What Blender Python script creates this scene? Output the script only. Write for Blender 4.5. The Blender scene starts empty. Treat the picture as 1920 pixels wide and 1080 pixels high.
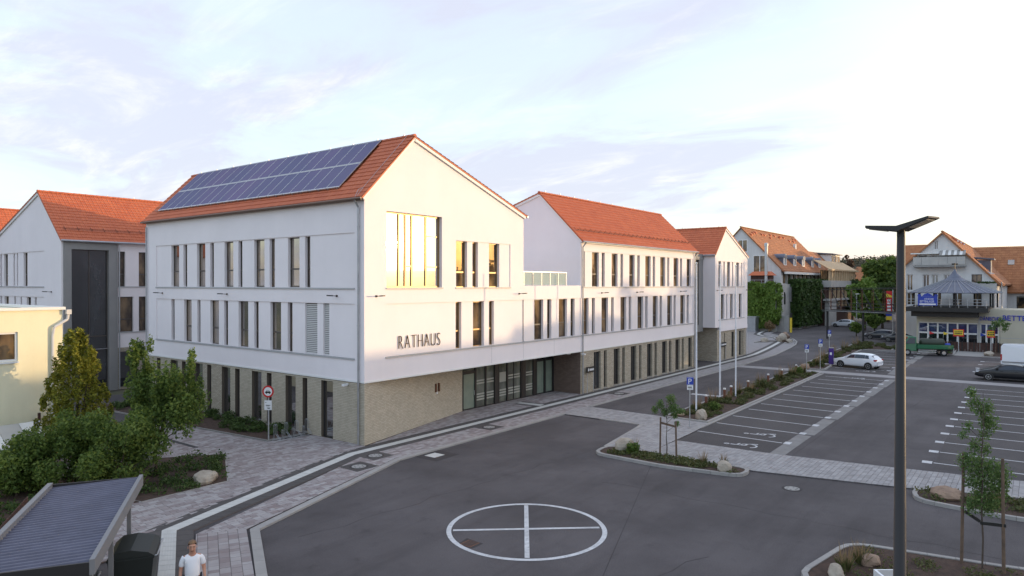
import bpy, math, random
import numpy as np
from mathutils import Vector, Matrix
R = math.radians
random.seed(7)
scene = bpy.context.scene
COL = scene.collection

# ------------------------------------------------------------------ camera
cam = bpy.data.objects.new('camera', bpy.data.cameras.new('camera'))
COL.objects.link(cam)
cam.data.sensor_width = 36.0
cam.data.lens = 36.0 * 1294.5 / 1920.0
cam.data.clip_start = 0.2
cam.data.clip_end = 6000
CAM = Vector((-22.94, -26.80, 8.15))
cam.location = CAM
cam.rotation_euler = (R(90 - 0.3214), R(-0.04), R(37.36 - 90))
scene.camera = cam

# ------------------------------------------------------------------ light
SUN_AZ, SUN_EL = -47.3, 3.25          # degrees: azimuth from +X, elevation
sd = Vector((math.cos(R(SUN_AZ)) * math.cos(R(SUN_EL)), math.sin(R(SUN_AZ)) * math.cos(R(SUN_EL)), math.sin(R(SUN_EL))))
sun = bpy.data.objects.new('sun', bpy.data.lights.new('sun', 'SUN'))
COL.objects.link(sun)
sun.data.energy = 2.1
sun.data.angle = R(0.55)
sun.data.color = (1.0, 0.73, 0.42)
sun.rotation_euler = (-sd).to_track_quat('-Z', 'Y').to_euler()
scene.view_settings.view_transform = 'Standard'
scene.view_settings.look = 'None'
scene.view_settings.gamma = 1
scene.view_settings.use_curve_mapping = False
scene.view_settings.exposure = 0.66
scene.cycles.max_bounces = 6
scene.cycles.diffuse_bounces = 3
scene.cycles.glossy_bounces = 3
scene.cycles.transmission_bounces = 4
scene.cycles.transparent_max_bounces = 6

world = bpy.data.worlds.new('World')
scene.world = world
world.use_nodes = True
nt = world.node_tree
nt.nodes.clear()
def wn(t, **k):
    n = nt.nodes.new(t)
    for a, b in k.items():
        setattr(n, a, b)
    return n
L = nt.links.new
sky = wn('ShaderNodeTexSky', sky_type='NISHITA', sun_disc=False, sun_elevation=R(SUN_EL), sun_rotation=R(90 - SUN_AZ),
         altitude=300, air_density=1.0, dust_density=2.6, ozone_density=2.0)
tc = wn('ShaderNodeTexCoord')
sep = wn('ShaderNodeSeparateXYZ')
L(tc.outputs['Generated'], sep.inputs[0])
zc = wn('ShaderNodeMath', operation='MAXIMUM'); L(sep.outputs[2], zc.inputs[0]); zc.inputs[1].default_value = 0.0
za = wn('ShaderNodeMath', operation='ADD'); L(zc.outputs[0], za.inputs[0]); za.inputs[1].default_value = 0.16
dx = wn('ShaderNodeMath', operation='DIVIDE'); L(sep.outputs[0], dx.inputs[0]); L(za.outputs[0], dx.inputs[1])
dy = wn('ShaderNodeMath', operation='DIVIDE'); L(sep.outputs[1], dy.inputs[0]); L(za.outputs[0], dy.inputs[1])
cb = wn('ShaderNodeCombineXYZ'); L(dx.outputs[0], cb.inputs[0]); L(dy.outputs[0], cb.inputs[1])
def noise(scale, detail, rough, dist, off, rot=0.0, sc=(1, 1, 1)):
    mp = wn('ShaderNodeMapping'); mp.inputs['Location'].default_value = off; mp.inputs['Rotation'].default_value = (0, 0, rot); mp.inputs['Scale'].default_value = sc
    L(cb.outputs[0], mp.inputs[0])
    n = wn('ShaderNodeTexNoise'); n.inputs['Scale'].default_value = scale; n.inputs['Detail'].default_value = detail
    n.inputs['Roughness'].default_value = rough; n.inputs['Distortion'].default_value = dist
    L(mp.outputs[0], n.inputs['Vector'])
    return n
def ramp(src, a, b):
    r = wn('ShaderNodeValToRGB'); r.color_ramp.elements[0].position = a; r.color_ramp.elements[1].position = b
    r.color_ramp.interpolation = 'EASE'
    L(src, r.inputs[0]); return r
big = ramp(noise(0.42, 3, 0.5, 0.3, (2.9, 4.4, 0), 0.5, (1.0, 0.62, 1)).outputs[0], 0.35, 0.56)
fine = ramp(noise(1.5, 9, 0.62, 0.7, (1.3, 7.7, 0), 0.5, (1.0, 0.6, 1)).outputs[0], 0.36, 0.74)
wisp = ramp(noise(3.4, 8, 0.66, 0.5, (9.1, 2.2, 2), 0.5, (1.0, 0.42, 1)).outputs[0], 0.46, 0.76)
cov = wn('ShaderNodeMath', operation='MULTIPLY'); L(big.outputs[0], cov.inputs[0]); L(fine.outputs[0], cov.inputs[1])
cov2 = wn('ShaderNodeMath', operation='MULTIPLY_ADD'); L(big.outputs[0], cov2.inputs[0]); cov2.inputs[1].default_value = 0.55; L(cov.outputs[0], cov2.inputs[2])
cov2.use_clamp = True
covs = wn('ShaderNodeMath', operation='MULTIPLY'); L(cov2.outputs[0], covs.inputs[0]); covs.inputs[1].default_value = 0.85
# clear sky = physical sky + thin high veil that whitens it
SKY_S = 0.15
veil = wn('ShaderNodeMix', data_type='RGBA'); veil.inputs[0].default_value = 0.55
skg = wn('ShaderNodeVectorMath', operation='SCALE'); L(sky.outputs[0], skg.inputs[0]); skg.inputs[3].default_value = 6.2
L(skg.outputs[0], veil.inputs[6]); veil.inputs[7].default_value = (4.15, 4.3, 4.75, 1)
ccol = wn('ShaderNodeMix', data_type='RGBA'); L(wisp.outputs[0], ccol.inputs[0])
ccol.inputs[6].default_value = (3.2, 3.28, 3.9, 1); ccol.inputs[7].default_value = (4.5, 4.42, 4.6, 1)
mixc = wn('ShaderNodeMix', data_type='RGBA'); L(covs.outputs[0], mixc.inputs[0]); L(veil.outputs[2], mixc.inputs[6]); L(ccol.outputs[2], mixc.inputs[7])
bg = wn('ShaderNodeBackground'); L(mixc.outputs[2], bg.inputs[0]); bg.inputs[1].default_value = SKY_S
wo = wn('ShaderNodeOutputWorld'); L(bg.outputs[0], wo.inputs[0])

# ------------------------------------------------------------------ materials
def mat(name, col, rough=0.7, col2=None, scale=3.0, metal=0.0, bump=0.0, bscale=40.0, island=0.0, spec=0.5, coat=0.0, coords='Object', detail=4, streak=False):
    m = bpy.data.materials.new(name); m.use_nodes = True
    t = m.node_tree; b = t.nodes['Principled BSDF']
    b.inputs['Base Color'].default_value = (*col, 1); b.inputs['Roughness'].default_value = rough
    b.inputs['Metallic'].default_value = metal; b.inputs['Specular IOR Level'].default_value = spec
    b.inputs['Coat Weight'].default_value = coat; b.inputs['Coat Roughness'].default_value = 0.04
    tcn = t.nodes.new('ShaderNodeTexCoord')
    src = None
    if col2 is not None:
        mx = t.nodes.new('ShaderNodeMix'); mx.data_type = 'RGBA'
        mx.inputs[6].default_value = (*col, 1); mx.inputs[7].default_value = (*col2, 1)
        n = t.nodes.new('ShaderNodeTexNoise'); n.inputs['Scale'].default_value = scale; n.inputs['Detail'].default_value = detail; n.inputs['Roughness'].default_value = 0.62
        t.links.new(tcn.outputs[coords], n.inputs['Vector'])
        r = t.nodes.new('ShaderNodeValToRGB'); r.color_ramp.elements[0].position = 0.34; r.color_ramp.elements[1].position = 0.68
        t.links.new(n.outputs[0], r.inputs[0])
        fac = r.outputs[0]
        if island > 0:
            g = t.nodes.new('ShaderNodeNewGeometry'); oi = t.nodes.new('ShaderNodeObjectInfo')
            ad = t.nodes.new('ShaderNodeMath'); ad.operation = 'ADD'
            t.links.new(g.outputs['Random Per Island'], ad.inputs[0]); t.links.new(oi.outputs['Random'], ad.inputs[1])
            fr = t.nodes.new('ShaderNodeMath'); fr.operation = 'FRACT'; t.links.new(ad.outputs[0], fr.inputs[0])
            mm = t.nodes.new('ShaderNodeMix'); mm.inputs[0].default_value = island
            t.links.new(r.outputs[0], mm.inputs[2]); t.links.new(fr.outputs[0], mm.inputs[3])
            fac = mm.outputs[0]
        t.links.new(fac, mx.inputs[0]); t.links.new(mx.outputs[2], b.inputs['Base Color'])
    if bump > 0:
        n2 = t.nodes.new('ShaderNodeTexNoise'); n2.inputs['Scale'].default_value = bscale; n2.inputs['Detail'].default_value = 3
        t.links.new(tcn.outputs[coords], n2.inputs['Vector'])
        bp = t.nodes.new('ShaderNodeBump'); bp.inputs['Strength'].default_value = bump; bp.inputs['Distance'].default_value = 0.02
        t.links.new(n2.outputs[0], bp.inputs['Height']); t.links.new(bp.outputs[0], b.inputs['Normal'])
    return m

def wear(m, base_dark, amount, kind):
    """breaks up an existing material: 'asphalt' gets patches, tyre-worn streaks and speckle, 'paint' gets worn-through spots"""
    t = m.node_tree; b = t.nodes['Principled BSDF']; src = b.inputs['Base Color'].links[0].from_socket
    g = t.nodes.new('ShaderNodeNewGeometry')
    def nz(scale, sc, lo, hi, det=6):
        mp = t.nodes.new('ShaderNodeMapping'); mp.inputs['Scale'].default_value = sc; mp.inputs['Rotation'].default_value = (0, 0, 0.35 if kind == 'asphalt' else 0); t.links.new(g.outputs['Position'], mp.inputs[0])
        n = t.nodes.new('ShaderNodeTexNoise'); n.inputs['Scale'].default_value = scale; n.inputs['Detail'].default_value = det; n.inputs['Roughness'].default_value = 0.65; t.links.new(mp.outputs[0], n.inputs['Vector'])
        r = t.nodes.new('ShaderNodeMapRange'); r.inputs[1].default_value = lo; r.inputs[2].default_value = hi; t.links.new(n.outputs[0], r.inputs[0]); return r.outputs[0]
    layers = [(nz(0.16, (1, 1, 1), .42, .60), .34), (nz(0.5, (.16, 1.5, 1), .48, .70), .30), (nz(28, (1, 1, 1), .40, .72, 2), .40), (nz(1.3, (1, 1, 1), .58, .72), .30)] if kind == 'asphalt' else [(nz(1.5, (1, 1, .05), .48, .75), .10), (nz(.35, (1, 1, .5), .45, .70), .08), (nz(14, (1, 1, 1), .5, .8, 3), .06)] if kind == 'plaster' else [(nz(9, (1, 1, 1), .56, .70), .55), (nz(1.1, (1, 1, 1), .45, .75), .35)]
    for f, k in layers:
        mu = t.nodes.new('ShaderNodeMath'); mu.operation = 'MULTIPLY'; mu.inputs[1].default_value = k * amount; t.links.new(f, mu.inputs[0])
        mx = t.nodes.new('ShaderNodeMix'); mx.data_type = 'RGBA'; t.links.new(mu.outputs[0], mx.inputs[0]); t.links.new(src, mx.inputs[6]); mx.inputs[7].default_value = (*base_dark, 1); src = mx.outputs[2]
    t.links.new(src, b.inputs['Base Color'])

def mat_brick(name, c1, c2, mortar, bw=0.25, bh=0.0833):
    m = bpy.data.materials.new(name); m.use_nodes = True; t = m.node_tree; b = t.nodes['Principled BSDF']
    g = t.nodes.new('ShaderNodeNewGeometry'); s = t.nodes.new('ShaderNodeSeparateXYZ'); t.links.new(g.outputs['Position'], s.inputs[0])
    a = t.nodes.new('ShaderNodeMath'); a.operation = 'ADD'; t.links.new(s.outputs[0], a.inputs[0]); t.links.new(s.outputs[1], a.inputs[1])
    c = t.nodes.new('ShaderNodeCombineXYZ'); t.links.new(a.outputs[0], c.inputs[0]); t.links.new(s.outputs[2], c.inputs[1])
    k = t.nodes.new('ShaderNodeTexBrick'); k.inputs['Color1'].default_value = (*c1, 1); k.inputs['Color2'].default_value = (*c2, 1); k.inputs['Mortar'].default_value = (*mortar, 1)
    k.inputs['Scale'].default_value = 1; k.inputs['Brick Width'].default_value = bw; k.inputs['Row Height'].default_value = bh; k.inputs['Mortar Size'].default_value = 0.008
    t.links.new(c.outputs[0], k.inputs['Vector']); t.links.new(k.outputs[0], b.inputs['Base Color']); b.inputs['Roughness'].default_value = 0.9
    bp = t.nodes.new('ShaderNodeBump'); bp.inputs['Strength'].default_value = 0.5; bp.inputs['Distance'].default_value = 0.01; bp.invert = True
    t.links.new(k.outputs['Fac'], bp.inputs['Height']); t.links.new(bp.outputs[0], b.inputs['Normal'])
    return m

def mat_leaf(name, c1, c2, c3, trans=0.3):
    m = bpy.data.materials.new(name); m.use_nodes = True; t = m.node_tree; b = t.nodes['Principled BSDF']; out = t.nodes['Material Output']
    g = t.nodes.new('ShaderNodeNewGeometry'); tcn = t.nodes.new('ShaderNodeTexCoord')
    n = t.nodes.new('ShaderNodeTexNoise'); n.inputs['Scale'].default_value = 1.3; n.inputs['Detail'].default_value = 3; t.links.new(tcn.outputs['Object'], n.inputs['Vector'])
    a = t.nodes.new('ShaderNodeMix'); a.inputs[0].default_value = 0.6; t.links.new(n.outputs[0], a.inputs[2]); t.links.new(g.outputs['Random Per Island'], a.inputs[3])
    r = t.nodes.new('ShaderNodeValToRGB'); e = r.color_ramp.elements
    e[0].position = 0.15; e[0].color = (*c1, 1); e[1].position = 0.9; e[1].color = (*c3, 1); q = e.new(0.5); q.color = (*c2, 1)
    t.links.new(a.outputs[0], r.inputs[0]); t.links.new(r.outputs[0], b.inputs['Base Color']); b.inputs['Roughness'].default_value = 0.55; b.inputs['Specular IOR Level'].default_value = 0.3
    tr = t.nodes.new('ShaderNodeBsdfTranslucent'); t.links.new(r.outputs[0], tr.inputs[0])
    ms = t.nodes.new('ShaderNodeMixShader'); ms.inputs[0].default_value = trans
    t.links.new(b.outputs[0], ms.inputs[1]); t.links.new(tr.outputs[0], ms.inputs[2]); t.links.new(ms.outputs[0], out.inputs[0])
    return m

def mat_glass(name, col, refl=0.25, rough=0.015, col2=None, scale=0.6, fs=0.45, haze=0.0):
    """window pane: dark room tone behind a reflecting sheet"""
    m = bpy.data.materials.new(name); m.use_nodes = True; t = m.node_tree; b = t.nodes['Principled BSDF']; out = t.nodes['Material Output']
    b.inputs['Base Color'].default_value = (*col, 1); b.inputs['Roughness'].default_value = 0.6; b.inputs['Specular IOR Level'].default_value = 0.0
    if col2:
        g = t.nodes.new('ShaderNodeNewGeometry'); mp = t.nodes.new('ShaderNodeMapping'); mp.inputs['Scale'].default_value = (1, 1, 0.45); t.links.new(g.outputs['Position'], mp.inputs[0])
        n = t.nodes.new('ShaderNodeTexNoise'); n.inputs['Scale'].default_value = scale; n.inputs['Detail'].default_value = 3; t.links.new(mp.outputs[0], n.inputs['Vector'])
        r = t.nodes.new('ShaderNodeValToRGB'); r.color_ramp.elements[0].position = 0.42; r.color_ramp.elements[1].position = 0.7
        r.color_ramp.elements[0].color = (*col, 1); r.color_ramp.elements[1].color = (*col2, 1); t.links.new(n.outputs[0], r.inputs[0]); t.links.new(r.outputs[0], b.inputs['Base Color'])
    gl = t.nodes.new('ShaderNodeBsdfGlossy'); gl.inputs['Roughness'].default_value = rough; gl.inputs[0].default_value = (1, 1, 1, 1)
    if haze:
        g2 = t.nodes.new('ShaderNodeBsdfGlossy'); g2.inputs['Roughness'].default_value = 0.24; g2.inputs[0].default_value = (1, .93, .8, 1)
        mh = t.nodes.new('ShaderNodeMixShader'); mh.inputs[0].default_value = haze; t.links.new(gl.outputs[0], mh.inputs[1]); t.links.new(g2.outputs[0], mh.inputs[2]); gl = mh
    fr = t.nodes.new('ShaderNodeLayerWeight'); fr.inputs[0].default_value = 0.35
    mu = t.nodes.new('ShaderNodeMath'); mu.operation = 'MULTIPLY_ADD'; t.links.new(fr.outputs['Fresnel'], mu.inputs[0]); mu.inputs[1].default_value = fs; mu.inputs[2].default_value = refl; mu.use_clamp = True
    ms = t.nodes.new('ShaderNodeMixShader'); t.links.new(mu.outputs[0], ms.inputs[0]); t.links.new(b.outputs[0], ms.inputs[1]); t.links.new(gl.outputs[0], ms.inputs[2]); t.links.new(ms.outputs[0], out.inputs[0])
    return m

def mat_clear(name, tint, op=0.35):
    m = bpy.data.materials.new(name); m.use_nodes = True; t = m.node_tree; b = t.nodes['Principled BSDF']; out = t.nodes['Material Output']
    b.inputs['Base Color'].default_value = (*tint, 1); b.inputs['Roughness'].default_value = 0.03
    tr = t.nodes.new('ShaderNodeBsdfTransparent'); tr.inputs[0].default_value = (0.92, 0.96, 0.94, 1)
    ms = t.nodes.new('ShaderNodeMixShader'); ms.inputs[0].default_value = op; t.links.new(tr.outputs[0], ms.inputs[1]); t.links.new(b.outputs[0], ms.inputs[2]); t.links.new(ms.outputs[0], out.inputs[0])
    return m

MT = dict(
    stucco=mat('white_stucco', (0.86, 0.80, 0.80), 0.92, (0.815, 0.757, 0.757), 0.35, bump=0.12, bscale=60),
    stucco_old=mat('old_stucco', (0.70, 0.69, 0.67), 0.92, (0.60, 0.58, 0.56), 0.3, bump=0.1, bscale=40),
    yellow=mat('yellow_stucco', (0.83, 0.78, 0.56), 0.92, (0.78, 0.72, 0.51), 0.5, bump=0.12, bscale=60),
    brick=mat('beige_brick', (0.42, 0.37, 0.285), 0.9, (0.54, 0.48, 0.375), 2, island=0.6, bump=0.2, bscale=60),
    mortar=mat('brick_joint', (0.12, 0.096, 0.072), 0.95),
    brickwall=mat_brick('beige_brick_courses', (0.37, 0.32, 0.245), (0.49, 0.43, 0.335), (0.20, 0.17, 0.13)),
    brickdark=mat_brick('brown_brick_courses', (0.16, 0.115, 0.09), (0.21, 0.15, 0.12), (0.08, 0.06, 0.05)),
    tile=mat('red_roof_tile', (0.45, 0.105, 0.040), 0.62, (0.56, 0.150, 0.056), 0.9, island=0.5),
    oldtile=mat('weathered_roof_tile', (0.28, 0.105, 0.042), 0.8, (0.44, 0.185, 0.075), 1.2, island=0.45),
    trim=mat('white_trim', (0.76, 0.75, 0.72), 0.55),
    zinc=mat('zinc_metal', (0.42, 0.43, 0.45), 0.42, (0.34, 0.35, 0.37), 2, metal=0.7),
    galv=mat('galvanised_steel', (0.55, 0.56, 0.57), 0.38, (0.44, 0.45, 0.46), 8, metal=0.6),
    sill=mat('grey_sill', (0.42, 0.42, 0.42), 0.5),
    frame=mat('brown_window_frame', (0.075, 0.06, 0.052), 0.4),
    frame_lit=mat('sunlit_window_frame', (0.30, 0.19, 0.085), 0.38, metal=0.35),  # golden copy of the brown frame, with low sun put into its colour
    pane=mat_glass('window_glass', (0.045, 0.030, 0.020), 0.06, col2=(0.28, 0.185, 0.095), scale=1.1, fs=0.26),  # amber patches in the colour stand in for sunlight in the rooms behind
    pane_big=mat_glass('large_window_glass', (0.10, 0.08, 0.05), 0.55, 0.02, haze=0.05),
    pane_dark=mat_glass('dark_glazing', (0.014, 0.016, 0.018), 0.07, col2=(0.035, 0.04, 0.045), scale=0.8),
    pane_door=mat_glass('lobby_glass', (0.085, 0.09, 0.072), 0.10, 0.02, col2=(0.21, 0.225, 0.18), scale=0.9),
    pane_blue=mat_glass('blue_shop_glass', (0.02, 0.03, 0.09), 0.10, col2=(0.05, 0.07, 0.17), scale=1.0),
    frost=mat('frosted_glass', (0.24, 0.28, 0.22), 0.35, (0.18, 0.22, 0.18), 1.2),
    frost_band=mat('frosted_film', (0.33, 0.335, 0.295), 0.6),
    rail_glass=mat_clear('railing_glass', (0.55, 0.62, 0.58), 0.5),
    blind=mat('slat_blind', (0.62, 0.61, 0.60), 0.5),
    greyframe=mat('grey_portal_cladding', (0.27, 0.26, 0.25), 0.55, (0.23, 0.225, 0.22), 0.5),
    black=mat('black_metal', (0.018, 0.017, 0.016), 0.45),
    lampblack=mat('lamp_pole_paint', (0.017, 0.013, 0.011), 0.38, spec=0.4),
    bronze=mat('bronze_lettering', (0.05, 0.028, 0.015), 0.7, spec=.2),
    darkgrey=mat('anthracite_metal', (0.022, 0.020, 0.020), 0.5),
    asphalt=mat('asphalt', (0.086, 0.075, 0.076), 0.88, (0.124, 0.110, 0.112), 0.22, bump=0.35, bscale=90, detail=10),
    asphalt_bay=mat('bay_asphalt', (0.068, 0.059, 0.057), 0.9, (0.088, 0.078, 0.076), 0.3, bump=0.35, bscale=90, detail=10),
    patch=mat('asphalt_patch', (0.036, 0.030, 0.030), 0.9, (0.05, 0.043, 0.043), 2),
    paint=mat('road_paint', (0.62, 0.62, 0.62), 0.75, (0.50, 0.50, 0.50), 5),
    paver=mat('mixed_paver', (0.22, 0.175, 0.17), 0.9, (0.39, 0.365, 0.355), 2.2, island=0.82, bump=0.25, bscale=70),
    paver2=mat('grey_paver', (0.25, 0.235, 0.23), 0.9, (0.37, 0.355, 0.35), 2.2, island=0.7, bump=0.25, bscale=70),
    joint=mat('paving_joint', (0.10, 0.082, 0.078), 0.95, (0.14, 0.12, 0.115), 1.0),
    darkpaver=mat('dark_paver', (0.062, 0.055, 0.052), 0.9, (0.09, 0.08, 0.076), 3, island=0.6),
    guide=mat('white_guide_slab', (0.58, 0.57, 0.53), 0.85, (0.48, 0.47, 0.44), 4, island=0.4),
    kerb=mat('kerb_concrete', (0.36, 0.34, 0.315), 0.9, (0.28, 0.265, 0.25), 2, island=0.5, bump=0.2, bscale=60),
    concrete=mat('grey_concrete', (0.34, 0.33, 0.31), 0.9, (0.26, 0.25, 0.235), 0.7, bump=0.2, bscale=40),
    wallconc=mat('pale_concrete', (0.50, 0.48, 0.44), 0.9, (0.40, 0.385, 0.36), 0.5, bump=0.2, bscale=30),
    soil=mat('bark_mulch', (0.040, 0.023, 0.016), 0.95, (0.085, 0.048, 0.032), 5, bump=0.9, bscale=30),
    earth=mat('meadow_ground', (0.075, 0.085, 0.045), 0.95, (0.12, 0.11, 0.065), 0.05),
    rock=mat('pale_boulder', (0.42, 0.37, 0.30), 0.9, (0.27, 0.22, 0.17), 2.4, bump=0.8, bscale=9),
    gutterstone=mat('gutter_concrete', (0.24, 0.23, 0.22), 0.9, (0.18, 0.172, 0.165), 1.5),
    gutter=mat('brown_gutter', (0.20, 0.12, 0.085), 0.5),
    rock2=mat('rusty_boulder', (0.34, 0.235, 0.165), 0.9, (0.20, 0.135, 0.10), 2.4, bump=0.8, bscale=9),
    bark=mat('tree_bark', (0.10, 0.075, 0.055), 0.95, (0.06, 0.045, 0.035), 6, bump=0.6, bscale=25),
    stake=mat('wooden_stake', (0.16, 0.105, 0.07), 0.9, (0.10, 0.07, 0.05), 5),
    redwood=mat('reddish_wood', (0.20, 0.075, 0.045), 0.85, (0.13, 0.05, 0.035), 5),
    brownwood=mat('brown_wood', (0.085, 0.04, 0.03), 0.85, (0.05, 0.026, 0.02), 3),
    pine=mat('pine_wood', (0.62, 0.46, 0.28), 0.7, (0.52, 0.37, 0.21), 3),
    white=mat('white_lacquer', (0.78, 0.78, 0.78), 0.35, coat=0.4),
    carwhite=mat('white_car_paint', (0.72, 0.74, 0.77), 0.3, coat=0.8),
    carblack=mat('black_car_paint', (0.008, 0.009, 0.012), 0.3, spec=.4, coat=0.35),
    carsilver=mat('silver_car_paint', (0.38, 0.40, 0.42), 0.32, metal=0.5, coat=0.7),
    cardark=mat('dark_car_paint', (0.03, 0.035, 0.045), 0.28, coat=0.8),
    green=mat('green_lorry_paint', (0.012, 0.13, 0.055), 0.4, coat=0.4),
    cargreen=mat('olive_dark_panel', (0.035, 0.045, 0.028), 0.5),
    carglass=mat('car_glass', (0.025, 0.032, 0.045), 0.06, spec=0.5, coat=0.15),
    rubber=mat('tyre_rubber', (0.015, 0.015, 0.016), 0.85),
    rim=mat('alloy_rim', (0.50, 0.51, 0.53), 0.3, metal=0.8),
    redlamp=mat('red_lamp', (0.42, 0.015, 0.015), 0.25, coat=0.6),
    headlamp=mat('clear_lamp', (0.65, 0.67, 0.70), 0.12, coat=0.8),
    red=mat('sign_red', (0.55, 0.018, 0.02), 0.45),
    blue=mat('sign_blue', (0.02, 0.05, 0.36), 0.45),
    letterblue=mat('letter_blue', (0.025, 0.04, 0.40), 0.5),
    signyellow=mat('sign_yellow', (0.75, 0.55, 0.04), 0.5),
    purple=mat('purple_lacquer', (0.055, 0.018, 0.20), 0.4),
    solar=mat_glass('solar_cell', (0.026, 0.028, 0.125), 0.015, 0.06, col2=(0.06, 0.03, 0.14), scale=0.35, fs=0.12),
    slate=mat('grey_sheet_roof', (0.14, 0.155, 0.20), 0.5, (0.105, 0.115, 0.155), 1.5, metal=0.15),
    shelter=mat('corrugated_sheet', (0.115, 0.115, 0.16), 0.55, (0.085, 0.085, 0.12), 2),
    shelterframe=mat('shelter_steel', (0.20, 0.20, 0.205), 0.5),
    bin=mat('dark_bin_plastic', (0.018, 0.022, 0.02), 0.5),
    skin=mat('skin', (0.52, 0.27, 0.18), 0.55, (0.46, 0.22, 0.145), 6),
    hair=mat('light_brown_hair', (0.22, 0.125, 0.06), 0.7, (0.13, 0.075, 0.04), 20),
    shirt=mat('white_cotton', (0.78, 0.78, 0.80), 0.9, bump=0.25, bscale=9),
    trousers=mat('dark_trousers', (0.03, 0.03, 0.038), 0.9),
    corten=mat('rusty_steel', (0.17, 0.07, 0.035), 0.8, (0.10, 0.045, 0.025), 4),
    leaf=mat_leaf('shrub_leaf', (0.055, 0.10, 0.025), (0.12, 0.185, 0.04), (0.24, 0.30, 0.065), .5),
    leafdark=mat_leaf('dark_leaf', (0.034, 0.064, 0.018), (0.066, 0.11, 0.028), (0.12, 0.165, 0.045), .4),
    leafyellow=mat_leaf('conifer_spray', (0.08, 0.10, 0.015), (0.20, 0.21, 0.028), (0.40, 0.38, 0.05), .45),
    leafyoung=mat_leaf('young_leaf', (0.075, 0.135, 0.045), (0.13, 0.21, 0.065), (0.22, 0.29, 0.10), .5),
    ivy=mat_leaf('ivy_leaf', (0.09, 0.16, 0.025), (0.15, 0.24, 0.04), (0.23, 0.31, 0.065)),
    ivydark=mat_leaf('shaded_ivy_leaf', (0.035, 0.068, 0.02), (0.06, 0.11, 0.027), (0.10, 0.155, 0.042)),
    grass=mat_leaf('planting_green', (0.06, 0.075, 0.024), (0.095, 0.115, 0.036), (0.17, 0.14, 0.055)),
    straw=mat_leaf('dry_grass', (0.20, 0.135, 0.07), (0.29, 0.20, 0.105), (0.38, 0.28, 0.16)),
    hill=mat_leaf('hill_foliage', (0.06, 0.07, 0.045), (0.085, 0.085, 0.055), (0.13, 0.105, 0.07)),
    redleaf=mat_leaf('russet_foliage', (0.07, 0.045, 0.03), (0.10, 0.06, 0.04), (0.15, 0.09, 0.055)),
)

wear(MT['asphalt'], (0.028, 0.024, 0.025), 1.25, 'asphalt'); wear(MT['asphalt_bay'], (0.028, 0.025, 0.026), 0.8, 'asphalt'); wear(MT['paint'], (0.11, 0.105, 0.105), 1.0, 'paint'); wear(MT['stucco'], (0.50, 0.455, 0.43), 0.4, 'plaster'); wear(MT['stucco_old'], (0.36, 0.32, 0.29), 2.0, 'plaster'); wear(MT['yellow'], (0.50, 0.42, 0.26), 1.2, 'plaster')

# ------------------------------------------------------------------ mesh helpers
def link(o, parent=None):
    COL.objects.link(o)
    if parent: o.parent = parent
    return o
def wloc(o):
    v = Vector((0, 0, 0))
    while o:
        v = v + o.location; o = o.parent
    return v
def setp(o, label=None, cat=None, group=None, kind=None):
    if label: o['label'] = label
    if cat: o['category'] = cat
    if group: o['group'] = group
    if kind: o['kind'] = kind
    return o
def thing(name, label, cat, loc=(0, 0, 0), group=None, rz=0.0):
    o = bpy.data.objects.new(name, None); link(o); o.location = loc; o.rotation_euler = (0, 0, rz); o.empty_display_size = 0.2
    return setp(o, label, cat, group)

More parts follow.
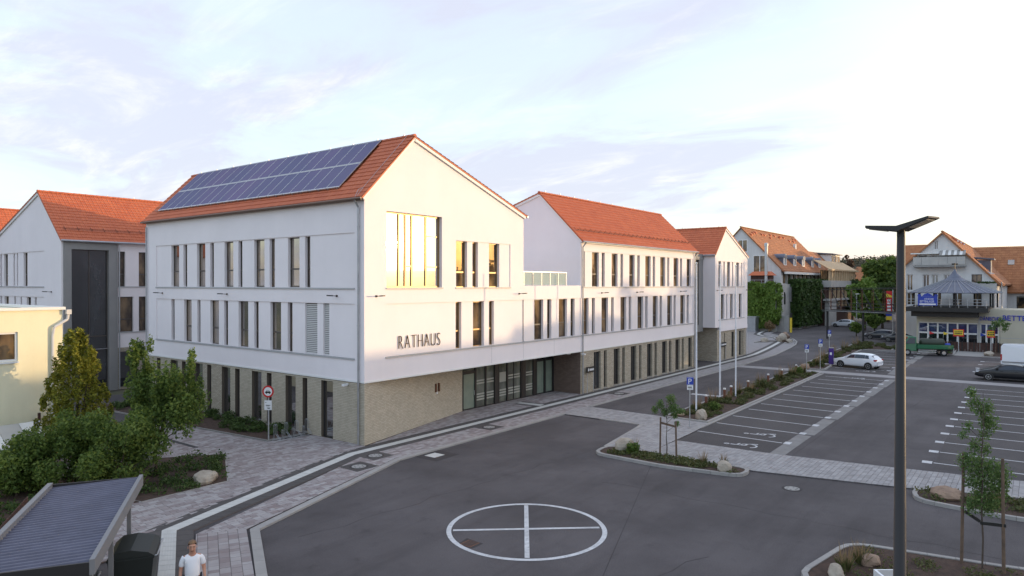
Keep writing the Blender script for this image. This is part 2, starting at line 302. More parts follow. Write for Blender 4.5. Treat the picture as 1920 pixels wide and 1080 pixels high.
class MB:
    def __init__(s): s.v = []; s.f = []
    def poly(s, pts):
        i = len(s.v); s.v += [tuple(p) for p in pts]; s.f.append(tuple(range(i, i + len(pts)))); return s
    def hexa(s, c):
        i = len(s.v); s.v += [tuple(p) for p in c]
        for q in ((0, 3, 2, 1), (4, 5, 6, 7), (0, 1, 5, 4), (1, 2, 6, 5), (2, 3, 7, 6), (3, 0, 4, 7)):
            s.f.append(tuple(i + k for k in q))
        return s
    def box(s, x0, y0, z0, x1, y1, z1):
        return s.hexa([(x0, y0, z0), (x1, y0, z0), (x1, y1, z0), (x0, y1, z0), (x0, y0, z1), (x1, y0, z1), (x1, y1, z1), (x0, y1, z1)])
    def bar(s, F, a0, a1, d0, d1, z0, z1):
        P = F
        return s.hexa([P(a0, d0, z0), P(a1, d0, z0), P(a1, d1, z0), P(a0, d1, z0), P(a0, d0, z1), P(a1, d0, z1), P(a1, d1, z1), P(a0, d1, z1)])
    def extr(s, pts, vec):
        n = len(pts); i = len(s.v); v = Vector(vec)
        s.v += [tuple(p) for p in pts] + [tuple(Vector(p) + v) for p in pts]
        s.f.append(tuple(i + k for k in reversed(range(n)))); s.f.append(tuple(i + n + k for k in range(n)))
        for k in range(n):
            j = (k + 1) % n; s.f.append((i + k, i + j, i + n + j, i + n + k))
        return s
    def prism(s, pts2, z0, z1): return s.extr([(p[0], p[1], z0) for p in pts2], (0, 0, z1 - z0))
    def beam(s, a, b, w, h, up=(0, 0, 1)):
        a = Vector(a); b = Vector(b); d = (b - a).normalized(); x = d.cross(Vector(up))
        if x.length < 1e-4: x = d.cross(Vector((1, 0, 0)))
        x.normalize(); u = x.cross(d).normalized(); x *= w / 2; u *= h / 2
        return s.hexa([a - x - u, b - x - u, b + x - u, a + x - u, a - x + u, b - x + u, b + x + u, a + x + u])
    def tube(s, a, b, r0, r1=None, n=8):
        r1 = r0 if r1 is None else r1
        a = Vector(a); b = Vector(b); d = (b - a).normalized(); x = d.cross(Vector((0, 0, 1)))
        if x.length < 1e-4: x = Vector((1, 0, 0))
        x.normalize(); y = d.cross(x); i = len(s.v)
        for p, r in ((a, r0), (b, r1)):
            for k in range(n):
                t = 2 * math.pi * k / n; s.v.append(tuple(p + x * (r * math.cos(t)) + y * (r * math.sin(t))))
        for k in range(n):
            j = (k + 1) % n; s.f.append((i + k, i + j, i + n + j, i + n + k))
        s.f.append(tuple(i + k for k in reversed(range(n)))); s.f.append(tuple(i + n + k for k in range(n)))
        return s
    def path(s, pts, r, n=6):
        for a, b in zip(pts[:-1], pts[1:]): s.tube(a, b, r, r, n)
        return s
    def lathe(s, prof, n=16, c=(0, 0, 0), axis='z'):
        i = len(s.v)
        for r, z in prof:
            for k in range(n):
                t = 2 * math.pi * k / n; a, b = r * math.cos(t), r * math.sin(t)
                p = (a, b, z) if axis == 'z' else (a, z, b)
                s.v.append((p[0] + c[0], p[1] + c[1], p[2] + c[2]))
        for m in range(len(prof) - 1):
            for k in range(n):
                j = (k + 1) % n; s.f.append((i + m * n + k, i + m * n + j, i + (m + 1) * n + j, i + (m + 1) * n + k))
        s.f.append(tuple(i + k for k in reversed(range(n)))); q = i + (len(prof) - 1) * n; s.f.append(tuple(q + k for k in range(n)))
        return s
    def rock(s, c, r, seed=0, cut=0.0):
        rnd = random.Random(seed); ax = [(Vector((rnd.gauss(0, 1), rnd.gauss(0, 1), rnd.gauss(0, 1))).normalized(), rnd.uniform(0.60, 0.96)) for _ in range(16)]
        nu, nv = 16, 9; i = len(s.v)
        for a in range(nv + 1):
            th = math.pi * a / nv
            for b in range(nu):
                ph = 2 * math.pi * b / nu; d = Vector((math.sin(th) * math.cos(ph), math.sin(th) * math.sin(ph), math.cos(th)))
                k = 1.0
                for n_, h in ax:
                    q = d.dot(n_)
                    if q > 0 and h / q < k: k = h / q
                s.v.append((c[0] + d.x * k * r[0], c[1] + d.y * k * r[1], c[2] + d.z * k * r[2]))
        for a in range(nv):
            for b in range(nu):
                j = (b + 1) % nu; s.f.append((i + a * nu + b, i + (a + 1) * nu + b, i + (a + 1) * nu + j, i + a * nu + j))
        return s
    def build(s, name, m, parent=None, smooth=False, local=False, **k):
        o = mkobj(name, s.v, s.f, m, parent, smooth, local); return setp(o, **k)

def mkmesh(name, v, f, m, smooth=False):
    me = bpy.data.meshes.new(name); me.from_pydata(v, [], f); me.update()
    for q in (m if isinstance(m, (list, tuple)) else [m]): me.materials.append(MT[q] if isinstance(q, str) else q)
    if smooth: me.polygons.foreach_set('use_smooth', [True] * len(me.polygons))
    return me
def mkobj(name, v, f, m, parent=None, smooth=False, local=False):
    if parent is not None and not local:
        w = wloc(parent); v = [(a - w.x, b - w.y, c - w.z) for a, b, c in v]
    return link(bpy.data.objects.new(name, mkmesh(name, v, f, m, smooth)), parent)
def inst(name, me, parent, M):
    o = bpy.data.objects.new(name, me); link(o, parent); w = wloc(parent) if parent else Vector((0, 0, 0))
    M = M.copy(); M.translation = M.translation - w; o.matrix_local = M; return o
def copy_tree(o, parent=None):
    c = o.copy(); COL.objects.link(c); c.parent = parent
    for ch in [x for x in o.children]: copy_tree(ch, c)
    return c
def FR(ox, oy, ux, uy, nx, ny):
    """facade frame: a along the wall, d inward, z up"""
    return lambda a, d, z: (ox + ux * a + nx * d, oy + uy * a + ny * d, z)
def wall_open(m, F, a0, a1, z0, z1, ops, depth, base=0.0):
    """wall sheet at depth base with openings (a0,a1,z0,z1) and reveals going inward"""
    xs = sorted({a0, a1, *[min(max(o[0], a0), a1) for o in ops], *[min(max(o[1], a0), a1) for o in ops]})
    zs = sorted({z0, z1, *[o[2] for o in ops], *[o[3] for o in ops]})
    for i in range(len(xs) - 1):
        cx = (xs[i] + xs[i + 1]) / 2; run = None
        for j in range(len(zs) - 1):
            cz = (zs[j] + zs[j + 1]) / 2
            if any(o[0] < cx < o[1] and o[2] < cz < o[3] for o in ops): continue
            m.poly([F(xs[i], base, zs[j]), F(xs[i + 1], base, zs[j]), F(xs[i + 1], base, zs[j + 1]), F(xs[i], base, zs[j + 1])])
    b, e = base, base + depth
    for x0, x1, y0, y1 in ops:
        m.poly([F(x0, b, y0), F(x0, b, y1), F(x0, e, y1), F(x0, e, y0)]); m.poly([F(x1, b, y0), F(x1, e, y0), F(x1, e, y1), F(x1, b, y1)])
        m.poly([F(x0, b, y0), F(x0, e, y0), F(x1, e, y0), F(x1, b, y0)]); m.poly([F(x0, b, y1), F(x1, b, y1), F(x1, e, y1), F(x0, e, y1)])
def window(parent, F, a0, a1, z0, z1, d, tr=None, fm='frame', pm='pane', mull=(), fw=0.055, label=None):
    m = MB(); t = 0.06
    m.bar(F, a0, a0 + fw, d - t, d, z0, z1); m.bar(F, a1 - fw, a1, d - t, d, z0, z1)
    m.bar(F, a0 + fw, a1 - fw, d - t, d, z0, z0 + fw); m.bar(F, a0 + fw, a1 - fw, d - t, d, z1 - fw, z1)
    if tr is not None: m.bar(F, a0 + fw, a1 - fw, d - t - 0.012, d, tr - 0.045, tr + 0.045)
    for q in mull: m.bar(F, q - fw / 2, q + fw / 2, d - t - 0.006, d, z0 + fw, z1 - fw)
    o = m.build('window', fm, parent)
    MB().bar(F, a0 - 0.004, a1 + 0.004, d - 0.022, d + 0.002, z0 - 0.004, z1 + 0.004).build('pane', pm, o)
    if label: o['label'] = label
    return o

def leaves(name, blobs, n, size, m, parent=None, seed=0, shell=0.55, flat=0.0, aspect=0.6, drop=0.0, **k):
    """many leaf-sized faces spread through ellipsoid clumps (cx,cy,cz,rx,ry,rz[,weight])"""
    rg = np.random.default_rng(seed)
    w = np.array([b[6] if len(b) > 6 else b[3] * b[4] + b[4] * b[5] + b[3] * b[5] for b in blobs]); w = w / w.sum()
    idx = rg.choice(len(blobs), n, p=w); B = np.array([b[:6] for b in blobs], float)[idx]
    d = rg.normal(size=(n, 3)); d /= np.linalg.norm(d, axis=1)[:, None]
    rad = shell + (1 - shell) * rg.random(n) ** 0.6; rad = np.where(rg.random(n) < 0.22, rg.random(n), rad) * (1 + 0.10 * rg.normal(size=n))
    P = B[:, :3] + d * B[:, 3:] * rad[:, None]
    nrm = d * 0.7 + rg.normal(size=(n, 3)) * 0.75 + np.array([0, 0, flat]); nrm /= np.linalg.norm(nrm, axis=1)[:, None]
    t = np.cross(nrm, rg.normal(size=(n, 3))); t /= np.linalg.norm(t, axis=1)[:, None] + 1e-9
    if drop: t = t + np.array([0, 0, -drop]); t /= np.linalg.norm(t, axis=1)[:, None]
    b = np.cross(nrm, t); s = size * (0.6 + 0.8 * rg.random(n))[:, None]
    V = np.stack([P - t * s, P + b * s * aspect + t * s * 0.1, P + t * s, P - b * s * aspect + t * s * 0.1], 1).reshape(-1, 3)
    return leafmesh(name, V, m, parent, **k)
def leafmesh(name, V, m, parent=None, **k):
    if parent is not None: V = V - np.array(wloc(parent))
    n = len(V) // 4; me = bpy.data.meshes.new(name)
    me.vertices.add(4 * n); me.vertices.foreach_set('co', V.astype(np.float32).ravel())
    me.loops.add(4 * n); me.loops.foreach_set('vertex_index', np.arange(4 * n, dtype=np.int32))
    me.polygons.add(n); me.polygons.foreach_set('loop_start', np.arange(0, 4 * n, 4, dtype=np.int32)); me.polygons.foreach_set('loop_total', np.full(n, 4, dtype=np.int32))
    me.update(calc_edges=True); me.materials.append(MT[m])
    return setp(link(bpy.data.objects.new(name, me), parent), **k)
def blades(name, spots, n, h, m, parent=None, seed=0, spread=0.12, wd=0.012, lean=0.5, **k):
    """upright grass blades around spots (x,y,z,scale)"""
    rg = np.random.default_rng(seed); S = np.array(spots, float)[rg.integers(0, len(spots), n)]
    sc = S[:, 3:4]; a = rg.random(n) * 2 * np.pi; r = spread * np.sqrt(rg.random(n))
    base = S[:, :3] + np.stack([np.cos(a) * r, np.sin(a) * r, np.zeros(n)], 1) * sc
    out = np.stack([np.cos(a), np.sin(a), np.zeros(n)], 1) * (lean * rg.random(n) * h)[:, None] * sc + rg.normal(size=(n, 3)) * 0.03
    top = base + out + np.stack([np.zeros(n), np.zeros(n), h * (0.55 + 0.45 * rg.random(n))], 1) * sc
    side = np.stack([-np.sin(a + 1), np.cos(a + 1), np.zeros(n)], 1) * wd * sc
    mid = (base * 0.45 + top * 0.55) - out * 0.12
    V = np.stack([base - side, mid - side * 1.2, top, mid + side * 1.2], 1).reshape(-1, 3)
    return leafmesh(name, V, m, parent, **k)
def grid_leaves(name, P0, U, V_, N, n, size, m, parent=None, seed=0, bulge=0.3, **k):
    """leaf cover over a rectangular wall face (P0 + a U + b V), thickness along N"""
    rg = np.random.default_rng(seed); a = rg.random(n); b = rg.random(n); P0, U, V_, N = (np.array(q, float) for q in (P0, U, V_, N))
    ph = rg.random(6) * 6
    lump = 0.5 + 0.25 * np.sin(a * 17 + ph[0]) * np.sin(b * 13 + ph[1]) + 0.25 * np.sin(a * 37 + ph[2] + 3 * b) * np.sin(b * 29 + ph[3])
    P = P0 + a[:, None] * U + b[:, None] * V_ + N * (bulge * (lump * 0.9 + 0.35 * rg.random(n)))[:, None]
    nr = N * 0.9 + rg.normal(size=(n, 3)) * 0.55 + np.array([0, 0, 0.25]); nr /= np.linalg.norm(nr, axis=1)[:, None]
    t = np.cross(nr, rg.normal(size=(n, 3))); t /= np.linalg.norm(t, axis=1)[:, None]; bb = np.cross(nr, t); s = size * (0.6 + 0.8 * rg.random(n))[:, None]
    W = np.stack([P - t * s, P + bb * s * 0.7, P + t * s, P - bb * s * 0.7], 1).reshape(-1, 3)
    return leafmesh(name, W, m, parent, **k)

def clip(poly, conv):
    """Sutherland-Hodgman, conv counter-clockwise"""
    out = poly
    for i in range(len(conv)):
        a, b = conv[i], conv[(i + 1) % len(conv)]; ex, ey = b[0] - a[0], b[1] - a[1]
        inp, out = out, []
        if not inp: return []
        side = lambda p: ex * (p[1] - a[1]) - ey * (p[0] - a[0])
        for j in range(len(inp)):
            p, q = inp[j - 1], inp[j]; sp, sq = side(p), side(q)
            if (sp >= 0) != (sq >= 0):
                t = sp / (sp - sq); out.append((p[0] + (q[0] - p[0]) * t, p[1] + (q[1] - p[1]) * t))
            if sq >= 0: out.append(q)
    return out
def area(p): return 0.5 * sum(p[i - 1][0] * p[i][1] - p[i][0] * p[i - 1][1] for i in range(len(p)))
def ccw(p): return p if area(p) > 0 else p[::-1]
# ================================================================== GROUND
MB().poly([(-3000, -3000, -0.12), (3000, -3000, -0.12), (3000, 3000, -0.12), (-3000, 3000, -0.12)]).build('ground', 'earth', kind='structure')
road = MB().poly([(-60, -120, 0), (135, -120, 0), (135, -12, 0), (260, -6, 0), (260, 6, 0), (135, 9.4, 0), (95, 14, 0), (60, 14, 0), (-60, 40, 0)]).build('road', 'asphalt', kind='structure')

def paving(name, regions, z0, z1, m, rowh, lens, rot=0.0, parent=None, joint=0.007, seed=1):
    """returns list of clipped paver outlines (one per stone)"""
    rnd = random.Random(seed); c, s = math.cos(rot), math.sin(rot); res = []
    for reg in regions:
        reg = ccw([(x * c + y * s, -x * s + y * c) for x, y in reg])
        x0 = min(p[0] for p in reg); x1 = max(p[0] for p in reg); y0 = min(p[1] for p in reg); y1 = max(p[1] for p in reg)
        y = math.floor(y0 / rowh) * rowh
        while y < y1:
            x = x0 - rnd.random() * 0.4
            while x < x1:
                w = rnd.choice(lens)
                q = clip([(x + joint, y + joint), (x + w - joint, y + joint), (x + w - joint, y + rowh - joint), (x + joint, y + rowh - joint)], reg)
                if len(q) >= 3 and area(q) > 0.004: res.append([(px * c - py * s, px * s + py * c) for px, py in q])
                x += w
            y += rowh
    return res
def lay(stones, parent, m, z0, z1, n_parts=300, name='paver', stuff='paver_field'):
    def far(q):
        x = sum(p[0] for p in q) / len(q); y = sum(p[1] for p in q) / len(q); d = math.hypot(x - CAM.x, y - CAM.y)
        dx, dy = x - CAM.x, y - CAM.y; ang = abs(math.degrees(math.atan2(dy, dx)) - 37.36)
        depth = d * math.cos(R(ang)); yy = 533 + 1294 * 8.15 / max(depth, 0.1)
        return d + (1000 if (ang > 36.5 or yy > 1085) else 0)
    stones = sorted(stones, key=far); rnd = random.Random(3); big = MB()
    for i, q in enumerate(stones):
        dz = rnd.uniform(-0.003, 0.003); mbx = MB() if i < n_parts else big
        k = len(q); b = len(mbx.v); mbx.v += [(p[0], p[1], z1 + dz) for p in q] + [(p[0], p[1], z0) for p in q]
        mbx.f.append(tuple(b + j for j in range(k)))
        for j in range(k): mbx.f.append((b + j, b + k + j, b + k + (j + 1) % k, b + (j + 1) % k))
        if i < n_parts: mbx.build(name, m, parent)
    if big.f: big.build(stuff, m, parent, kind='stuff')
    return stones

PZ = 0.055
# pavement base (joint colour) --------------------------------------------------
plaza = [(-13.35, -5.15), (-11.95, -3.62), (-1.55, -0.32), (0.0, -0.06), (0.0, 4.15), (-2.45, 4.62), (-3.2, 13.5), (-22, 13.5), (-22, -5)]
walkA = [(-11.42, -5.15), (-10.17, -6.02), (-0.82, -3.06), (13.4, -2.95), (24, -2.95), (24, -1.5), (-1.35, -1.5)]
recess = [(0.15, -0.06), (20.58, -0.06), (20.58, 2.44), (10.12, 2.44)]
walkB = [(24, -2.95), (47.5, -2.9), (47.5, -1.5), (24, -1.5)]
lowA = [(-11.42, -5.15), (-10.17, -6.02), (-13.6, -12.3), (-15.0, -11.6)]
fA = [(13.25, -2.95), (16.5, -2.95), (16.25, -8.5), (13.25, -8.5)]
fB = [(13.25, -8.5), (16.25, -8.5), (16.15, -11.55), (13.2, -11.75), (7.3, -11.9), (7.35, -9.6)]
fC = [(7.3, -11.9), (10.68, -11.9), (10.85, -17.0), (7.25, -17.0)]
fD = [(7.25, -17.0), (10.85, -17.0), (11.6, -22.0), (8.3, -22.0)]
fE = [(8.3, -22.0), (11.6, -22.0), (12.6, -27.5), (9.6, -27.5)]
fF = [(9.6, -27.5), (12.6, -27.5), (14.6, -36), (11.4, -36)]
pl1 = [(-11.95, -3.62), (-1.55, -.32), (-1.55, 4.46), (-2.45, 4.62), (-11.95, 4.62)]; pl1b = [(-1.55, -.32), (0, -.06), (0, 4.15), (-1.55, 4.46)]
pl2 = [(-11.95, 4.62), (-2.45, 4.62), (-3.2, 13.5), (-11.95, 13.5)]; pl3 = [(-13.35, -5.15), (-11.95, -3.62), (-11.95, 13.5), (-22, 13.5), (-22, -5.1)]
wa1 = [(-11.42, -5.15), (-10.17, -6.02), (-.82, -3.06), (-1.35, -1.5)]; wa2 = [(-.82, -3.06), (24, -2.95), (24, -1.5), (-1.35, -1.5)]
pave = MB()
for q in (pl1, pl1b, pl2, pl3, wa1, wa2, recess, walkB, lowA, fA, fB, fC, fD, fE, fF): pave.prism(ccw(q), -0.05, PZ - 0.012)
pave = pave.build('pavement', 'joint', kind='structure')
st = paving('p', [pl1, pl1b, pl2, pl3, wa1, wa2, recess], 0, 0, 'paver', 0.2, (0.2, 0.3, 0.3, 0.4), 0.0, seed=4)
st2 = paving('p', [lowA], 0, 0, 'paver', 0.3, (0.2, 0.4, 0.3), math.atan2(6.3, 3.45), seed=5)
inb = lambda q: not (-10.9 < q[0][0] < -4.8 and q[0][1] > 0.4)      # planted triangle hides these
lay([q for q in st + st2 if not (q[0][0] < -12.2 and q[0][1] > -1.5)], pave, 'paver', 0.0, PZ)
st = paving('p', [fA, fB, fC, fD, fE, fF, walkB], 0, 0, 'paver', 0.2, (0.2, 0.3, 0.4), 0.0, seed=9)
lay(st, pave, 'paver2', 0.0, PZ, 0, stuff='paver_crossing')

# strip of white guide slabs between dark bands -----------------------------------
gl = [(-15.0, -10.35), (-11.78, -4.12), (-1.45, -0.80), (6.5, -0.80), (54.5, -0.80)]
for i in range(0, 14):
    t = i / 13; a = (54.5, -0.80); 
curve = [(58, -0.6), (62, -0.1), (66, 0.45), (71, 1.2), (76, 2.0), (81, 3.2), (84.5, 4.6), (86.3, 6.2), (87.5, 7.8), (90, 9.3), (94, 10.3), (100, 11.2)]
gl += curve
def offset_path(path, d):
    out = []
    for i, p in enumerate(path):
        a = Vector(path[max(i - 1, 0)]); b = Vector(path[min(i + 1, len(path) - 1)]); c = Vector(p)
        d1 = (c - a).normalized() if i > 0 else (b - c).normalized(); d2 = (b - c).normalized() if i < len(path) - 1 else d1
        n1 = Vector((-d1.y, d1.x)); n2 = Vector((-d2.y, d2.x)); n = (n1 + n2).normalized(); k = d / max(0.3, n.dot(n1))
        out.append((c.x + n.x * k, c.y + n.y * k))
    return out
def ribbon(m, path, d0, d1, z0, z1):
    A = offset_path(path, d0); B = offset_path(path, d1)
    for i in range(len(path) - 1): m.prism(ccw([A[i], A[i + 1], B[i + 1], B[i]]), z0, z1)
guide = MB()
ribbon(guide, gl, -0.72, 0.72, -0.04, PZ - 0.010)
guide = guide.build('guidance_path', 'joint', kind='structure')
def slabs(path, d0, d1, step, m, name, z1, limit, ribs=False, gap=0.008):
    tot = 0; rest = MB(); A = offset_path(path, d0); B = offset_path(path, d1)
    for i in range(len(path) - 1):
        p, q = Vector(path[i]), Vector(path[i + 1]); ln = (q - p).length; k = max(1, round(ln / step))
        for j in range(k):
            t0 = j / k + gap / ln; t1 = (j + 1) / k - gap / ln
            lp = lambda Q, t: (Q[i][0] + (Q[i + 1][0] - Q[i][0]) * t, Q[i][1] + (Q[i + 1][1] - Q[i][1]) * t)
            c = [lp(A, t0), lp(A, t1), lp(B, t1), lp(B, t0)]
            mb_ = MB() if tot < limit else rest
            mb_.prism(ccw(c), 0.0, z1)
            if ribs and i == 0:
                for r in range(6):
                    u0 = (r + 0.25) / 6; u1 = (r + 0.75) / 6; f = lambda t, u: ((lp(A, t)[0] * (1 - u) + lp(B, t)[0] * u), (lp(A, t)[1] * (1 - u) + lp(B, t)[1] * u))
                    mb_.prism(ccw([f(t0, u0), f(t1, u0), f(t1, u1), f(t0, u1)]), z1 - 0.002, z1 + 0.008)
            if tot < limit: mb_.build(name, m, guide)
            tot += 1
    if rest.f: rest.build(name + '_run', m, guide, kind='stuff')
slabs(gl, -0.22, 0.22, 0.40, 'guide', 'guide_slab', PZ + 0.004, 130, ribs=True)
slabs(gl, 0.228, 0.70, 0.50, 'darkpaver', 'dark_paver', PZ, 75)
slabs(gl, -0.70, -0.228, 0.50, 'darkpaver', 'dark_paver', PZ, 75)
# branch of the guide strip to the entrance
br = MB()
for a, b, w, m in (((13.6, -0.55), (13.9, 1.5), 0.42, 0), ):
    pass
brg = [(14.9, -0.45), (14.75, 1.4)]
m1 = MB(); ribbon(m1, brg, -0.55, 0.55, 0.0, PZ + 0.006); m1.build('dark_border', 'darkpaver', guide)
m1 = MB(); ribbon(m1, brg, -0.27, 0.27, 0.0, PZ + 0.011); m1.build('guide_branch', 'guide', guide)

# kerb stones along the street ------------------------------------------------------
def kerb(parent, path, w, h, step=1.0, closed=False, m='kerb', z0=-0.04, name='kerb_stone'):
    P = list(path) + ([path[0]] if closed else [])
    if closed:
        ext = [P[-2]] + P + [P[1]]; A = offset_path(ext, 0)[1:-1]; B = offset_path(ext, w)[1:-1]
    else: A = P; B = offset_path(P, w)
    for i in range(len(P) - 1):
        ln = (Vector(P[i + 1]) - Vector(P[i])).length; k = max(1, round(ln / step))
        for j in range(k):
            t0 = j / k + 0.006 / max(ln, .01); t1 = (j + 1) / k - 0.006 / max(ln, .01)
            lp = lambda Q, t: (Q[i][0] + (Q[i + 1][0] - Q[i][0]) * t, Q[i][1] + (Q[i + 1][1] - Q[i][1]) * t)
            MB().prism(ccw([lp(A, t0), lp(A, t1), lp(B, t1), lp(B, t0)]), z0, h).build(name, m, parent)
kerb(pave, [(-13.9, -12.8), (-10.12, -6.14), (-0.80, -3.12), (13.3, -3.02), (13.2, -3.02)][:4], -0.30, 0.07)
kerb(pave, [(13.3, -3.02), (13.2, -8.55), (7.3, -9.5)], 0.16, 0.06)
kerb(pave, [(16.6, -3.02), (47.5, -2.98)], -0.22, 0.06, 1.5)

# far part of the pavement, curving away round the corner
farw = MB()
farpoly = [(47.5, -2.9), (58, -2.6), (68, -1.5), (74, -0.6), (79, 0.6), (83.5, 2.3), (86.5, 4.2), (92, 8.0), (104, 10.2), (104, 13.5), (60, 13.5), (57.5, 0.5), (47.5, 0.5)]
farw.prism(ccw(farpoly), -0.05, PZ - 0.02)
farw.build('footpath', mat('far_paving', (0.30, 0.28, 0.275), 0.9, (0.235, 0.215, 0.21), 1.5), kind='structure')
kerb(pave, [(47.5, -2.98), (58, -2.68), (68, -1.58), (74, -0.68), (79, 0.52), (83.5, 2.2), (86.6, 4.1), (92, 7.9)], -0.22, 0.09, 3)

# second crossing strip, gravel channel, bays ---------------------------------------
MB().prism(ccw([(44.5, -3.1), (46.2, -3.1), (46.4, -8.2), (46.6, -17), (47.0, -36), (45.2, -36), (44.8, -17), (44.6, -8.2)]), -0.03, 0.012).build('crossing_strip', 'paver2', kind='structure')
bays = MB()
bays.poly([(10.72, -11.75, 0.004), (10.9, -16.45, 0.004), (44.4, -16.1, 0.004), (44.2, -11.35, 0.004)])
bays.poly([(12.6, -23.1, 0.004), (13.9, -36, 0.004), (44.4, -36, 0.004), (44.3, -22.4, 0.004)])
bays.poly([(47.2, -10.9, 0.004), (47.4, -15.8, 0.004), (72, -14.0, 0.004), (72, -9.8, 0.004)])
bays.build('parking_bays', 'asphalt_bay', kind='structure')
ch = MB(); x = 10.95
while x < 44:
    w = min(5.2, 44.2 - x); ch.prism(ccw([(x, -16.5), (x + w, -16.5 + 0.012 * w), (x + w, -17.2 + 0.012 * w), (x, -17.2)]), -0.03, 0.010); x += 5.5
x = 47.3
while x < 70:
    ch.prism(ccw([(x, -15.9), (x + 5, -15.75), (x + 5, -16.4), (x, -16.55)]), -0.03, 0.010); x += 5.4
ch.build('gutter_strip', 'gutterstone', kind='structure')
bayk = [(10.72, -11.72), (16.15, -11.5), (30, -11.45), (44.1, -11.3)]
kerb(pave, [(13.2, -11.68), (44.1, -11.28)], 0.35, 0.055, 2.0)

# painted markings --------------------------------------------------------------------
mk = MB(); zp = 0.009
def stripe(a, b, w, z=zp):
    a = Vector(a); b = Vector(b); d = (b - a).normalized(); n = Vector((-d.y, d.x)) * w / 2
    mk.poly([(a.x + n.x, a.y + n.y, z), (a.x - n.x, a.y - n.y, z), (b.x - n.x, b.y - n.y, z), (b.x + n.x, b.y + n.y, z)])
xl = [13.75, 16.62, 19.35, 22.25] + [22.25 + 2.55 * k for k in range(1, 9)]
for x in xl:
    if x < 43.6:
        stripe((x, -11.75), (x - 0.15, -16.35), 0.11); stripe((x - 0.02, -16.42), (x - 0.02 + 0.0, -16.75), 0.55, zp + 0.006)
for k in range(12):
    x = 13.75 + 2.53 * k
    stripe((x, -23.0), (x + 0.6, -36), 0.11); stripe((x - 0.02, -22.55), (x, -22.95), 0.5)
for k in range(4):
    x = 54.4 + 3.6 * k; stripe((x, -22.2), (x + 0.4, -30), 0.12); stripe((x, -21.9), (x, -22.25), 0.5)
for k in range(8):
    x = 50.2 + 2.9 * k; stripe((x, -10.9), (x + 0.1, -15.2), 0.11); stripe((x + .1, -15.4), (x + .1, -15.75), 0.5)
stripe((72.0, -9.6), (71.6, -15.0), 0.14)
stripe((25.9, -6.3), (26.1, -8.7), 0.5); stripe((25.9, -8.9), (26.3, -10.2), 0.25)
mk.build('bay_lines', 'paint', kind='structure')
def wheelchair(x, y, s):
    m = MB(); z = zp + 0.002
    def seg(a, b, w):
        a = Vector(a) * s; b = Vector(b) * s; d = (b - a).normalized(); n = Vector((-d.y, d.x)) * w * s / 2
        m.poly([(x + p.x, y + p.y, z) for p in (a + n, a - n, b - n, b + n)])
    for k in range(20):
        t0 = R(-150 + 13 * k); t1 = R(-150 + 13 * (k + 1))
        seg((0.42 * math.cos(t0), -0.3 + 0.42 * math.sin(t0)), (0.42 * math.cos(t1), -0.3 + 0.42 * math.sin(t1)), 0.10)
    seg((-0.1, 0.62), (-0.02, -0.15), 0.14); seg((-0.05, -0.12), (0.42, -0.16), 0.12); seg((0.40, -0.12), (0.62, -0.62), 0.12); seg((-0.06, 0.3), (0.34, 0.26), 0.1)
    for k in range(10): seg((-0.12 + 0.1 * math.cos(k * .63), 0.82 + 0.1 * math.sin(k * .63)), (-0.12 + 0.1 * math.cos((k + 1) * .63), 0.82 + 0.1 * math.sin((k + 1) * .63)), 0.12)
    return m
for (x, y) in ((11.9, -14.9), (14.9, -14.9), (45.2 - 2.6, -14.2), (48.6, -14.0)):
    o = wheelchair(x, y, 0.95).build('wheelchair_marking', 'paint', kind='structure')
# painted circle with cross on the street
rc = MB(); cx, cy, r0, r1 = -4.42, -13.28, 2.50, 2.66; z = 0.009
for k in range(72):
    a, b = 2 * math.pi * k / 72, 2 * math.pi * (k + 1) / 72
    rc.poly([(cx + r0 * math.cos(a), cy + r0 * math.sin(a), z), (cx + r1 * math.cos(a), cy + r1 * math.sin(a), z), (cx + r1 * math.cos(b), cy + r1 * math.sin(b), z), (cx + r0 * math.cos(b), cy + r0 * math.sin(b), z)])
for ang, e in ((-49.5, 0.0), (36.5, 0.0)):
    d = Vector((math.cos(R(ang)), math.sin(R(ang)))); n = Vector((-d.y, d.x)) * 0.075; zz = z + (0.003 if e == 0 and ang > 0 else 0.0)
    rc.poly([(cx - d.x * 2.44 + n.x, cy - d.y * 2.44 + n.y, zz), (cx - d.x * 2.44 - n.x, cy - d.y * 2.44 - n.y, zz), (cx + d.x * 2.44 - n.x, cy + d.y * 2.44 - n.y, zz), (cx + d.x * 2.44 + n.x, cy + d.y * 2.44 + n.y, zz)])
rc.build('landing_circle', 'paint', kind='structure')
# asphalt seams and patches
sm = MB()
sm.prism(ccw([(0.15, -3.25), (1.75, -3.2), (1.75, -4.75), (0.15, -4.8)]), -0.01, 0.006)
for a, b in (((-7.3, -12.0), (-6.2, -13.2)),):
    sm.prism(ccw([(-6.85, -12.35), (-6.25, -12.25), (-6.3, -12.95), (-6.8, -12.95)]), -0.01, 0.006)
sm.build('asphalt_patch', 'patch', kind='structure')
sm = MB(); 
for a, b in (((13.0, -6.2), (44.0, -6.1)), ((10.8, -17.5), (46, -17.3)), ((-14, -20), (6.5, -12.6))):
    a = Vector(a); b = Vector(b); n = (b - a).normalized(); n = Vector((-n.y, n.x)) * 0.012
    sm.poly([(a.x + n.x, a.y + n.y, 0.003), (a.x - n.x, a.y - n.y, 0.003), (b.x - n.x, b.y - n.y, 0.003), (b.x + n.x, b.y + n.y, 0.003)])
rs = random.Random(14)
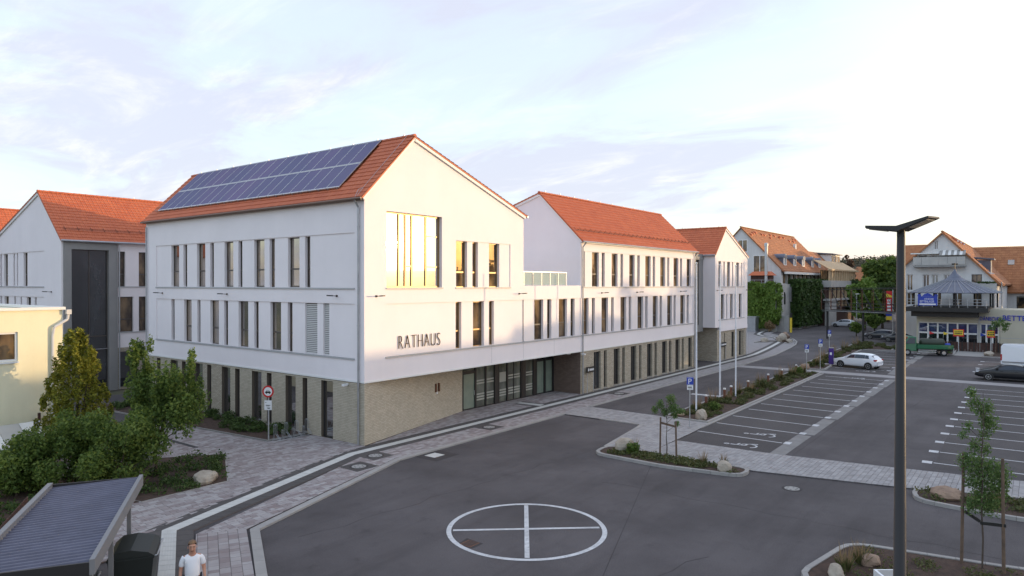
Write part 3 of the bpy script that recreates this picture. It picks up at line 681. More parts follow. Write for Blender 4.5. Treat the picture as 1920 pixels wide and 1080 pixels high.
for a, b, k in (((2.0, -12.5), (2.2, -26.0), 16), ((-9.5, -8.0), (5.0, -9.2), 18), ((20, -19), (43, -21.5), 14), ((-16, -15), (-3, -19), 16), ((18, -7.5), (40, -4.2), 14)):
    a = Vector(a); b = Vector(b); n = (b - a).normalized(); n = Vector((-n.y, n.x)); pts = [a.lerp(b, i / k) + n * rs.uniform(-.18, .18) for i in range(k + 1)]
    for p, q in zip(pts[:-1], pts[1:]):
        w0 = n * rs.uniform(.008, .022); sm.poly([(p.x + w0.x, p.y + w0.y, .0035), (p.x - w0.x, p.y - w0.y, .0035), (q.x - w0.x, q.y - w0.y, .0035), (q.x + w0.x, q.y + w0.y, .0035)])
sm.build('asphalt_seam', 'patch', kind='structure')
# manholes ----------------------------------------------------------------------------
def manhole(x, y, label, r=0.33, z=PZ, sq=True):
    t = thing('manhole_cover', label, 'manhole cover', (x, y, z - 0.002))
    if sq: MB().box(x - 0.62, y - 0.62, z - 0.05, x + 0.62, y + 0.62, z + 0.004).build('surround', 'darkpaver', t)
    MB().lathe([(r + 0.09, z + 0.002), (r + 0.09, z + 0.008), (r, z + 0.008), (r, z + 0.002)], 24, (x, y, 0)).build('ring', 'patch', t)
    MB().lathe([(r - 0.01, z + 0.0), (r - 0.01, z + 0.012)], 24, (x, y, 0)).build('lid', 'concrete', t)
    for k in range(6):
        a = k * math.pi / 3; MB().box(x + .2 * math.cos(a) - .03, y + .2 * math.sin(a) - .03, z + .012, x + .2 * math.cos(a) + .03, y + .2 * math.sin(a) + .03, z + .0135).build('vent_hole', 'patch', t)
manhole(-1.0, -1.95, 'round manhole cover in dark square, beside the brick corner of the town hall')
manhole(-2.75, -2.85, 'round manhole cover in dark square next to the street kerb, lower one of two')
manhole(7.3, -2.1, 'round manhole cover in the pavement in front of the glazed entrance')
manhole(22.5, -2.1, 'round manhole cover in the pavement in front of the long wing', r=0.36)
manhole(5.7, -19.0, 'round manhole cover alone in the asphalt by the kerbed island', r=0.3, z=0.0, sq=False)
t = thing('drain_cover', 'pale square drain cover set in a dark asphalt patch', 'drain cover', (0.9, -3.95, 0))
MB().box(0.55, -4.3, 0, 1.25, -3.65, 0.014).build('lid', 'guide', t)
t = thing('street_gully', 'rusty rectangular gully grate inside the painted circle', 'gully grate', (-6.55, -12.65, 0))
MB().box(-6.78, -12.85, 0, -6.32, -12.40, 0.010).build('frame', 'corten', t)
for k in range(5): MB().box(-6.74 + .085 * k, -12.80, .010, -6.69 + .085 * k, -12.45, .014).build('grate_bar', 'patch', t)
t = thing('slot_drain', 'narrow dark slot drain across the paved forecourt', 'drain channel', (-5.3, 8.2, PZ))
MB().box(-5.42, 6.3, 0.0, -5.18, 10.0, PZ + .006).build('grate', 'darkgrey', t)

# planting beds -----------------------------------------------------------------------
def bed(pts, label, z=0.10, kerbw=0.16, kh=0.13, ks=0.8, kerbed=True, soil='soil'):
    b = MB().prism(ccw(pts), -0.03, z).build('planting_bed', soil, kind='structure')
    if kerbed: kerb(b, ccw(pts), -kerbw, kh, ks, closed=True, name='kerb_stone')
    return b
def rnd_path(pts):
    out = []
    n = len(pts)
    for i in range(n):
        a, b, c = Vector(pts[i - 1]), Vector(pts[i]), Vector(pts[(i + 1) % n])
        r = min(0.6, (a - b).length * 0.4, (c - b).length * 0.4); p = b + (a - b).normalized() * r; q = b + (c - b).normalized() * r
        for t in (0, 0.33, 0.67, 1): out.append(tuple(p * (1 - t) ** 2 + b * 2 * t * (1 - t) + q * t * t))
    return out
island = rnd_path([(5.75, -9.95), (7.3, -9.85), (7.15, -16.75), (6.1, -16.75), (5.55, -13.5)])
bed(island, '')
longb = [(16.25, -8.75), (16.2, -11.3), (44.0, -10.95), (44.2, -8.75)]
bed(longb, '', ks=2.0)
isr = rnd_path([(8.4, -23.0), (6.9, -23.2), (6.6, -26.0), (8.0, -36), (11.0, -36), (9.2, -26)])
bed(isr, '')
isb = rnd_path([(0.45, -22.2), (-2.9, -21.6), (-6.2, -26.5), (-2.0, -29.5), (2.2, -29.8), (1.15, -26.2)])
bed(isb, '')
chargeb = rnd_path([(46.6, -8.3), (46.9, -10.6), (60, -9.6), (71.5, -9.3), (73, -15.0), (78.5, -11.5), (82.6, -7.1), (76, -7.0), (62, -7.3)])
bed(chargeb, '', ks=2.5)
tri = [(-7.45, 5.6), (-5.2, 3.9), (-7.55, -0.35), (-10.95, -0.35), (-12.2, 5.4)]
bed(tri, '', z=PZ + 0.03, kerbw=0.05, kh=PZ + 0.02, kerbed=True, ks=1.5)
tri2 = [(-11.0, -.3), (-12.25, 5.35), (-9.9, 10.2), (-18, 10.2), (-18, -2.5), (-14.3, .35)]
bed(tri2, '', z=PZ + .025, kerbed=False)
hb = [(-0.05, 4.9), (-2.25, 4.95), (-2.9, 12.2), (-3.6, 23), (-0.05, 23)]
bed(hb, '', z=PZ + 0.03, kerbw=0.05, kh=PZ + 0.03, ks=2.0)
fb1 = rnd_path([(73.5, 4.6), (77.5, 4.3), (78.5, 3.0), (75.5, 3.2)]); bed(fb1, '', ks=2)
fb2 = rnd_path([(74.5, 0.35), (79.6, 1.0), (84, 3.0), (87.6, 5.3), (83, 4.6), (79.0, 2.6)]); bed(fb2, '', ks=2)
shopbed = [(70.6, -18.9), (79, -18.6), (79, -12.0), (73, -12.5)]; bed(shopbed, '', ks=2.5)
shopbed2 = [(70.5, -21.9), (79, -21.9), (79, -36), (70.5, -36)]; bed(shopbed2, '', ks=2.5)
MB().prism(ccw([(70.6, -19.0), (80, -18.9), (80, -21.7), (70.6, -21.8)]), -0.03, 0.03).build('shop_ramp', 'kerb', kind='structure')
# ================================================================== ROOF TILES
def tile_roof(parent, O, e, s, W, S, tw=0.30, th=0.36, m='tile', n_parts=300, holes=(), name='roof_tile', seed=1):
    """interlocking tiles on a slope: O eave corner, e along the eave, s up the slope"""
    O, e, s = Vector(O), Vector(e).normalized(), Vector(s).normalized(); n = e.cross(s).normalized()
    if n.z < 0: n = -n
    rows = int(math.ceil(S / th)); cols = max(1, round(W / tw)); tw = W / cols; rnd = random.Random(seed)
    def prof(hh):
        w = tw - 0.006
        top = [(0.0, 0.0), (w * .22, 0.030), (w * .5, 0.012), (w * .80, 0.030), (w, 0.012)]
        v = []; f = []
        for (x, z) in top: v.append((x, 0.0, z + 0.035))
        for (x, z) in top: v.append((x, hh + 0.03, z + 0.004))
        for (x, z) in top: v.append((x, 0.0, -0.005))
        for k in range(4): f += [(k, k + 1, 5 + k + 1, 5 + k), (10 + k, 10 + k + 1, k + 1, k)]
        return v, f
    v0, f0 = prof(th); base = mkmesh(name, v0, f0, m)
    M = Matrix((( e.x, s.x, n.x), (e.y, s.y, n.y), (e.z, s.z, n.z)))
    cells = []
    for r in range(rows):
        hh = min(th, S - r * th)
        for c in range(cols):
            a0, b0 = c * tw, r * th
            if any(h[0] < a0 + tw / 2 < h[1] and h[2] < b0 + hh * .5 < h[3] for h in holes): continue
            p = O + e * a0 + s * b0 + n * (0.004 + rnd.uniform(-.003, .003)); cells.append(((p - CAM).length, p, hh))
    cells.sort(key=lambda q: q[0]); rest = MB()
    for i, (d, p, hh) in enumerate(cells):
        if i < n_parts and hh > th * .95: inst(name, base, parent, Matrix.Translation(p) @ M.to_4x4())
        else:
            v, f = prof(hh) if hh < th * .95 else (v0, f0); b = len(rest.v)
            rest.v += [tuple(p + M @ Vector(q)) for q in v]; rest.f += [tuple(b + k for k in q) for q in f]
    if rest.f: rest.build('roof_tile_field', m, parent, kind='stuff')
def ridge_caps(parent, a, b, r=0.13, step=0.42, m='tile', knob=True):
    a, b = Vector(a), Vector(b); d = b - a; k = max(1, round(d.length / step)); u = d.normalized(); x = u.cross(Vector((0, 0, 1))).normalized()
    mb_ = MB(); kn = MB()
    for j in range(k):
        p, q = a + d * (j / k), a + d * ((j + 1.08) / k); i = len(mb_.v)
        for P, rr in ((p, r), (q, r * .9)):
            for t in range(7):
                g = math.pi * t / 6; mb_.v.append(tuple(P + x * (rr * math.cos(g)) + Vector((0, 0, rr * math.sin(g) - 0.03))))
        for t in range(6): mb_.f.append((i + t, i + t + 1, i + 8 + t, i + 7 + t))
        mb_.f.append(tuple(range(i, i + 7)))
        if knob and j % 5 == 2: kn.box(p.x - .03, p.y - .03, p.z + r - .04, p.x + .03, p.y + .03, p.z + r + .05)
    mb_.build('ridge_cap', m, parent)
    if kn.f: kn.build('ridge_clip', 'galv', parent)
def snow_hooks(parent, O, e, s, W, up, step=0.8, m='zinc', rail=True):
    O, e, s = Vector(O), Vector(e).normalized(), Vector(s).normalized(); n = e.cross(s).normalized()
    if n.z < 0: n = -n
    k = int(W / step)
    for j in range(k + 1):
        p = O + e * (j * step + 0.2) + s * up
        MB().beam(p, p + s * .45 + n * .06, .03, .02, n).beam(p + n * .05 + s * .06, p + n * .24 + s * .02, .035, .025, e).build('snow_hook', m, parent)
    if rail:
        g = MB()
        for h in (.12, .21): g.tube(O + s * (up + .04) + n * h, O + s * (up + .04) + n * h + e * W, 0.014, n=5)
        g.build('snow_rail', m, parent)
def wall_lamp(parent, F, a, z, label=None):
    m = MB(); m.bar(F, a - .05, a + .05, -0.05, 0.004, z - .05, z + .05); p = Vector(F(a, -0.05, z)); q = Vector(F(a, -0.42, z + .02)); m.beam(p, q, .045, .035)
    o = m.build('wall_spotlight', 'bronze', parent); c = Vector(F(a, -.40, z + .02)); d = (q - p).normalized()
    MB().beam(c - d * .08, c + d * .22, .13, .06).build('lamp_head', 'black', o)
def downpipe(parent, x, y, z0, z1, r=0.05, m='zinc'):
    g = MB().tube((x, y, z0), (x, y, z1), r, n=8)
    for z in (z0 + 0.5, (z0 + z1) / 2, z1 - 1.0): g.tube((x, y, z), (x, y, z + .05), r + .014, n=8)
    return g.build('downpipe', m, parent)
def camera_dome(parent, F, a, z):
    m = MB().bar(F, a - .05, a + .05, -.10, 0.002, z - .02, z + .06).bar(F, a - .09, a + .09, -.34, -.10, z - .06, z + .05)
    return m.build('surveillance_camera', 'white', parent)
def bricks(parent, F, a0, a1, z0, z1, ops, n_parts, m='brick', bw=0.25, bh=0.0833, pr=0.012, side='x'):
    """single bricks with recessed joints over a wall face"""
    cells = []; rnd = random.Random(11); r = 0; z = z0
    while z + bh <= z1 + .03:
        zt = min(z + bh - .011, z1 - .002); a = a0 - (0 if r % 2 else bw / 2)
        while a < a1:
            s0, s1 = max(a, a0), min(a + bw - .011, a1)
            segs = [(s0, s1)]
            for o in ops:
                if o[2] < (z + zt) / 2 < o[3]:
                    segs = [q for p in segs for q in ((p[0], min(p[1], o[0])), (max(p[0], o[1]), p[1])) if q[1] - q[0] > .02]
            for p in segs:
                if p[1] - p[0] > .02: cells.append((p[0], p[1], z, zt))
            a += bw
        z += bh; r += 1
    c = lambda q: (Vector(F((q[0] + q[1]) / 2, 0, q[2])) - CAM).length
    cells.sort(key=c); big = MB()
    for i, (p, q, zz, zt) in enumerate(cells):
        mb_ = MB() if i < n_parts else big; d = -pr + rnd.uniform(-.002, .002); b = len(mb_.v)
        mb_.v += [F(p, 0.001, zz), F(q, 0.001, zz), F(q, 0.001, zt), F(p, 0.001, zt), F(p, d, zz), F(q, d, zz), F(q, d, zt), F(p, d, zt)]
        mb_.f += [tuple(b + k for k in t) for t in ((4, 5, 6, 7), (0, 1, 5, 4), (3, 7, 6, 2), (0, 4, 7, 3), (1, 2, 6, 5))]
        if i < n_parts: mb_.build('brick', m, parent)
    if big.f: big.build('brick_field', m, parent, kind='stuff')
def text_letters(parent, s, F, a0, z0, h, adv, m, depth=0.04, sx=0.8, name='letter', gap_d=-0.03, bold=0.0, widths=None):
    """raised letters, one object each, on a facade frame"""
    a = a0
    for ch in s:
        if ch == ' ': a += adv * .6; continue
        cu = bpy.data.curves.new('glyph', 'FONT'); cu.body = ch; cu.size = 1.0; cu.offset = bold; cu.extrude = 0.0
        o = bpy.data.objects.new('glyph', cu); COL.objects.link(o); dg = bpy.context.evaluated_depsgraph_get()
        me = bpy.data.meshes.new_from_object(o.evaluated_get(dg)); bpy.data.objects.remove(o)
        xs = [v.co.x for v in me.vertices]; w = max(xs) - min(xs); k = h / 0.70; x0 = min(xs)
        front = MB(); front.v = [F(a + (v.co.x - x0) * k * sx, gap_d - depth, z0 + v.co.y * k) for v in me.vertices]; front.f = [tuple(p.vertices) for p in me.polygons]
        # side walls from boundary edges
        cnt = {}
        for p in me.polygons:
            for e in p.edge_keys: cnt[e] = cnt.get(e, 0) + 1
        nb = len(front.v); front.v += [F(a + (v.co.x - x0) * k * sx, gap_d, z0 + v.co.y * k) for v in me.vertices]
        for e, c in cnt.items():
            if c == 1: front.f.append((e[0], e[1], nb + e[1], nb + e[0]))
        front.build(name, m, parent); bpy.data.meshes.remove(me)
        a += w * k * sx + adv

# ================================================================== TOWN HALL, gabled main block
TH = thing('town_hall', 'white gabled town hall with RATHAUS lettering, big sunlit window and solar roof', 'building', (0, 0, 0))
FA = FR(0, 0, 1, 0, 0, 1)            # street front, Y = 0
FL = FR(0, 0, 0, 1, 1, 0)            # forecourt side, X = 0
ZB = 3.22
w = MB()
big = (1.48, 5.65, 7.96, 11.93)
ub = (6.83, 11.99, 7.96, 10.68); lb = (1.45, 20.48, 4.38, 7.13)
wall_open(w, FA, 0, 13.4, ZB, 12.6, [big, ub, (1.45, 13.4, 4.38, 7.13)], 0.05)
wall_open(w, FA, 13.4, 20.5, ZB, 8.05, [(13.4, 20.48, 4.38, 7.13)], 0.05)
up_w = [(6.87, 7.86), (8.34, 8.85), (9.90, 10.92)]
lo_w = [(6.85, 7.35), (8.39, 9.40), (9.90, 10.38), (14.69, 15.74), (16.21, 16.73), (17.66, 18.72), (19.2, 19.75)]
wall_open(w, FA, ub[0], ub[1], ub[2], ub[3], [(a, b, 7.96, 10.66) for a, b in up_w], 0.24, 0.05)
wall_open(w, FA, lb[0], lb[1], lb[2], lb[3], [(a, b, 4.40, 7.11) for a, b in lo_w], 0.24, 0.05)
w.poly([FA(big[0], .05, big[2]), FA(big[0], .30, big[2]), FA(big[0], .30, big[3]), FA(big[0], .05, big[3])]); w.poly([FA(big[1], .05, big[2]), FA(big[1], .30, big[2]), FA(big[1], .30, big[3]), FA(big[1], .05, big[3])])
w.poly([FA(big[0], .05, big[2]), FA(big[1], .05, big[2]), FA(big[1], .30, big[2]), FA(big[0], .30, big[2])]); w.poly([FA(big[0], .05, big[3]), FA(big[1], .05, big[3]), FA(big[1], .30, big[3]), FA(big[0], .30, big[3])])
w.poly([(0, 0, 12.6), (13.4, 0, 12.6), (3.4, 0, 16.02)])
bl = (0.75, 21.55, 7.95, 10.76); bl2 = (0.75, 21.55, 4.37, 7.14)
wall_open(w, FL, 0, 23, ZB, 12.6, [bl, bl2], 0.05)
lup = [(18.51, 19.54), (17.47, 17.95), (15.21, 16.22), (14.19, 14.63), (11.98, 12.96), (11.0, 11.43), (8.71, 9.74), (7.69, 8.21), (5.39, 6.44), (4.43, 4.89)]
llo = [(19.13, 19.56), (16.9, 17.86), (15.81, 16.2), (13.61, 14.61), (12.58, 13.03), (10.38, 11.41), (9.31, 9.77), (7.1, 8.13), (6.03, 6.48)]
lblind = [(3.83, 4.9), (2.82, 3.33)]
wall_open(w, FL, *bl, [(a, b, 7.97, 10.72) for a, b in lup], 0.22, 0.05)
wall_open(w, FL, *bl2, [(a, b, 4.39, 7.12) for a, b in llo + lblind], 0.22, 0.05)
# hidden sides, soffit, parapet and terrace
w.poly([(13.4, 0, 8.0), (13.4, 23, 8.0), (13.4, 23, 12.6), (13.4, 0, 12.6)]); w.poly([(0, 23, 0), (13.4, 23, 0), (13.4, 23, 12.6), (3.4, 23, 16.02), (0, 23, 12.6)])
w.poly([(0, 0, ZB), (20.5, 0, ZB), (20.5, 12, ZB), (0, 12, ZB)])
w.box(13.4, 0.003, 7.90, 20.5, 0.30, 8.05); w.poly([(13.4, 0.3, 7.75), (20.5, 0.3, 7.75), (20.5, 14, 7.75), (13.4, 14, 7.75)])
w.poly([(13.4, 14, 3), (20.5, 14, 3), (20.5, 14, 7.75), (13.4, 14, 7.75)])
w.build('wall', 'stucco', TH)
# base bead under the white storeys
MB().box(-0.025, -0.03, ZB - .05, 20.5, 0.0, ZB + .04).box(-.03, 0.001, ZB - .05, 0.0, 23, ZB + .04).build('base_moulding', 'trim', TH)
# sill bands under the window recesses
s = MB()
s.bar(FA, big[0] - .05, big[1] + .05, -.06, .06, big[2] - .07, big[2]); s.bar(FA, ub[0] - .05, ub[1] + .03, -.06, .06, ub[2] - .07, ub[2]); s.bar(FA, lb[0] - .05, 20.48, -.06, .06, lb[2] - .07, lb[2])
s.bar(FL, bl[0] - .03, bl[1] + .03, -.06, .06, bl[2] - .07, bl[2]); s.bar(FL, bl2[0] - .03, bl2[1] + .03, -.06, .06, bl2[2] - .07, bl2[2])
s.build('sill_band', 'sill', TH)
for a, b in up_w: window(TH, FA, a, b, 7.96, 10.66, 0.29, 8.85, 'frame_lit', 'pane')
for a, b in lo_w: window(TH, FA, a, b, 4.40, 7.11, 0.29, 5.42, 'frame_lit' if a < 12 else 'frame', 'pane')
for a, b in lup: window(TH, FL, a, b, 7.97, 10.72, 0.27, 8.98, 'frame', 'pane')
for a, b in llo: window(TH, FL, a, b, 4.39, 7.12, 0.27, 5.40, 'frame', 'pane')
for a, b in lblind:
    bo = MB().bar(FL, a, b, .17, .19, 4.39, 7.12).build('window', 'frame', TH, label='window behind a closed slatted blind')
    for k in range(27): MB().bar(FL, a + .01, b - .01, .13, .165, 4.40 + .1 * k, 4.465 + .1 * k).build('blind_slat', 'blind', bo)
# big window: mullions, upper and lower lights, each pane its own
bw = MB(); t0, d = .06, .30
edges = [1.48, 2.55, 3.03, 3.52, 4.60, 5.65]
for q in edges: bw.bar(FA, max(q - t0, 1.48), min(q + t0, 5.65), d - .09, d, 7.96, 11.93)
for a, b in zip(edges[:-1], edges[1:]):
    for z in (7.96, 11.85): bw.bar(FA, a + t0, b - t0, d - .085, d, z, z + .08)
for a, b, z in ((3.03, 3.52, 9.06), (4.60, 5.65, 9.06), (4.60, 5.65, 10.75)): bw.bar(FA, a + t0, b - t0, d - .08, d, z, z + .09)
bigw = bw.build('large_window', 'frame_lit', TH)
for a, b in zip(edges[:-1], edges[1:]): MB().bar(FA, a + .01, b - .01, d - .03, d + .01, 7.98, 11.92).build('pane', 'pane_big', bigw)
# ground floor: oblique brick wall, forecourt brick wall
ob = Vector((10.12, 2.38)); on = ob.normalized(); FO = FR(0.02, 0.02, on.x, on.y, -on.y, on.x); OL = ob.length
g = MB(); wall_open(g, FO, 0, OL, 0, ZB, [], .1)
gw = [(15.46, 16.58), (14.44, 14.94), (12.27, 13.23), (11.24, 11.74), (8.96, 9.95), (7.96, 8.43), (5.69, 6.63), (4.65, 5.07), (17.6, 18.1), (18.6, 19.6), (21, 21.5)]
gops = [(a, b, .16, 3.06) for a, b in gw] + [(2.47, 3.45, .03, 3.06)]
FLB = FR(0.02, 0, 0, 1, 1, 0)
wall_open(g, FLB, 0.02, 23, 0, ZB, gops, .22)
g.build('brick_backing', 'mortar', TH)
bricks(TH, FO, 0.0, OL, 0.06, ZB - .05, [], 200)
bricks(TH, FLB, 0.0, 12.6, 0.06, ZB - .05, gops, 100)
MB().bar(FLB, 12.6, 23, -.012, .0, 0, .06).build('plinth', 'mortar', TH)
g = MB(); wall_open(g, FR(0.008, 0, 0, 1, 1, 0), 12.6, 23, .06, ZB - .05, gops, .01); g.build('brick_facing', 'brickwall', TH)
for a, b in gw: window(TH, FLB, a, b, .16, 3.06, .22, None, 'frame', 'pane_dark')
dr = window(TH, FLB, 2.47, 3.45, .03, 3.06, .20, None, 'darkgrey', 'pane_dark'); dr.name = 'side_door'; dr['label'] = 'dark glazed side door in the brick wall'
s = MB()
for a, b in gw: s.bar(FLB, a - .03, b + .03, -.05, .12, .10, .155)
s.build('window_ledge', 'concrete', TH)
# recessed glazed entrance on Y = 2.45
FG = FR(0, 2.45, 1, 0, 0, 1); cols = [10.12, 11.38, 12.42, 13.40, 13.80, 14.76, 16.35, 16.85, 17.86, 18.22, 19.30, 20.40]
e = MB()
for q, ww in zip(cols, (.05, .07, .06, .05, .05, .06, .05, .05, .05, .06, .10, .08)): e.bar(FG, q - ww, q + ww, -.10, .05, PZ, 3.2)
e.bar(FG, 13.45, 13.75, -.09, .05, PZ, 3.2); e.bar(FG, 16.4, 16.8, -.13, .05, PZ, 3.2); e.bar(FG, 17.91, 18.16, -.09, .05, PZ, 3.2)
for a, b in zip(cols[:-1], cols[1:]): e.bar(FG, a + .07, b - .07, -.06, .04, 3.08, 3.2); e.bar(FG, a + .07, b - .07, -.06, .04, PZ, .13)
e.bar(FG, 10.17, 11.31, -.07, .04, 2.35, 2.55); e.bar(FG, 15.5, 15.56, -.05, .03, .13, 3.08)
e.bar(FG, 18.28, 20.3, -.07, .04, 2.46, 2.6)
ent = e.build('entrance_glazing', 'darkgrey', TH)
for i, (a, b) in enumerate(zip(cols[:-1], cols[1:])):
    if i in (3, 6, 8): continue
    if i in (9, 10):
        z1 = 2.46
        MB().bar(FG, a + .10, b - .30, -.012, .012, .14, z1).build('door_leaf', 'frost', ent); MB().bar(FG, b - .28, b - .10, -.012, .012, .14, z1).build('side_light', 'frost', ent)
        MB().bar(FG, a + .07, b - .08, -.01, .014, 2.6, 3.08).build('fanlight', 'pane_dark', ent); continue
    if i == 0:
        MB().bar(FG, a + .05, b - .07, -.012, .012, .13, 2.36).build('door_leaf', 'frost', ent); MB().tube(FG(11.2, -.12, .95), FG(11.2, -.12, 1.25), .015).build('door_handle', 'galv', ent)
        MB().bar(FG, a + .05, b - .07, -.012, .012, 2.55, 3.08).build('fanlight', 'pane_door', ent); continue
    MB().bar(FG, a + .04, b - .04, -.012, .012, .13, 3.08).build('pane', 'pane_door', ent)
    for z in (.52, .70, .88, 1.58, 1.76) if i not in (4,) else (.50, .68, .86):
        for (p, q) in ((a + .07, b - .07),): MB().bar(FG, p, q, -.022, -.014, z, z + .10).build('privacy_stripe', 'frost_band', ent)
    if i == 4: MB().bar(FG, a + .12, b - .1, -.022, -.014, 1.45, 2.12).build('notice_panel', 'frost_band', ent)
text_letters(ent, 'Rathaus', FG, 18.52, 2.72, .20, .02, 'white', .02, .85, gap_d=-.06)
MB().bar(FG, 19.5, 20.3, -.16, -.06, 2.80, 2.92).build('door_operator', 'galv', ent)
# side wall of the recess and the pier
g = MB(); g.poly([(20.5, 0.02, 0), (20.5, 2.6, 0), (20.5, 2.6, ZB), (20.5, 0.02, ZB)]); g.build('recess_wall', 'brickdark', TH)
camera_dome(TH, FR(20.49, 0, 0, 1, 1, 0), .9, 3.0)
camera_dome(TH, FL, 1.25, 3.02)
for a in (6.9, 7.25): MB().bar(FO, a, a + .12, -.09, .001, 1.75, 2.25).build('intercom', 'corten', TH)
MB().bar(FO, 7.05, 7.18, -.05, .001, 1.62, 1.74).build('bell_plate', 'white', TH)
# glass railing of the terrace
rg_ = MB()
for k in range(6): rg_.box(13.6 + k * 1.02 - .02, .10, 8.05, 13.6 + k * 1.02 + .02, .16, 8.95)
for k in range(4): rg_.box(18.66, .9 + k * 1.1, 8.05, 18.72, .96 + k * 1.1, 8.95)
rg_.box(13.42, .09, 8.95, 18.74, .17, 9.0).box(18.65, .17, 8.95, 18.74, 5, 9.0)
tr = rg_.build('terrace_railing', 'galv', TH)
for k in range(5): MB().box(13.66 + k * 1.02, .12, 8.1, 14.56 + k * 1.02, .14, 8.92).build('railing_pane', 'rail_glass', tr)
for k in range(4): MB().box(18.68, .2 + k * 1.1, 8.1, 18.70, 1.2 + k * 1.1, 8.92).build('railing_pane', 'rail_glass', tr)
# roof ------------------------------------------------------------------------------
r2 = math.sqrt(.5)
Sl = (3.4 + .22) / r2
rf = MB(); y0, y1 = -.14, 23.12
rf.extr([(-.22, y0, 12.40), (3.4, y0, 16.02), (3.4, y0, 16.09), (-.27, y0, 12.47)], (0, y1 - y0, 0))
sr = Vector((10.15, 0, -3.47)).normalized(); 
rf.extr([(3.4, y0, 16.02), (13.62, y0, 12.53), (13.62, y0, 12.62), (3.4, y0, 16.10)], (0, y1 - y0, 0))
roofA = rf.build('roof', 'tile', TH)
tile_roof(TH, (-.25, y0, 12.475), (0, 1, 0), (1, 0, 1), y1 - y0, Sl + .04, holes=[(2.35, 21.9, 1.3, 4.75)], seed=2)
tile_roof(TH, (13.66, y0, 12.62), (0, 1, 0), (-10.22, 0, 3.48), y1 - y0, 10.8, th=.36, tw=1.16, n_parts=0)
ridge_caps(TH, (3.4, y0, 16.13), (3.4, y1, 16.13))
v = MB()
v.beam((-.16, -.06, 12.40), (3.40, -.06, 15.97), .12, .16, (-1, 0, 1)); v.beam((3.40, -.06, 15.96), (13.5, -.06, 12.50), .12, .20, (.3, 0, 1))
v.build('verge_board', 'trim', TH)
gu = MB().tube((-.33, y0, 12.42), (-.33, y1, 12.42), .055, n=8).box(-.26, y0 + .1, 12.34, 0, y1 - .1, 12.37)
gu.build('gutter', 'gutter', TH); MB().tube((13.72, y0, 12.55), (13.72, y1, 12.55), .07, n=8).build('gutter', 'zinc', TH)
gu = MB().tube((-.33, .35, 12.36), (-.09, .35, 12.0), .05).build('gutter_elbow', 'zinc', TH)
downpipe(TH, -.09, .35, .05, 12.0); downpipe(TH, -.10, 22.8, .05, 12.1)
lc = MB()
lc.path([(-.28, .25, 12.52), (.3, .3, 13.15), (3.36, .4, 16.2)], .009, 5).path([(-.30, .35, 12.5), (-.1, .32, 12.9), (.1, .2, 13.0)], .012, 5)
lc.build('lightning_wire', 'galv', TH)
snow_hooks(TH, (-.22, 2.3, 12.50), (0, 1, 0), (1, 0, 1), 19.6, .78, .78, rail=False)
for a in (.77, 12.91): wall_lamp(TH, FA, a, 7.53)
for a in (20.65, 12.58, 2.12): wall_lamp(TH, FL, a, 7.53)
text_letters(TH, 'RATHAUS', FA, 2.33, 4.71, .75, .135, 'bronze', .05, .62, gap_d=0.02, bold=-.03)
jt = MB()
for x in (10.1, 13.4, 17.0): jt.bar(FA, x - .008, x + .008, -.003, .001, ZB + .05, 4.3)
jt.build('facade_joint', 'sill', TH)

# solar array on the forecourt slope ----------------------------------------------------
SA = thing('solar_array', 'bluish solar panels in two rows on the red town hall roof', 'solar panels', (0.5, 2.1, 13.2))
e_, s_, n_ = Vector((0, 1, 0)), Vector((r2, 0, r2)), Vector((-r2, 0, r2))
O = Vector((.44, 2.35, 13.16)) + n_ * .12; pw = 19.6 / 18
fm, gm = MB(), MB()
def slab(m, O, a0, a1, b0, b1, h0, h1):
    c = lambda a, b, h: tuple(O + e_ * a + s_ * b + n_ * h)
    m.hexa([c(a0, b0, h0), c(a1, b0, h0), c(a1, b1, h0), c(a0, b1, h0), c(a0, b0, h1), c(a1, b0, h1), c(a1, b1, h1), c(a0, b1, h1)])
for r in range(2):
    for c in range(18):
        a, b = c * pw, r * 2.08
        m = MB()
        for q in ((a + .004, a + .026, b, b + 2.0), (a + pw - .026, a + pw - .004, b, b + 2.0), (a + .026, a + pw - .026, b, b + .035), (a + .026, a + pw - .026, b + 1.965, b + 2.0)): slab(m, O, *q, 0, .04)
        po = m.build('solar_panel', 'galv', SA)
        m = MB(); slab(m, O, a + .026, a + pw - .026, b + .035, b + 1.965, .008, .032); m.build('cell_sheet', 'solar', po)
rl = MB()
for b in (-.06, 2.0, 4.1): slab(rl, O, 0, 19.6, b, b + .05, -.02, .045)
rl.build('mounting_rail', 'galv', SA)

# ================================================================== LONG WING (B)
LW = thing('town_hall_wing', 'long three-storey white wing with red roof behind the flagpoles', 'building', (20.5, 0, 0))
FB = FR(20.5, 0, 1, 0, 0, 1); X0 = 20.5; WL = 21.1
bu = [(20.88, 21.18), (22.18, 23.21), (23.66, 24.12), (25.21, 26.17), (26.66, 27.11), (28.16, 29.11), (29.59, 30.05), (31.07, 32.1), (32.51, 32.99), (34.01, 35.06), (35.46, 35.91), (36.84, 37.91), (38.27, 38.76), (39.82, 40.8)]
blw = [(20.77, 21.70), (22.19, 22.64), (23.63, 24.64), (25.14, 25.57), (26.67, 27.65), (28.08, 28.52), (29.65, 30.69), (31.09, 31.55), (32.53, 33.5), (33.92, 34.41), (35.48, 36.51), (36.86, 37.33), (38.35, 39.4), (39.84, 40.35)]
bg_ = [(22.44, 23.48), (23.97, 24.43), (25.54, 26.5), (26.95, 27.4), (28.42, 29.42), (29.91, 30.35), (31.41, 32.4), (32.86, 33.34), (34.38, 35.38), (35.84, 36.36), (37.23, 38.19), (38.68, 39.15), (40.18, 41.1)]
sh = lambda l: [(a - X0, b - X0) for a, b in l]
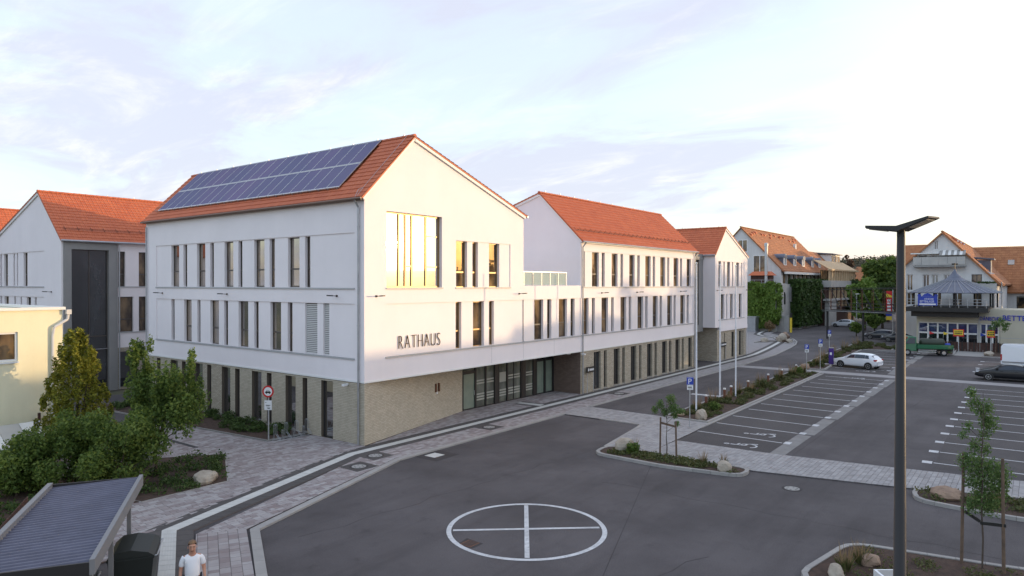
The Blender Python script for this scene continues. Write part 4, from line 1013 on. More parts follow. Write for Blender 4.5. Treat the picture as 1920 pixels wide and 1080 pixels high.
w = MB(); B1 = (0.22, 20.75, 7.94, 10.62); B2 = (0.02, 20.75, 4.38, 7.13)
wall_open(w, FB, 0, WL, ZB, 11.45, [B1, B2], .05)
wall_open(w, FB, *B1, [(a, b, 7.96, 10.58) for a, b in sh(bu)], .24, .05); wall_open(w, FB, *B2, [(a, b, 4.40, 7.11) for a, b in sh(blw)], .24, .05)
E_ = X0 + WL
w.poly([(X0, 0, 7.7), (X0, 0, 11.45), (X0, 3.69, 15.08), (X0, 14.4, 11.6), (X0, 14.4, 7.7)]); w.poly([(E_, 0, 0), (E_, 0, 11.45), (E_, 3.69, 15.08), (E_, 14.4, 11.6), (E_, 14.4, 0)])
w.poly([(X0, 14.4, 0), (E_, 14.4, 0), (E_, 14.4, 11.6), (X0, 14.4, 11.6)])
w.build('wall', 'stucco', LW)
MB().box(X0, -.03, ZB - .05, E_ + .03, 0, ZB + .04).build('base_moulding', 'trim', LW)
s = MB(); s.bar(FB, B1[0], B1[1] + .03, -.06, .06, B1[2] - .07, B1[2]); s.bar(FB, B2[0], B2[1] + .03, -.06, .06, B2[2] - .07, B2[2]); s.build('sill_band', 'sill', LW)
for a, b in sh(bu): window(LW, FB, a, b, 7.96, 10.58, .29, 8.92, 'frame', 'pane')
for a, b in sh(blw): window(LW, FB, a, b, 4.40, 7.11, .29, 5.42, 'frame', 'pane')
g = MB(); FBB = FR(20.5, .03, 1, 0, 0, 1); go = [(a, b, .12, 3.0) for a, b in sh(bg_)]
wall_open(g, FBB, 0, WL, 0, ZB, go, .22); g.poly([(E_, .03, 0), (E_, 6, 0), (E_, 6, ZB), (E_, .03, ZB)]); g.build('brick_wall', 'brickwall', LW)
for a, b in sh(bg_): window(LW, FBB, a, b, .12, 3.0, .22, None, 'frame', 'pane_dark', mull=((a + b) / 2,) if b - a > .8 else ())
s = MB()
for a, b in sh(bg_): s.bar(FBB, a - .03, b + .03, -.05, .1, .06, .115)
s.build('window_ledge', 'concrete', LW)
rf = MB(); x0, x1 = 20.38, E_ + .25
rf.extr([(x0, -.22, 11.24), (x0, 3.69, 15.08), (x0, 3.69, 15.16), (x0, -.27, 11.30)], (x1 - x0, 0, 0)); rf.extr([(x0, 3.69, 15.08), (x0, 14.6, 11.55), (x0, 14.6, 11.63), (x0, 3.69, 15.16)], (x1 - x0, 0, 0))
rf.build('roof', 'tile', LW)
sv = Vector((0, 3.96, 3.86)).normalized()
tile_roof(LW, (x0, -.26, 11.305), (1, 0, 0), sv, x1 - x0, 5.52, seed=3)
tile_roof(LW, (x0, 14.64, 11.63), (1, 0, 0), (0, -10.95, 3.53), x1 - x0, 11.5, tw=1.2, n_parts=0)
ridge_caps(LW, (x0, 3.69, 15.19), (x1, 3.69, 15.19))
MB().beam((X0 - .05, -.16, 11.26), (X0 - .05, 3.66, 15.0), .1, .14, (0, -1, 1)).beam((X0 - .05, 3.72, 15.0), (X0 - .05, 14.5, 11.48), .1, .18).build('verge_board', 'trim', LW)
MB().tube((x0, -.33, 11.28), (x1, -.33, 11.28), .055).box(x0 + .1, -.27, 11.20, x1 - .2, 0, 11.24).build('gutter', 'zinc', LW)
MB().tube((20.75, -.33, 11.25), (20.68, -.09, 10.9), .05).build('gutter_elbow', 'zinc', LW)
downpipe(LW, 20.68, -.09, .05, 10.9); MB().tube((E_ - .1, -.33, 11.25), (E_ - .12, -.09, 10.9), .05).build('gutter_elbow', 'zinc', LW); downpipe(LW, E_ - .12, -.09, .05, 10.9)
snow_hooks(LW, (x0 + .2, -.26, 11.33), (1, 0, 0), sv, x1 - x0 - .6, 1.05, .78, m='redwood')
for a in (23.54, 29.4, 38.28): wall_lamp(LW, FB, a - X0, 7.48)
camera_dome(LW, FBB, .12, 3.0)
def way_sign(x0, x1, y, z0, z1, label):
    t = thing('wayfinding_sign', label, 'sign', (x0, y, PZ))
    for x in (x0 + .05, x1 - .05): MB().box(x - .025, y - .03, PZ, x + .025, y + .02, z0).build('leg', 'galv', t)
    p = MB().box(x0 - .02, y - .05, z0, x1 + .02, y + .03, z1).build('sign_board', 'black', t)
    rnd = random.Random(5); x = x0 + .1
    MB().box(x, y - .056, z0 + .12, x + .12, y - .05, z1 - .1).build('arrow_mark', 'white', p); x += .22
    m = MB()
    while x < x1 - .12: ww = rnd.uniform(.05, .11); m.box(x, y - .056, z0 + .14, x + ww, y - .05, z1 - .14); x += ww + .03
    m.build('lettering', 'white', p)
way_sign(21.15, 22.15, -.14, 1.55, 1.98, 'small black wayfinding sign on two legs beside the entrance recess')

# ================================================================== CORNER BLOCK (C)
CB = thing('town_hall_corner_block', 'small white gabled block with projecting upper floors at the far end of the street', 'building', (47, 0, 0))
FC = FR(47, 0, 1, 0, 0, 1); CW = 10.0
w = MB(); u1 = [(1.05, 1.8), (2.45, 2.9), (3.6, 4.5), (5.05, 5.45), (6.4, 7.3), (7.95, 8.25)]; l1 = [(1.75, 2.75), (3.3, 3.65), (4.55, 5.4), (5.9, 6.3), (7.3, 8.2)]
wall_open(w, FC, 0, CW, 3.6, 11.3, [(.9, 8.9, 7.9, 10.6), (.9, 8.9, 4.4, 7.1)], .04)
wall_open(w, FC, .9, 8.9, 7.9, 10.6, [(a, b, 7.92, 10.58) for a, b in u1], .24, .04); wall_open(w, FC, .9, 8.9, 4.4, 7.1, [(a, b, 4.42, 7.08) for a, b in l1], .24, .04)
w.poly([(47, 0, 11.3), (57, 0, 11.3), (49.9, 0, 14.15)]); w.poly([(47, 0, 3.6), (47, 16, 3.6), (47, 16, 11.3), (47, 0, 11.3)]); w.poly([(57, 0, 0), (57, 16, 0), (57, 16, 11.3), (57, 0, 11.3)])
w.poly([(47, 16, 0), (57, 16, 0), (57, 16, 11.3), (49.9, 16, 14.15), (47, 16, 11.3)]); w.poly([(47, 0, 3.6), (57, 0, 3.6), (57, 3, 3.6), (47, 3, 3.6)])
w.box(48.6, -.02, 3.15, 57.02, 2.0, 3.6)
w.build('wall', 'stucco', CB)
for a, b in u1: window(CB, FC, a, b, 7.92, 10.58, .28, 8.9, 'frame', 'pane')
for a, b in l1: window(CB, FC, a, b, 4.42, 7.08, .28, 5.4, 'frame', 'pane')
s = MB(); s.bar(FC, .87, 8.93, -.06, .05, 7.83, 7.9); s.bar(FC, .87, 8.93, -.06, .05, 4.33, 4.4); s.build('sill_band', 'sill', CB)
g = MB(); FCB = FR(44.6, .12, 1, 0, 0, 1); go = [(1.1, 3.0, .03, 2.7), (5.75, 6.2, .1, 2.9), (7.75, 8.7, .1, 2.9), (9.15, 9.55, .1, 2.9), (10.1, 11.0, .1, 2.9), (11.35, 11.7, .1, 2.9)]
FCB2 = FR(47.9, .12, 1, 0, 0, 1); go2 = [(2.0, 2.35, .1, 2.9), (4.3, 5.2, .1, 2.9), (5.55, 5.95, .1, 2.9), (6.7, 7.55, .1, 2.9), (7.8, 8.15, .1, 2.9)]
wall_open(g, FCB2, 0, 9.0, 0, 3.3, go2, .2); g.poly([(47.9, .12, 0), (47.9, 4, 0), (47.9, 4, 3.6), (47.9, .12, 3.6)]); g.poly([(56.9, .12, 0), (56.9, 14, 0), (56.9, 14, 3.3), (56.9, .12, 3.3)])
g.poly([(41.6, 3.2, 0), (47.9, 3.2, 0), (47.9, 3.2, 3.6), (41.6, 3.2, 3.6)])
g.build('brick_wall', 'brickwall', CB)
for q in go2: window(CB, FCB2, q[0], q[1], q[2], q[3], .2, None, 'frame', 'pane_dark')
FCD = FR(44.2, 3.2, 1, 0, 0, 1); dd = window(CB, FCD, .2, 2.6, .06, 2.75, .0, None, 'frame', 'pane_dark', mull=(1.4,)); dd.name = 'entrance_door'
# stair hall glazing linking both wings
MB().box(41.7, 1.3, 3.2, 47.0, 1.6, 3.9).box(41.7, 1.25, 10.7, 47.0, 3, 11.3).box(45.9, 1.3, 3.9, 47.0, 1.6, 10.7).build('link_cladding', 'greyframe', CB)
FS = FR(41.7, 1.35, 1, 0, 0, 1); window(CB, FS, 0, 4.2, 3.9, 10.7, .1, 7.3, 'frame', 'pane_dark', mull=(1.4, 2.8), label='tall stair glazing linking the two wings')
rf = MB(); sl = (14.15 - 11.3) / 2.9
rf.extr([(46.85, -.14, 11.16), (49.9, -.14, 14.15), (49.9, -.14, 14.23), (46.8, -.14, 11.22)], (0, 16.3, 0)); rf.extr([(49.9, -.14, 14.15), (57.2, -.14, 11.22), (57.2, -.14, 11.3), (49.9, -.14, 14.23)], (0, 16.3, 0)); rf.build('roof', 'tile', CB)
tile_roof(CB, (46.82, -.14, 11.225), (0, 1, 0), (3.08, 0, 3.0), 16.3, 4.3, th=.36, n_parts=60, tw=.3)
ridge_caps(CB, (49.9, -.14, 14.26), (49.9, 16.1, 14.26))
MB().beam((46.9, -.06, 11.18), (49.9, -.06, 14.1), .1, .14, (-1, 0, 1)).beam((49.9, -.06, 14.08), (57.1, -.06, 11.2), .1, .2).build('verge_board', 'trim', CB)
MB().tube((46.75, -.1, 11.18), (46.75, 16, 11.18), .07).build('gutter', 'zinc', CB)
for a in (.5, 9.6): wall_lamp(CB, FC, a, 7.5)
way_sign(48.55, 50.1, -.02, 1.5, 1.95, 'black wayfinding sign by the brick corner of the small gabled block')

# ================================================================== FORECOURT WING (D)
DW = thing('town_hall_rear_wing', 'white rear wing with red roof and tall dark stair window in a grey portal', 'building', (-2.94, 29.66, 0))
YD, XD, XE = 29.66, -2.94, 16.0; FDf = FR(XD, YD, 1, 0, 0, 1); FDg = FR(XD, YD, 0, 1, 1, 0)
w = MB(); lw = [(3.90, 4.42), (5.43, 6.02), (7.2, 8.2), (8.7, 9.2)]; lw2 = [(3.90, 5.02), (5.43, 6.02), (7.2, 8.2), (8.7, 9.2)]
wall_open(w, FDf, 0, XE - XD, ZB, 11.5, [(.12, 3.82, ZB, 11.2)] + [(a, b, 7.95, 10.65) for a, b in lw] + [(a, b, 4.42, 7.15) for a, b in lw2], .25)
gu_ = [(6.8, 7.65), (8.85, 9.15), (9.55, 9.9), (11.2, 12.1), (12.6, 13.0), (14.2, 15.2)]
gl_ = [(4.9, 5.35), (6.1, 7.0), (8.0, 8.35), (9.35, 9.75), (11.0, 12.0), (12.6, 13.0)]
gD1 = (3.25, 17, 7.95, 10.65); gD2 = (3.25, 17, 4.4, 7.15)
wall_open(w, FDg, 0, 21, ZB, 11.5, [gD1, gD2], .05); wall_open(w, FDg, *gD1, [(a, b, 7.97, 10.6) for a, b in gu_], .22, .05); wall_open(w, FDg, *gD2, [(a, b, 4.42, 7.1) for a, b in gl_], .22, .05)
w.poly([(XD, YD, 11.5), (XD, YD + 21, 11.5), (XD, YD + 21, 11.51), (XD, YD + 14.2, 11.65 + 0.0), (XD, 33.91, 15.12)])
w.poly([(XE, YD, 0), (XE, YD, 11.5), (XE, 33.91, 15.12), (XE, YD + 14, 11.5), (XE, YD + 14, 0)])
w.build('wall', 'stucco', DW)
s = MB(); s.bar(FDg, gD1[0], gD1[1], -.06, .05, 7.88, 7.95); s.bar(FDg, gD2[0], gD2[1], -.06, .05, 4.33, 4.4); s.bar(FDf, 3.86, 9.3, -.05, .05, 7.88, 7.95); s.bar(FDf, 3.86, 9.3, -.05, .05, 4.35, 4.42); s.build('sill_band', 'sill', DW)
for a, b in lw: window(DW, FDf, a, b, 7.95, 10.65, .24, 8.9)
for a, b in lw2: window(DW, FDf, a, b, 4.42, 7.15, .24, 5.4)
for a, b in gu_: window(DW, FDg, a, b, 7.97, 10.6, .26, 8.9)
for a, b in gl_: window(DW, FDg, a, b, 4.42, 7.1, .26, 5.4)
MB().bar(FDf, .12, .63, -.12, .3, 0, 11.2).bar(FDf, 3.19, 3.82, -.12, .3, 0, 11.2).bar(FDf, .63, 3.19, -.12, .3, 10.7, 11.2).build('portal', 'greyframe', DW)
tw_ = window(DW, FDf, .63, 3.19, .1, 10.7, .22, 4.2, 'frame', 'pane_dark', mull=(1.9,)); tw_.name = 'stair_window'
g = MB(); wall_open(g, FDf, 3.82, XE - XD, 0, ZB, [], .1); wall_open(g, FDg, 0, 14, 0, ZB, [], .1); g.build('brick_wall', 'brickwall', DW)
MB().bar(FDf, 4.0, 5.3, -.03, .02, .2, 2.9).build('lower_window', 'pane_dark', DW)
rf = MB(); x0, x1 = XD - .13, XE + .1
rf.extr([(x0, YD - .24, 11.27), (x0, 33.91, 15.12), (x0, 33.91, 15.2), (x0, YD - .29, 11.33)], (x1 - x0, 0, 0)); rf.extr([(x0, 33.91, 15.12), (x0, 44.2, 11.8), (x0, 44.2, 11.88), (x0, 33.91, 15.2)], (x1 - x0, 0, 0)); rf.build('roof', 'tile', DW)
sv = Vector((0, 4.5, 3.85)).normalized(); tile_roof(DW, (x0, YD - .28, 11.335), (1, 0, 0), sv, x1 - x0, 5.92, seed=8)
tile_roof(DW, (x0, 44.22, 11.88), (1, 0, 0), (0, -10.3, 3.32), x1 - x0, 10.8, tw=1.2, n_parts=0)
ridge_caps(DW, (x0, 33.91, 15.23), (x1, 33.91, 15.23))
MB().beam((XD - .05, YD - .18, 11.3), (XD - .05, 33.88, 15.02), .1, .14, (0, -1, 1)).beam((XD - .05, 33.95, 15.02), (XD - .05, 44.1, 11.75), .1, .2).build('verge_board', 'trim', DW)
MB().tube((x0, YD - .35, 11.3), (x1, YD - .35, 11.3), .075).build('gutter', 'zinc', DW); downpipe(DW, XD + 3.9, YD - .2, .05, 11.2)
snow_hooks(DW, (x0 + .4, YD - .28, 11.36), (1, 0, 0), sv, 9, 1.1, .9, m='redwood')
wall_lamp(DW, FDg, 1.8, 7.55)
# roof of a further wing behind, seen over the rear wing
EW = thing('far_wing', 'red tiled roof of a further white wing behind the rear wing', 'building', (-24, 56, 0))
w = MB(); w.poly([(-24, 56, 0), (4, 56, 0), (4, 56, 11.6), (-24, 56, 11.6)]); w.poly([(-24, 56, 0), (-24, 70, 0), (-24, 70, 11.7), (-24, 60, 15.9), (-24, 56, 11.6)]); w.poly([(4, 56, 0), (4, 70, 0), (4, 70, 11.7), (4, 60, 15.9), (4, 56, 11.6)]); w.poly([(-24, 70, 0), (4, 70, 0), (4, 70, 11.7), (-24, 70, 11.7)]); w.build('wall', 'stucco', EW)
rf = MB().extr([(-24.1, 55.7, 11.4), (-24.1, 60, 15.9), (-24.1, 60, 16.0), (-24.1, 55.65, 11.48)], (28.2, 0, 0)).extr([(-24.1, 60, 15.9), (-24.1, 70.3, 11.5), (-24.1, 70.3, 11.6), (-24.1, 60, 16.0)], (28.2, 0, 0)).build('roof', 'tile', EW)
tile_roof(EW, (-24.1, 55.68, 11.5), (1, 0, 0), (0, 4.32, 4.5), 28.2, 6.24, tw=.6, n_parts=0); ridge_caps(EW, (-24.1, 60, 16.03), (4.1, 60, 16.03))

# ================================================================== YELLOW HOUSE
YH = thing('yellow_house', 'pale yellow flat-roofed house with white coping and a white framed window', 'house', (-9.75, 10.3, 0))
FY = FR(-9.75, 10.3, -1, 0, 0, 1); w = MB(); wo = (1.82, 3.3, 4.62, 5.95)
wall_open(w, FY, 0, 12, 0, 6.92, [wo], .16); w.poly([(-9.75, 10.3, 0), (-9.75, 22, 0), (-9.75, 22, 6.92), (-9.75, 10.3, 6.92)]); w.poly([(-21.75, 10.3, 0), (-21.75, 22, 0), (-21.75, 22, 6.92), (-21.75, 10.3, 6.92)]); w.poly([(-9.75, 22, 0), (-21.75, 22, 0), (-21.75, 22, 6.92), (-9.75, 22, 6.92)]); w.poly([(-9.75, 10.3, 6.9), (-21.75, 10.3, 6.9), (-21.75, 22, 6.9), (-9.75, 22, 6.9)])
w.build('wall', 'yellow', YH)
MB().box(-21.85, 10.2, 6.92, -9.65, 10.5, 7.05).box(-9.95, 10.5, 6.92, -9.65, 22, 7.05).build('coping', 'trim', YH)
yo = window(YH, FY, wo[0], wo[1], wo[2], wo[3], .14, None, 'white', 'pane', fw=.09, mull=(3.0,)); MB().bar(FY, 1.78, 3.35, -.06, .03, 4.53, 4.61).build('window_sill', 'white', yo); MB().bar(FY, 2.62, 2.95, .1, .115, 5.0, 5.22).build('window_sticker', 'white', yo)
MB().path([(-9.55, 10.15, 6.75), (-9.60, 10.15, 6.45), (-10.15, 10.15, 6.1), (-10.2, 10.2, 5.7), (-10.2, 10.2, .1)], .065, 8).box(-9.66, 10.05, 6.7, -9.45, 10.25, 6.92).build('downpipe', 'stucco_old', YH)
GW = thing('garden_wall', 'low yellow garden wall with pale slanted stone slabs on top', 'wall', (-11, 8.5, 0))
MB().box(-15, 8.4, 0, -10.9, 8.9, 1.0).build('wall_body', 'yellow', GW)
for k in range(5):
    a = -10.85 - k * .85; MB().hexa([(a - .83, 8.3, 1.0), (a, 8.3, 1.0), (a, 9.9, 1.75), (a - .83, 9.9, 1.75), (a - .83, 8.3, 1.08), (a, 8.3, 1.08), (a, 9.9, 1.83), (a - .83, 9.9, 1.83)]).build('cover_slab', 'wallconc' if k % 2 else 'trim', GW)
MB().box(-10.85, 10.05, 0, -10.75, 10.15, 2.15).build('corner_post', 'brownwood', GW)
# ================================================================== VEGETATION
def tree_thing(name, label, cat, loc, h, tr, blobs, n, size, m, seed, group=None, limbs=5, leaf='crown', aspect=0.6):
    t = thing(name, label, cat, loc, group); b = Vector(loc); rnd = random.Random(seed); tm = MB()
    tops = [Vector(q[:3]) for q in blobs]; cz = min(q.z for q in tops); c = sum(tops, Vector()) / len(tops); fork = Vector((b.x, b.y, b.z + max(.3, (cz - b.z) * .75)))
    tm.tube(b, fork, tr, tr * .7, 8)
    for q in (tops if len(tops) <= limbs else rnd.sample(tops, limbs)):
        mid = fork.lerp(q, .5) + Vector((rnd.uniform(-.1, .1), rnd.uniform(-.1, .1), .1)) * (q - fork).length * .4
        tm.tube(fork, mid, tr * .6, tr * .36, 6); tm.tube(mid, q, tr * .36, tr * .1, 5)
    tm.build('trunk', 'bark', t)
    leaves(leaf, blobs, n, size, m, t, seed, aspect=aspect)
    return t
def ball(c, r, k, br, seed, squash=1.0):
    rnd = random.Random(seed); out = []
    for _ in range(k):
        d = Vector((rnd.gauss(0, 1), rnd.gauss(0, 1), rnd.gauss(0, 1))).normalized() * rnd.uniform(.25, .92); q = br * rnd.uniform(.7, 1.25)
        out.append((c[0] + d.x * r[0], c[1] + d.y * r[1], c[2] + d.z * r[2], q, q, q * squash))
    return out
right = Vector((math.sin(R(37.36)), -math.cos(R(37.36)), 0)); fwd = Vector((math.cos(R(37.36)), math.sin(R(37.36)), 0))
def at(px, depth, y=None):
    p = CAM + fwd * depth + right * ((px - 960) / 1294.5 * depth); p.z = 0 if y is None else 8.15 - (y - 532.7) / 1294.5 * depth
    return p
# conifer beside the yellow house
c = at(141, 31); rnd = random.Random(5); bl_ = []
for k in range(46):
    f = k / 45; z = .8 + 4.7 * f; r = 1.42 * (1 - f) ** .62 + .10; a = k * 2.4; bl_.append((c.x + math.cos(a) * r * .72, c.y + math.sin(a) * r * .72, z + rnd.uniform(-.15, .15), .42 * (1 - f * .45), .42 * (1 - f * .45), .50))
for k in range(75):
    f = rnd.random() ** .8; z = .9 + 4.75 * f; r = 1.5 * (1 - f) ** .6 + .1; a = rnd.random() * 6.28; bl_.append((c.x + math.cos(a) * r, c.y + math.sin(a) * r, z + .25, .13, .13, .34, .25))
tree_thing('conifer', 'bushy golden-green conifer in front of the yellow house corner', 'tree', c, 5.9, .13, bl_, 13000, .085, 'leafyellow', 21, limbs=8, aspect=.4)
# loose upright tree beside it
c = at(292, 29.2); q = at(318, 29.5); q2 = at(262, 29.5)
bl_ = ball((q.x, q.y, 3.5), (1.15, 1.15, 1.45), 16, .55, 31) + ball((q2.x, q2.y, 3.9), (.5, .5, 1.55), 9, .42, 32) + ball((at(350, 29).x, at(350, 29).y, 2.8), (.7, .7, 1.0), 7, .45, 33) + ball((at(285, 28.6).x, at(285, 28.6).y, 2.2), (.8, .8, .8), 6, .45, 36)
rnd = random.Random(9)
for k in range(46):
    e = rnd.choice(((q.x, q.y, 4.3, 1.2, 1.25), (q2.x, q2.y, 4.9, .45, 1.0), (q.x, q.y, 3.2, 1.55, 1.3))); a = rnd.random() * 6.28; bl_.append((e[0] + math.cos(a) * e[3] * rnd.uniform(.5, 1), e[1] + math.sin(a) * e[3] * rnd.uniform(.5, 1), e[2] + rnd.uniform(-.6, .6) * e[4], .15, .15, .42, .3))
tree_thing('small_tree', 'airy green tree with pale trunk in the planted triangle', 'tree', c, 5.3, .06, bl_, 17000, .062, 'leaf', 22, limbs=12)
for px, dp, zc, rr, n, sd, lab, mm in ((222, 27.0, 1.85, (1.9, 1.9, 1.7), 13000, 41, 'broad dark green bush between the shelter and the pale trunk', 'leaf'), (120, 27.2, 1.6, (2.1, 1.9, 1.6), 15000, 42, 'dense round bush behind the corrugated shelter roof', 'leaf'), (30, 26.3, 1.0, (1.3, 1.2, .9), 5000, 43, 'low ragged bush at the foot of the yellow house', 'leaf')):
    c = at(px, dp); tree_thing('bush', lab, 'bush', c, 3.3, .05, ball((c.x, c.y, zc), rr, 34, .5, sd), n, .06, mm, sd, 'bushes round the planted triangle', limbs=9)

def cover(poly, n, h, m, seed, label, name='ground_cover', z=.1, size=.05):
    rg = random.Random(seed); P = []; xs = [p[0] for p in poly]; ys = [p[1] for p in poly]
    def inside(x, y):
        k = False
        for i in range(len(poly)):
            a, b = poly[i - 1], poly[i]
            if (a[1] > y) != (b[1] > y) and x < (b[0] - a[0]) * (y - a[1]) / (b[1] - a[1]) + a[0]: k = not k
        return k
    while len(P) < 70:
        x, y = rg.uniform(min(xs), max(xs)), rg.uniform(min(ys), max(ys))
        if inside(x, y): P.append((x, y, z + h * .25, rg.uniform(.2, .5), rg.uniform(.2, .5), h * rg.uniform(.3, .7)))
    return leaves(name, P, n, size, m, None, seed, kind='stuff')
cover([(p[0], p[1]) for p in tri], 7000, .35, 'leafdark', 51, '', z=.1)
cover(tri2, 9000, .5, 'leafdark', 60, '', z=.08, size=.06)
cover([(-.3, 5.2), (-2.0, 5.3), (-2.6, 12.2), (-3.3, 22), (-.3, 22)], 14000, .5, 'leafdark', 52, '', z=.12, size=.06)
cover([(6.0, -10.6), (7.0, -10.6), (6.8, -16.4), (6.1, -16.4)], 4200, .24, 'grass', 53, '')
cover([(16.8, -9.0), (16.8, -11.0), (43.4, -10.7), (43.4, -9.0)], 17000, .34, 'grass', 54, '')
cover([(8.2, -23.3), (7.2, -23.6), (7.0, -26), (8.3, -30), (9.4, -29), (8.9, -26)], 4000, .28, 'grass', 55, '')
cover([(.1, -22.6), (-2.4, -22.3), (-5, -26), (-1.8, -28.8), (1.4, -28.8), (.7, -26)], 6500, .2, 'grass', 56, '', size=.035)
cover([(47.5, -8.8), (47.6, -10.2), (60, -9.2), (71, -9), (74, -13.5), (78, -11.3), (81.5, -7.5), (62, -7.8)], 14000, .5, 'grass', 57, '', size=.08)
cover([(71, -18.3), (78, -18.2), (78, -12.5), (73.5, -12.8)], 3500, .35, 'leafdark', 58, '', size=.09)
cover([(75.5, 1.0), (79.6, 1.6), (84, 3.6), (86.5, 5), (79, 2.3)], 2500, .4, 'redleaf', 59, '', size=.08)
# dry ornamental grasses
def tuft(x, y, s, seed, label, grp='ornamental grass tufts in the long planting strip', z=.1):
    t = thing('grass_tuft', label, 'grass tuft', (x, y, z), grp)
    blades('foliage', [(x, y, z, s)], 110, .55, 'grass', t, seed, .16, .014, .6); blades('seed_stem', [(x, y, z, s)], 40, 1.15, 'straw', t, seed + 1, .14, .009, .35)
    return t
ORD = ('first', 'second', 'third', 'fourth', 'fifth', 'sixth', 'seventh', 'eighth', 'last')
for i, (x, y, s) in enumerate(((18.9, -9.6, 1.0), (21.8, -9.5, 1.15), (23.6, -9.9, .9), (26.9, -9.4, 1.1), (28.6, -9.8, 1.0), (32.4, -9.3, 1.2), (36.5, -9.5, 1.25), (40.2, -9.6, 1.2), (42.4, -9.9, 1.1))):
    tuft(x, y, s, 100 + i * 3, 'feathery grass tuft in the long strip, %s one counted from the parking sign end' % ORD[i])
for i, (x, y, s, l) in enumerate(((7.0, -11.4, .7, 'grass tuft beside the big pale boulder on the kerbed island'), (6.7, -14.9, .65, 'reddish flowering tuft in the middle of the kerbed island'), (-1.9, -22.5, .8, 'dry tuft beside the reddish boulder near the lamp post'), (-1.1, -22.75, .75, 'dry tuft between the two reddish boulders near the lamp post'), (7.6, -25.6, .9, 'russet grass tuft behind the staked tree'), (8.0, -27.3, .9, 'russet grass tuft at the picture edge of the far island'), (7.1, -15.7, .6, 'reddish flowering tuft near the small pale boulder'))):
    tuft(x, y, s, 150 + i * 3, l, 'dry tufts on the kerbed islands')
for i, (x, y, s) in enumerate(((49.8, -9.4, 1.3), (55, -8.6, 1.3), (61, -8.2, 1.4), (68, -8.1, 1.5), (73, -8.4, 1.5))): tuft(x, y, s, 190 + i * 3, 'tall grass tuft on the meadow bed, %s one counted from the purple charging column' % ORD[i], 'grasses behind the charging bay')
# shrub lumps in the strip
for i, (x, y, r, l) in enumerate(((6.45, -11.45, .38, 'rounded yellow-green shrub next to the big pale boulder'), (19.9, -10.3, .4, 'low green shrub near the first flagpole'), (30.8, -9.9, .55, 'olive shrub in the middle of the long strip'), (41.8, -9.5, .5, 'dark shrub at the far end of the long strip'))):
    tree_thing('shrub', l, 'shrub', (x, y, .1), .6, .02, ball((x, y, .1 + r * .7), (r, r, r * .6), 9, r * .45, 300 + i), 900, .05, 'leaf' if i != 2 else 'grass', 300 + i, limbs=5, leaf='foliage')
# boulders
def boulder(x, y, r, m, label, seed, z=.05):
    t = MB().rock((x, y, z + r[2] * .55), r, seed).build('boulder', m, None, smooth=False); me = t.data
    # put the origin at its foot
    for v in me.vertices: v.co -= Vector((x, y, z))
    t.location = (x, y, z); return setp(t, label, 'boulder', 'landscape boulders')
boulder(6.95, -10.85, (.62, .5, .44), 'rock', 'big pale boulder at the near corner of the kerbed island', 1)
boulder(6.25, -16.0, (.42, .36, .32), 'rock', 'small pale rounded boulder at the tip of the kerbed island', 2)
boulder(16.75, -10.75, (.42, .42, .42), 'rock', 'pale boulder at the end of the long strip beside the parking sign', 3)
boulder(17.0, -9.3, (.45, .35, .2), 'rock2', 'flat brown stone behind the pale boulder in the long strip', 4)
boulder(-8.15, .15, (.62, .42, .36), 'rock', 'pale boulder on the corner of the planted triangle', 5)
boulder(7.55, -24.1, (.42, .62, .36), 'rock2', 'rusty brown boulder on the island behind the staked tree', 6)
boulder(-2.35, -22.35, (.27, .25, .24), 'rock', 'grey boulder with dry tufts by the lamp post', 7)
boulder(-.95, -22.95, (.33, .30, .27), 'rock2', 'reddish boulder close to the lamp pole', 8)
boulder(46.9, -9.0, (.7, .5, .4), 'rock2', 'brown boulder at the start of the charging bed', 9)
boulder(77.2, 2.0, (.75, .8, .85), 'rock', 'tall pale boulder where the guide path bends', 10)
boulder(77.0, .95, (.6, .6, .35), 'rock', 'low pale boulder at the road bend', 11)
boulder(84.0, 3.3, (.9, .8, .65), 'rock2', 'brown boulder before the yellow post', 12)
boulder(75.8, 3.9, (.6, .6, .4), 'rock', 'pale boulder in the small bed inside the path curve', 13)
boulder(74.8, -17.2, (.6, .6, .45), 'rock', 'pale boulder behind the green lorry', 14)
boulder(71.7, -22.3, (.6, .55, .42), 'rock', 'pale boulder beside the shop ramp', 15)
# staked young trees
def staked(loc, stakes, sh, bars, label, blobs, n, h, seed, size=.05, barm='stake'):
    t = thing('young_tree', label, 'young tree', loc); b = Vector(loc); rnd = random.Random(seed); m = MB()
    pts = [b + Vector((rnd.uniform(-.03, .03), rnd.uniform(-.03, .03), h * k / 6)) for k in range(7)]; pts[0] = b
    for k in range(6): m.tube(pts[k], pts[k + 1], .028 * (1 - k / 7), .028 * (1 - (k + 1) / 7), 6)
    for q in blobs:
        z = max(b.z + h * .3, q[2] - .35); m.tube((b.x, b.y, min(z, b.z + h * .95)), q[:3], .010, .004, 4)
    m.build('trunk', 'bark', t); leaves('foliage', blobs, n, size, 'leafyoung', t, seed, shell=.2, aspect=.45, drop=.5)
    for (x, y) in stakes: MB().tube((x, y, b.z), (b.x + (x - b.x) * .92, b.y + (y - b.y) * .92, b.z + sh), .045, .04, 8).build('stake', 'stake', t)
    for p, q in bars: MB().beam(p, q, .05, .09).build('tie_bar', barm, t)
    return t
b0 = Vector((7.05, -13.0, .1)); a0, a1 = (7.3, -12.55), (6.8, -13.6); V_ = lambda px, y, d=32.3: (at(px, d).x, at(px, d).y, 8.15 - (y - 532.7) / 1294.5 * d)
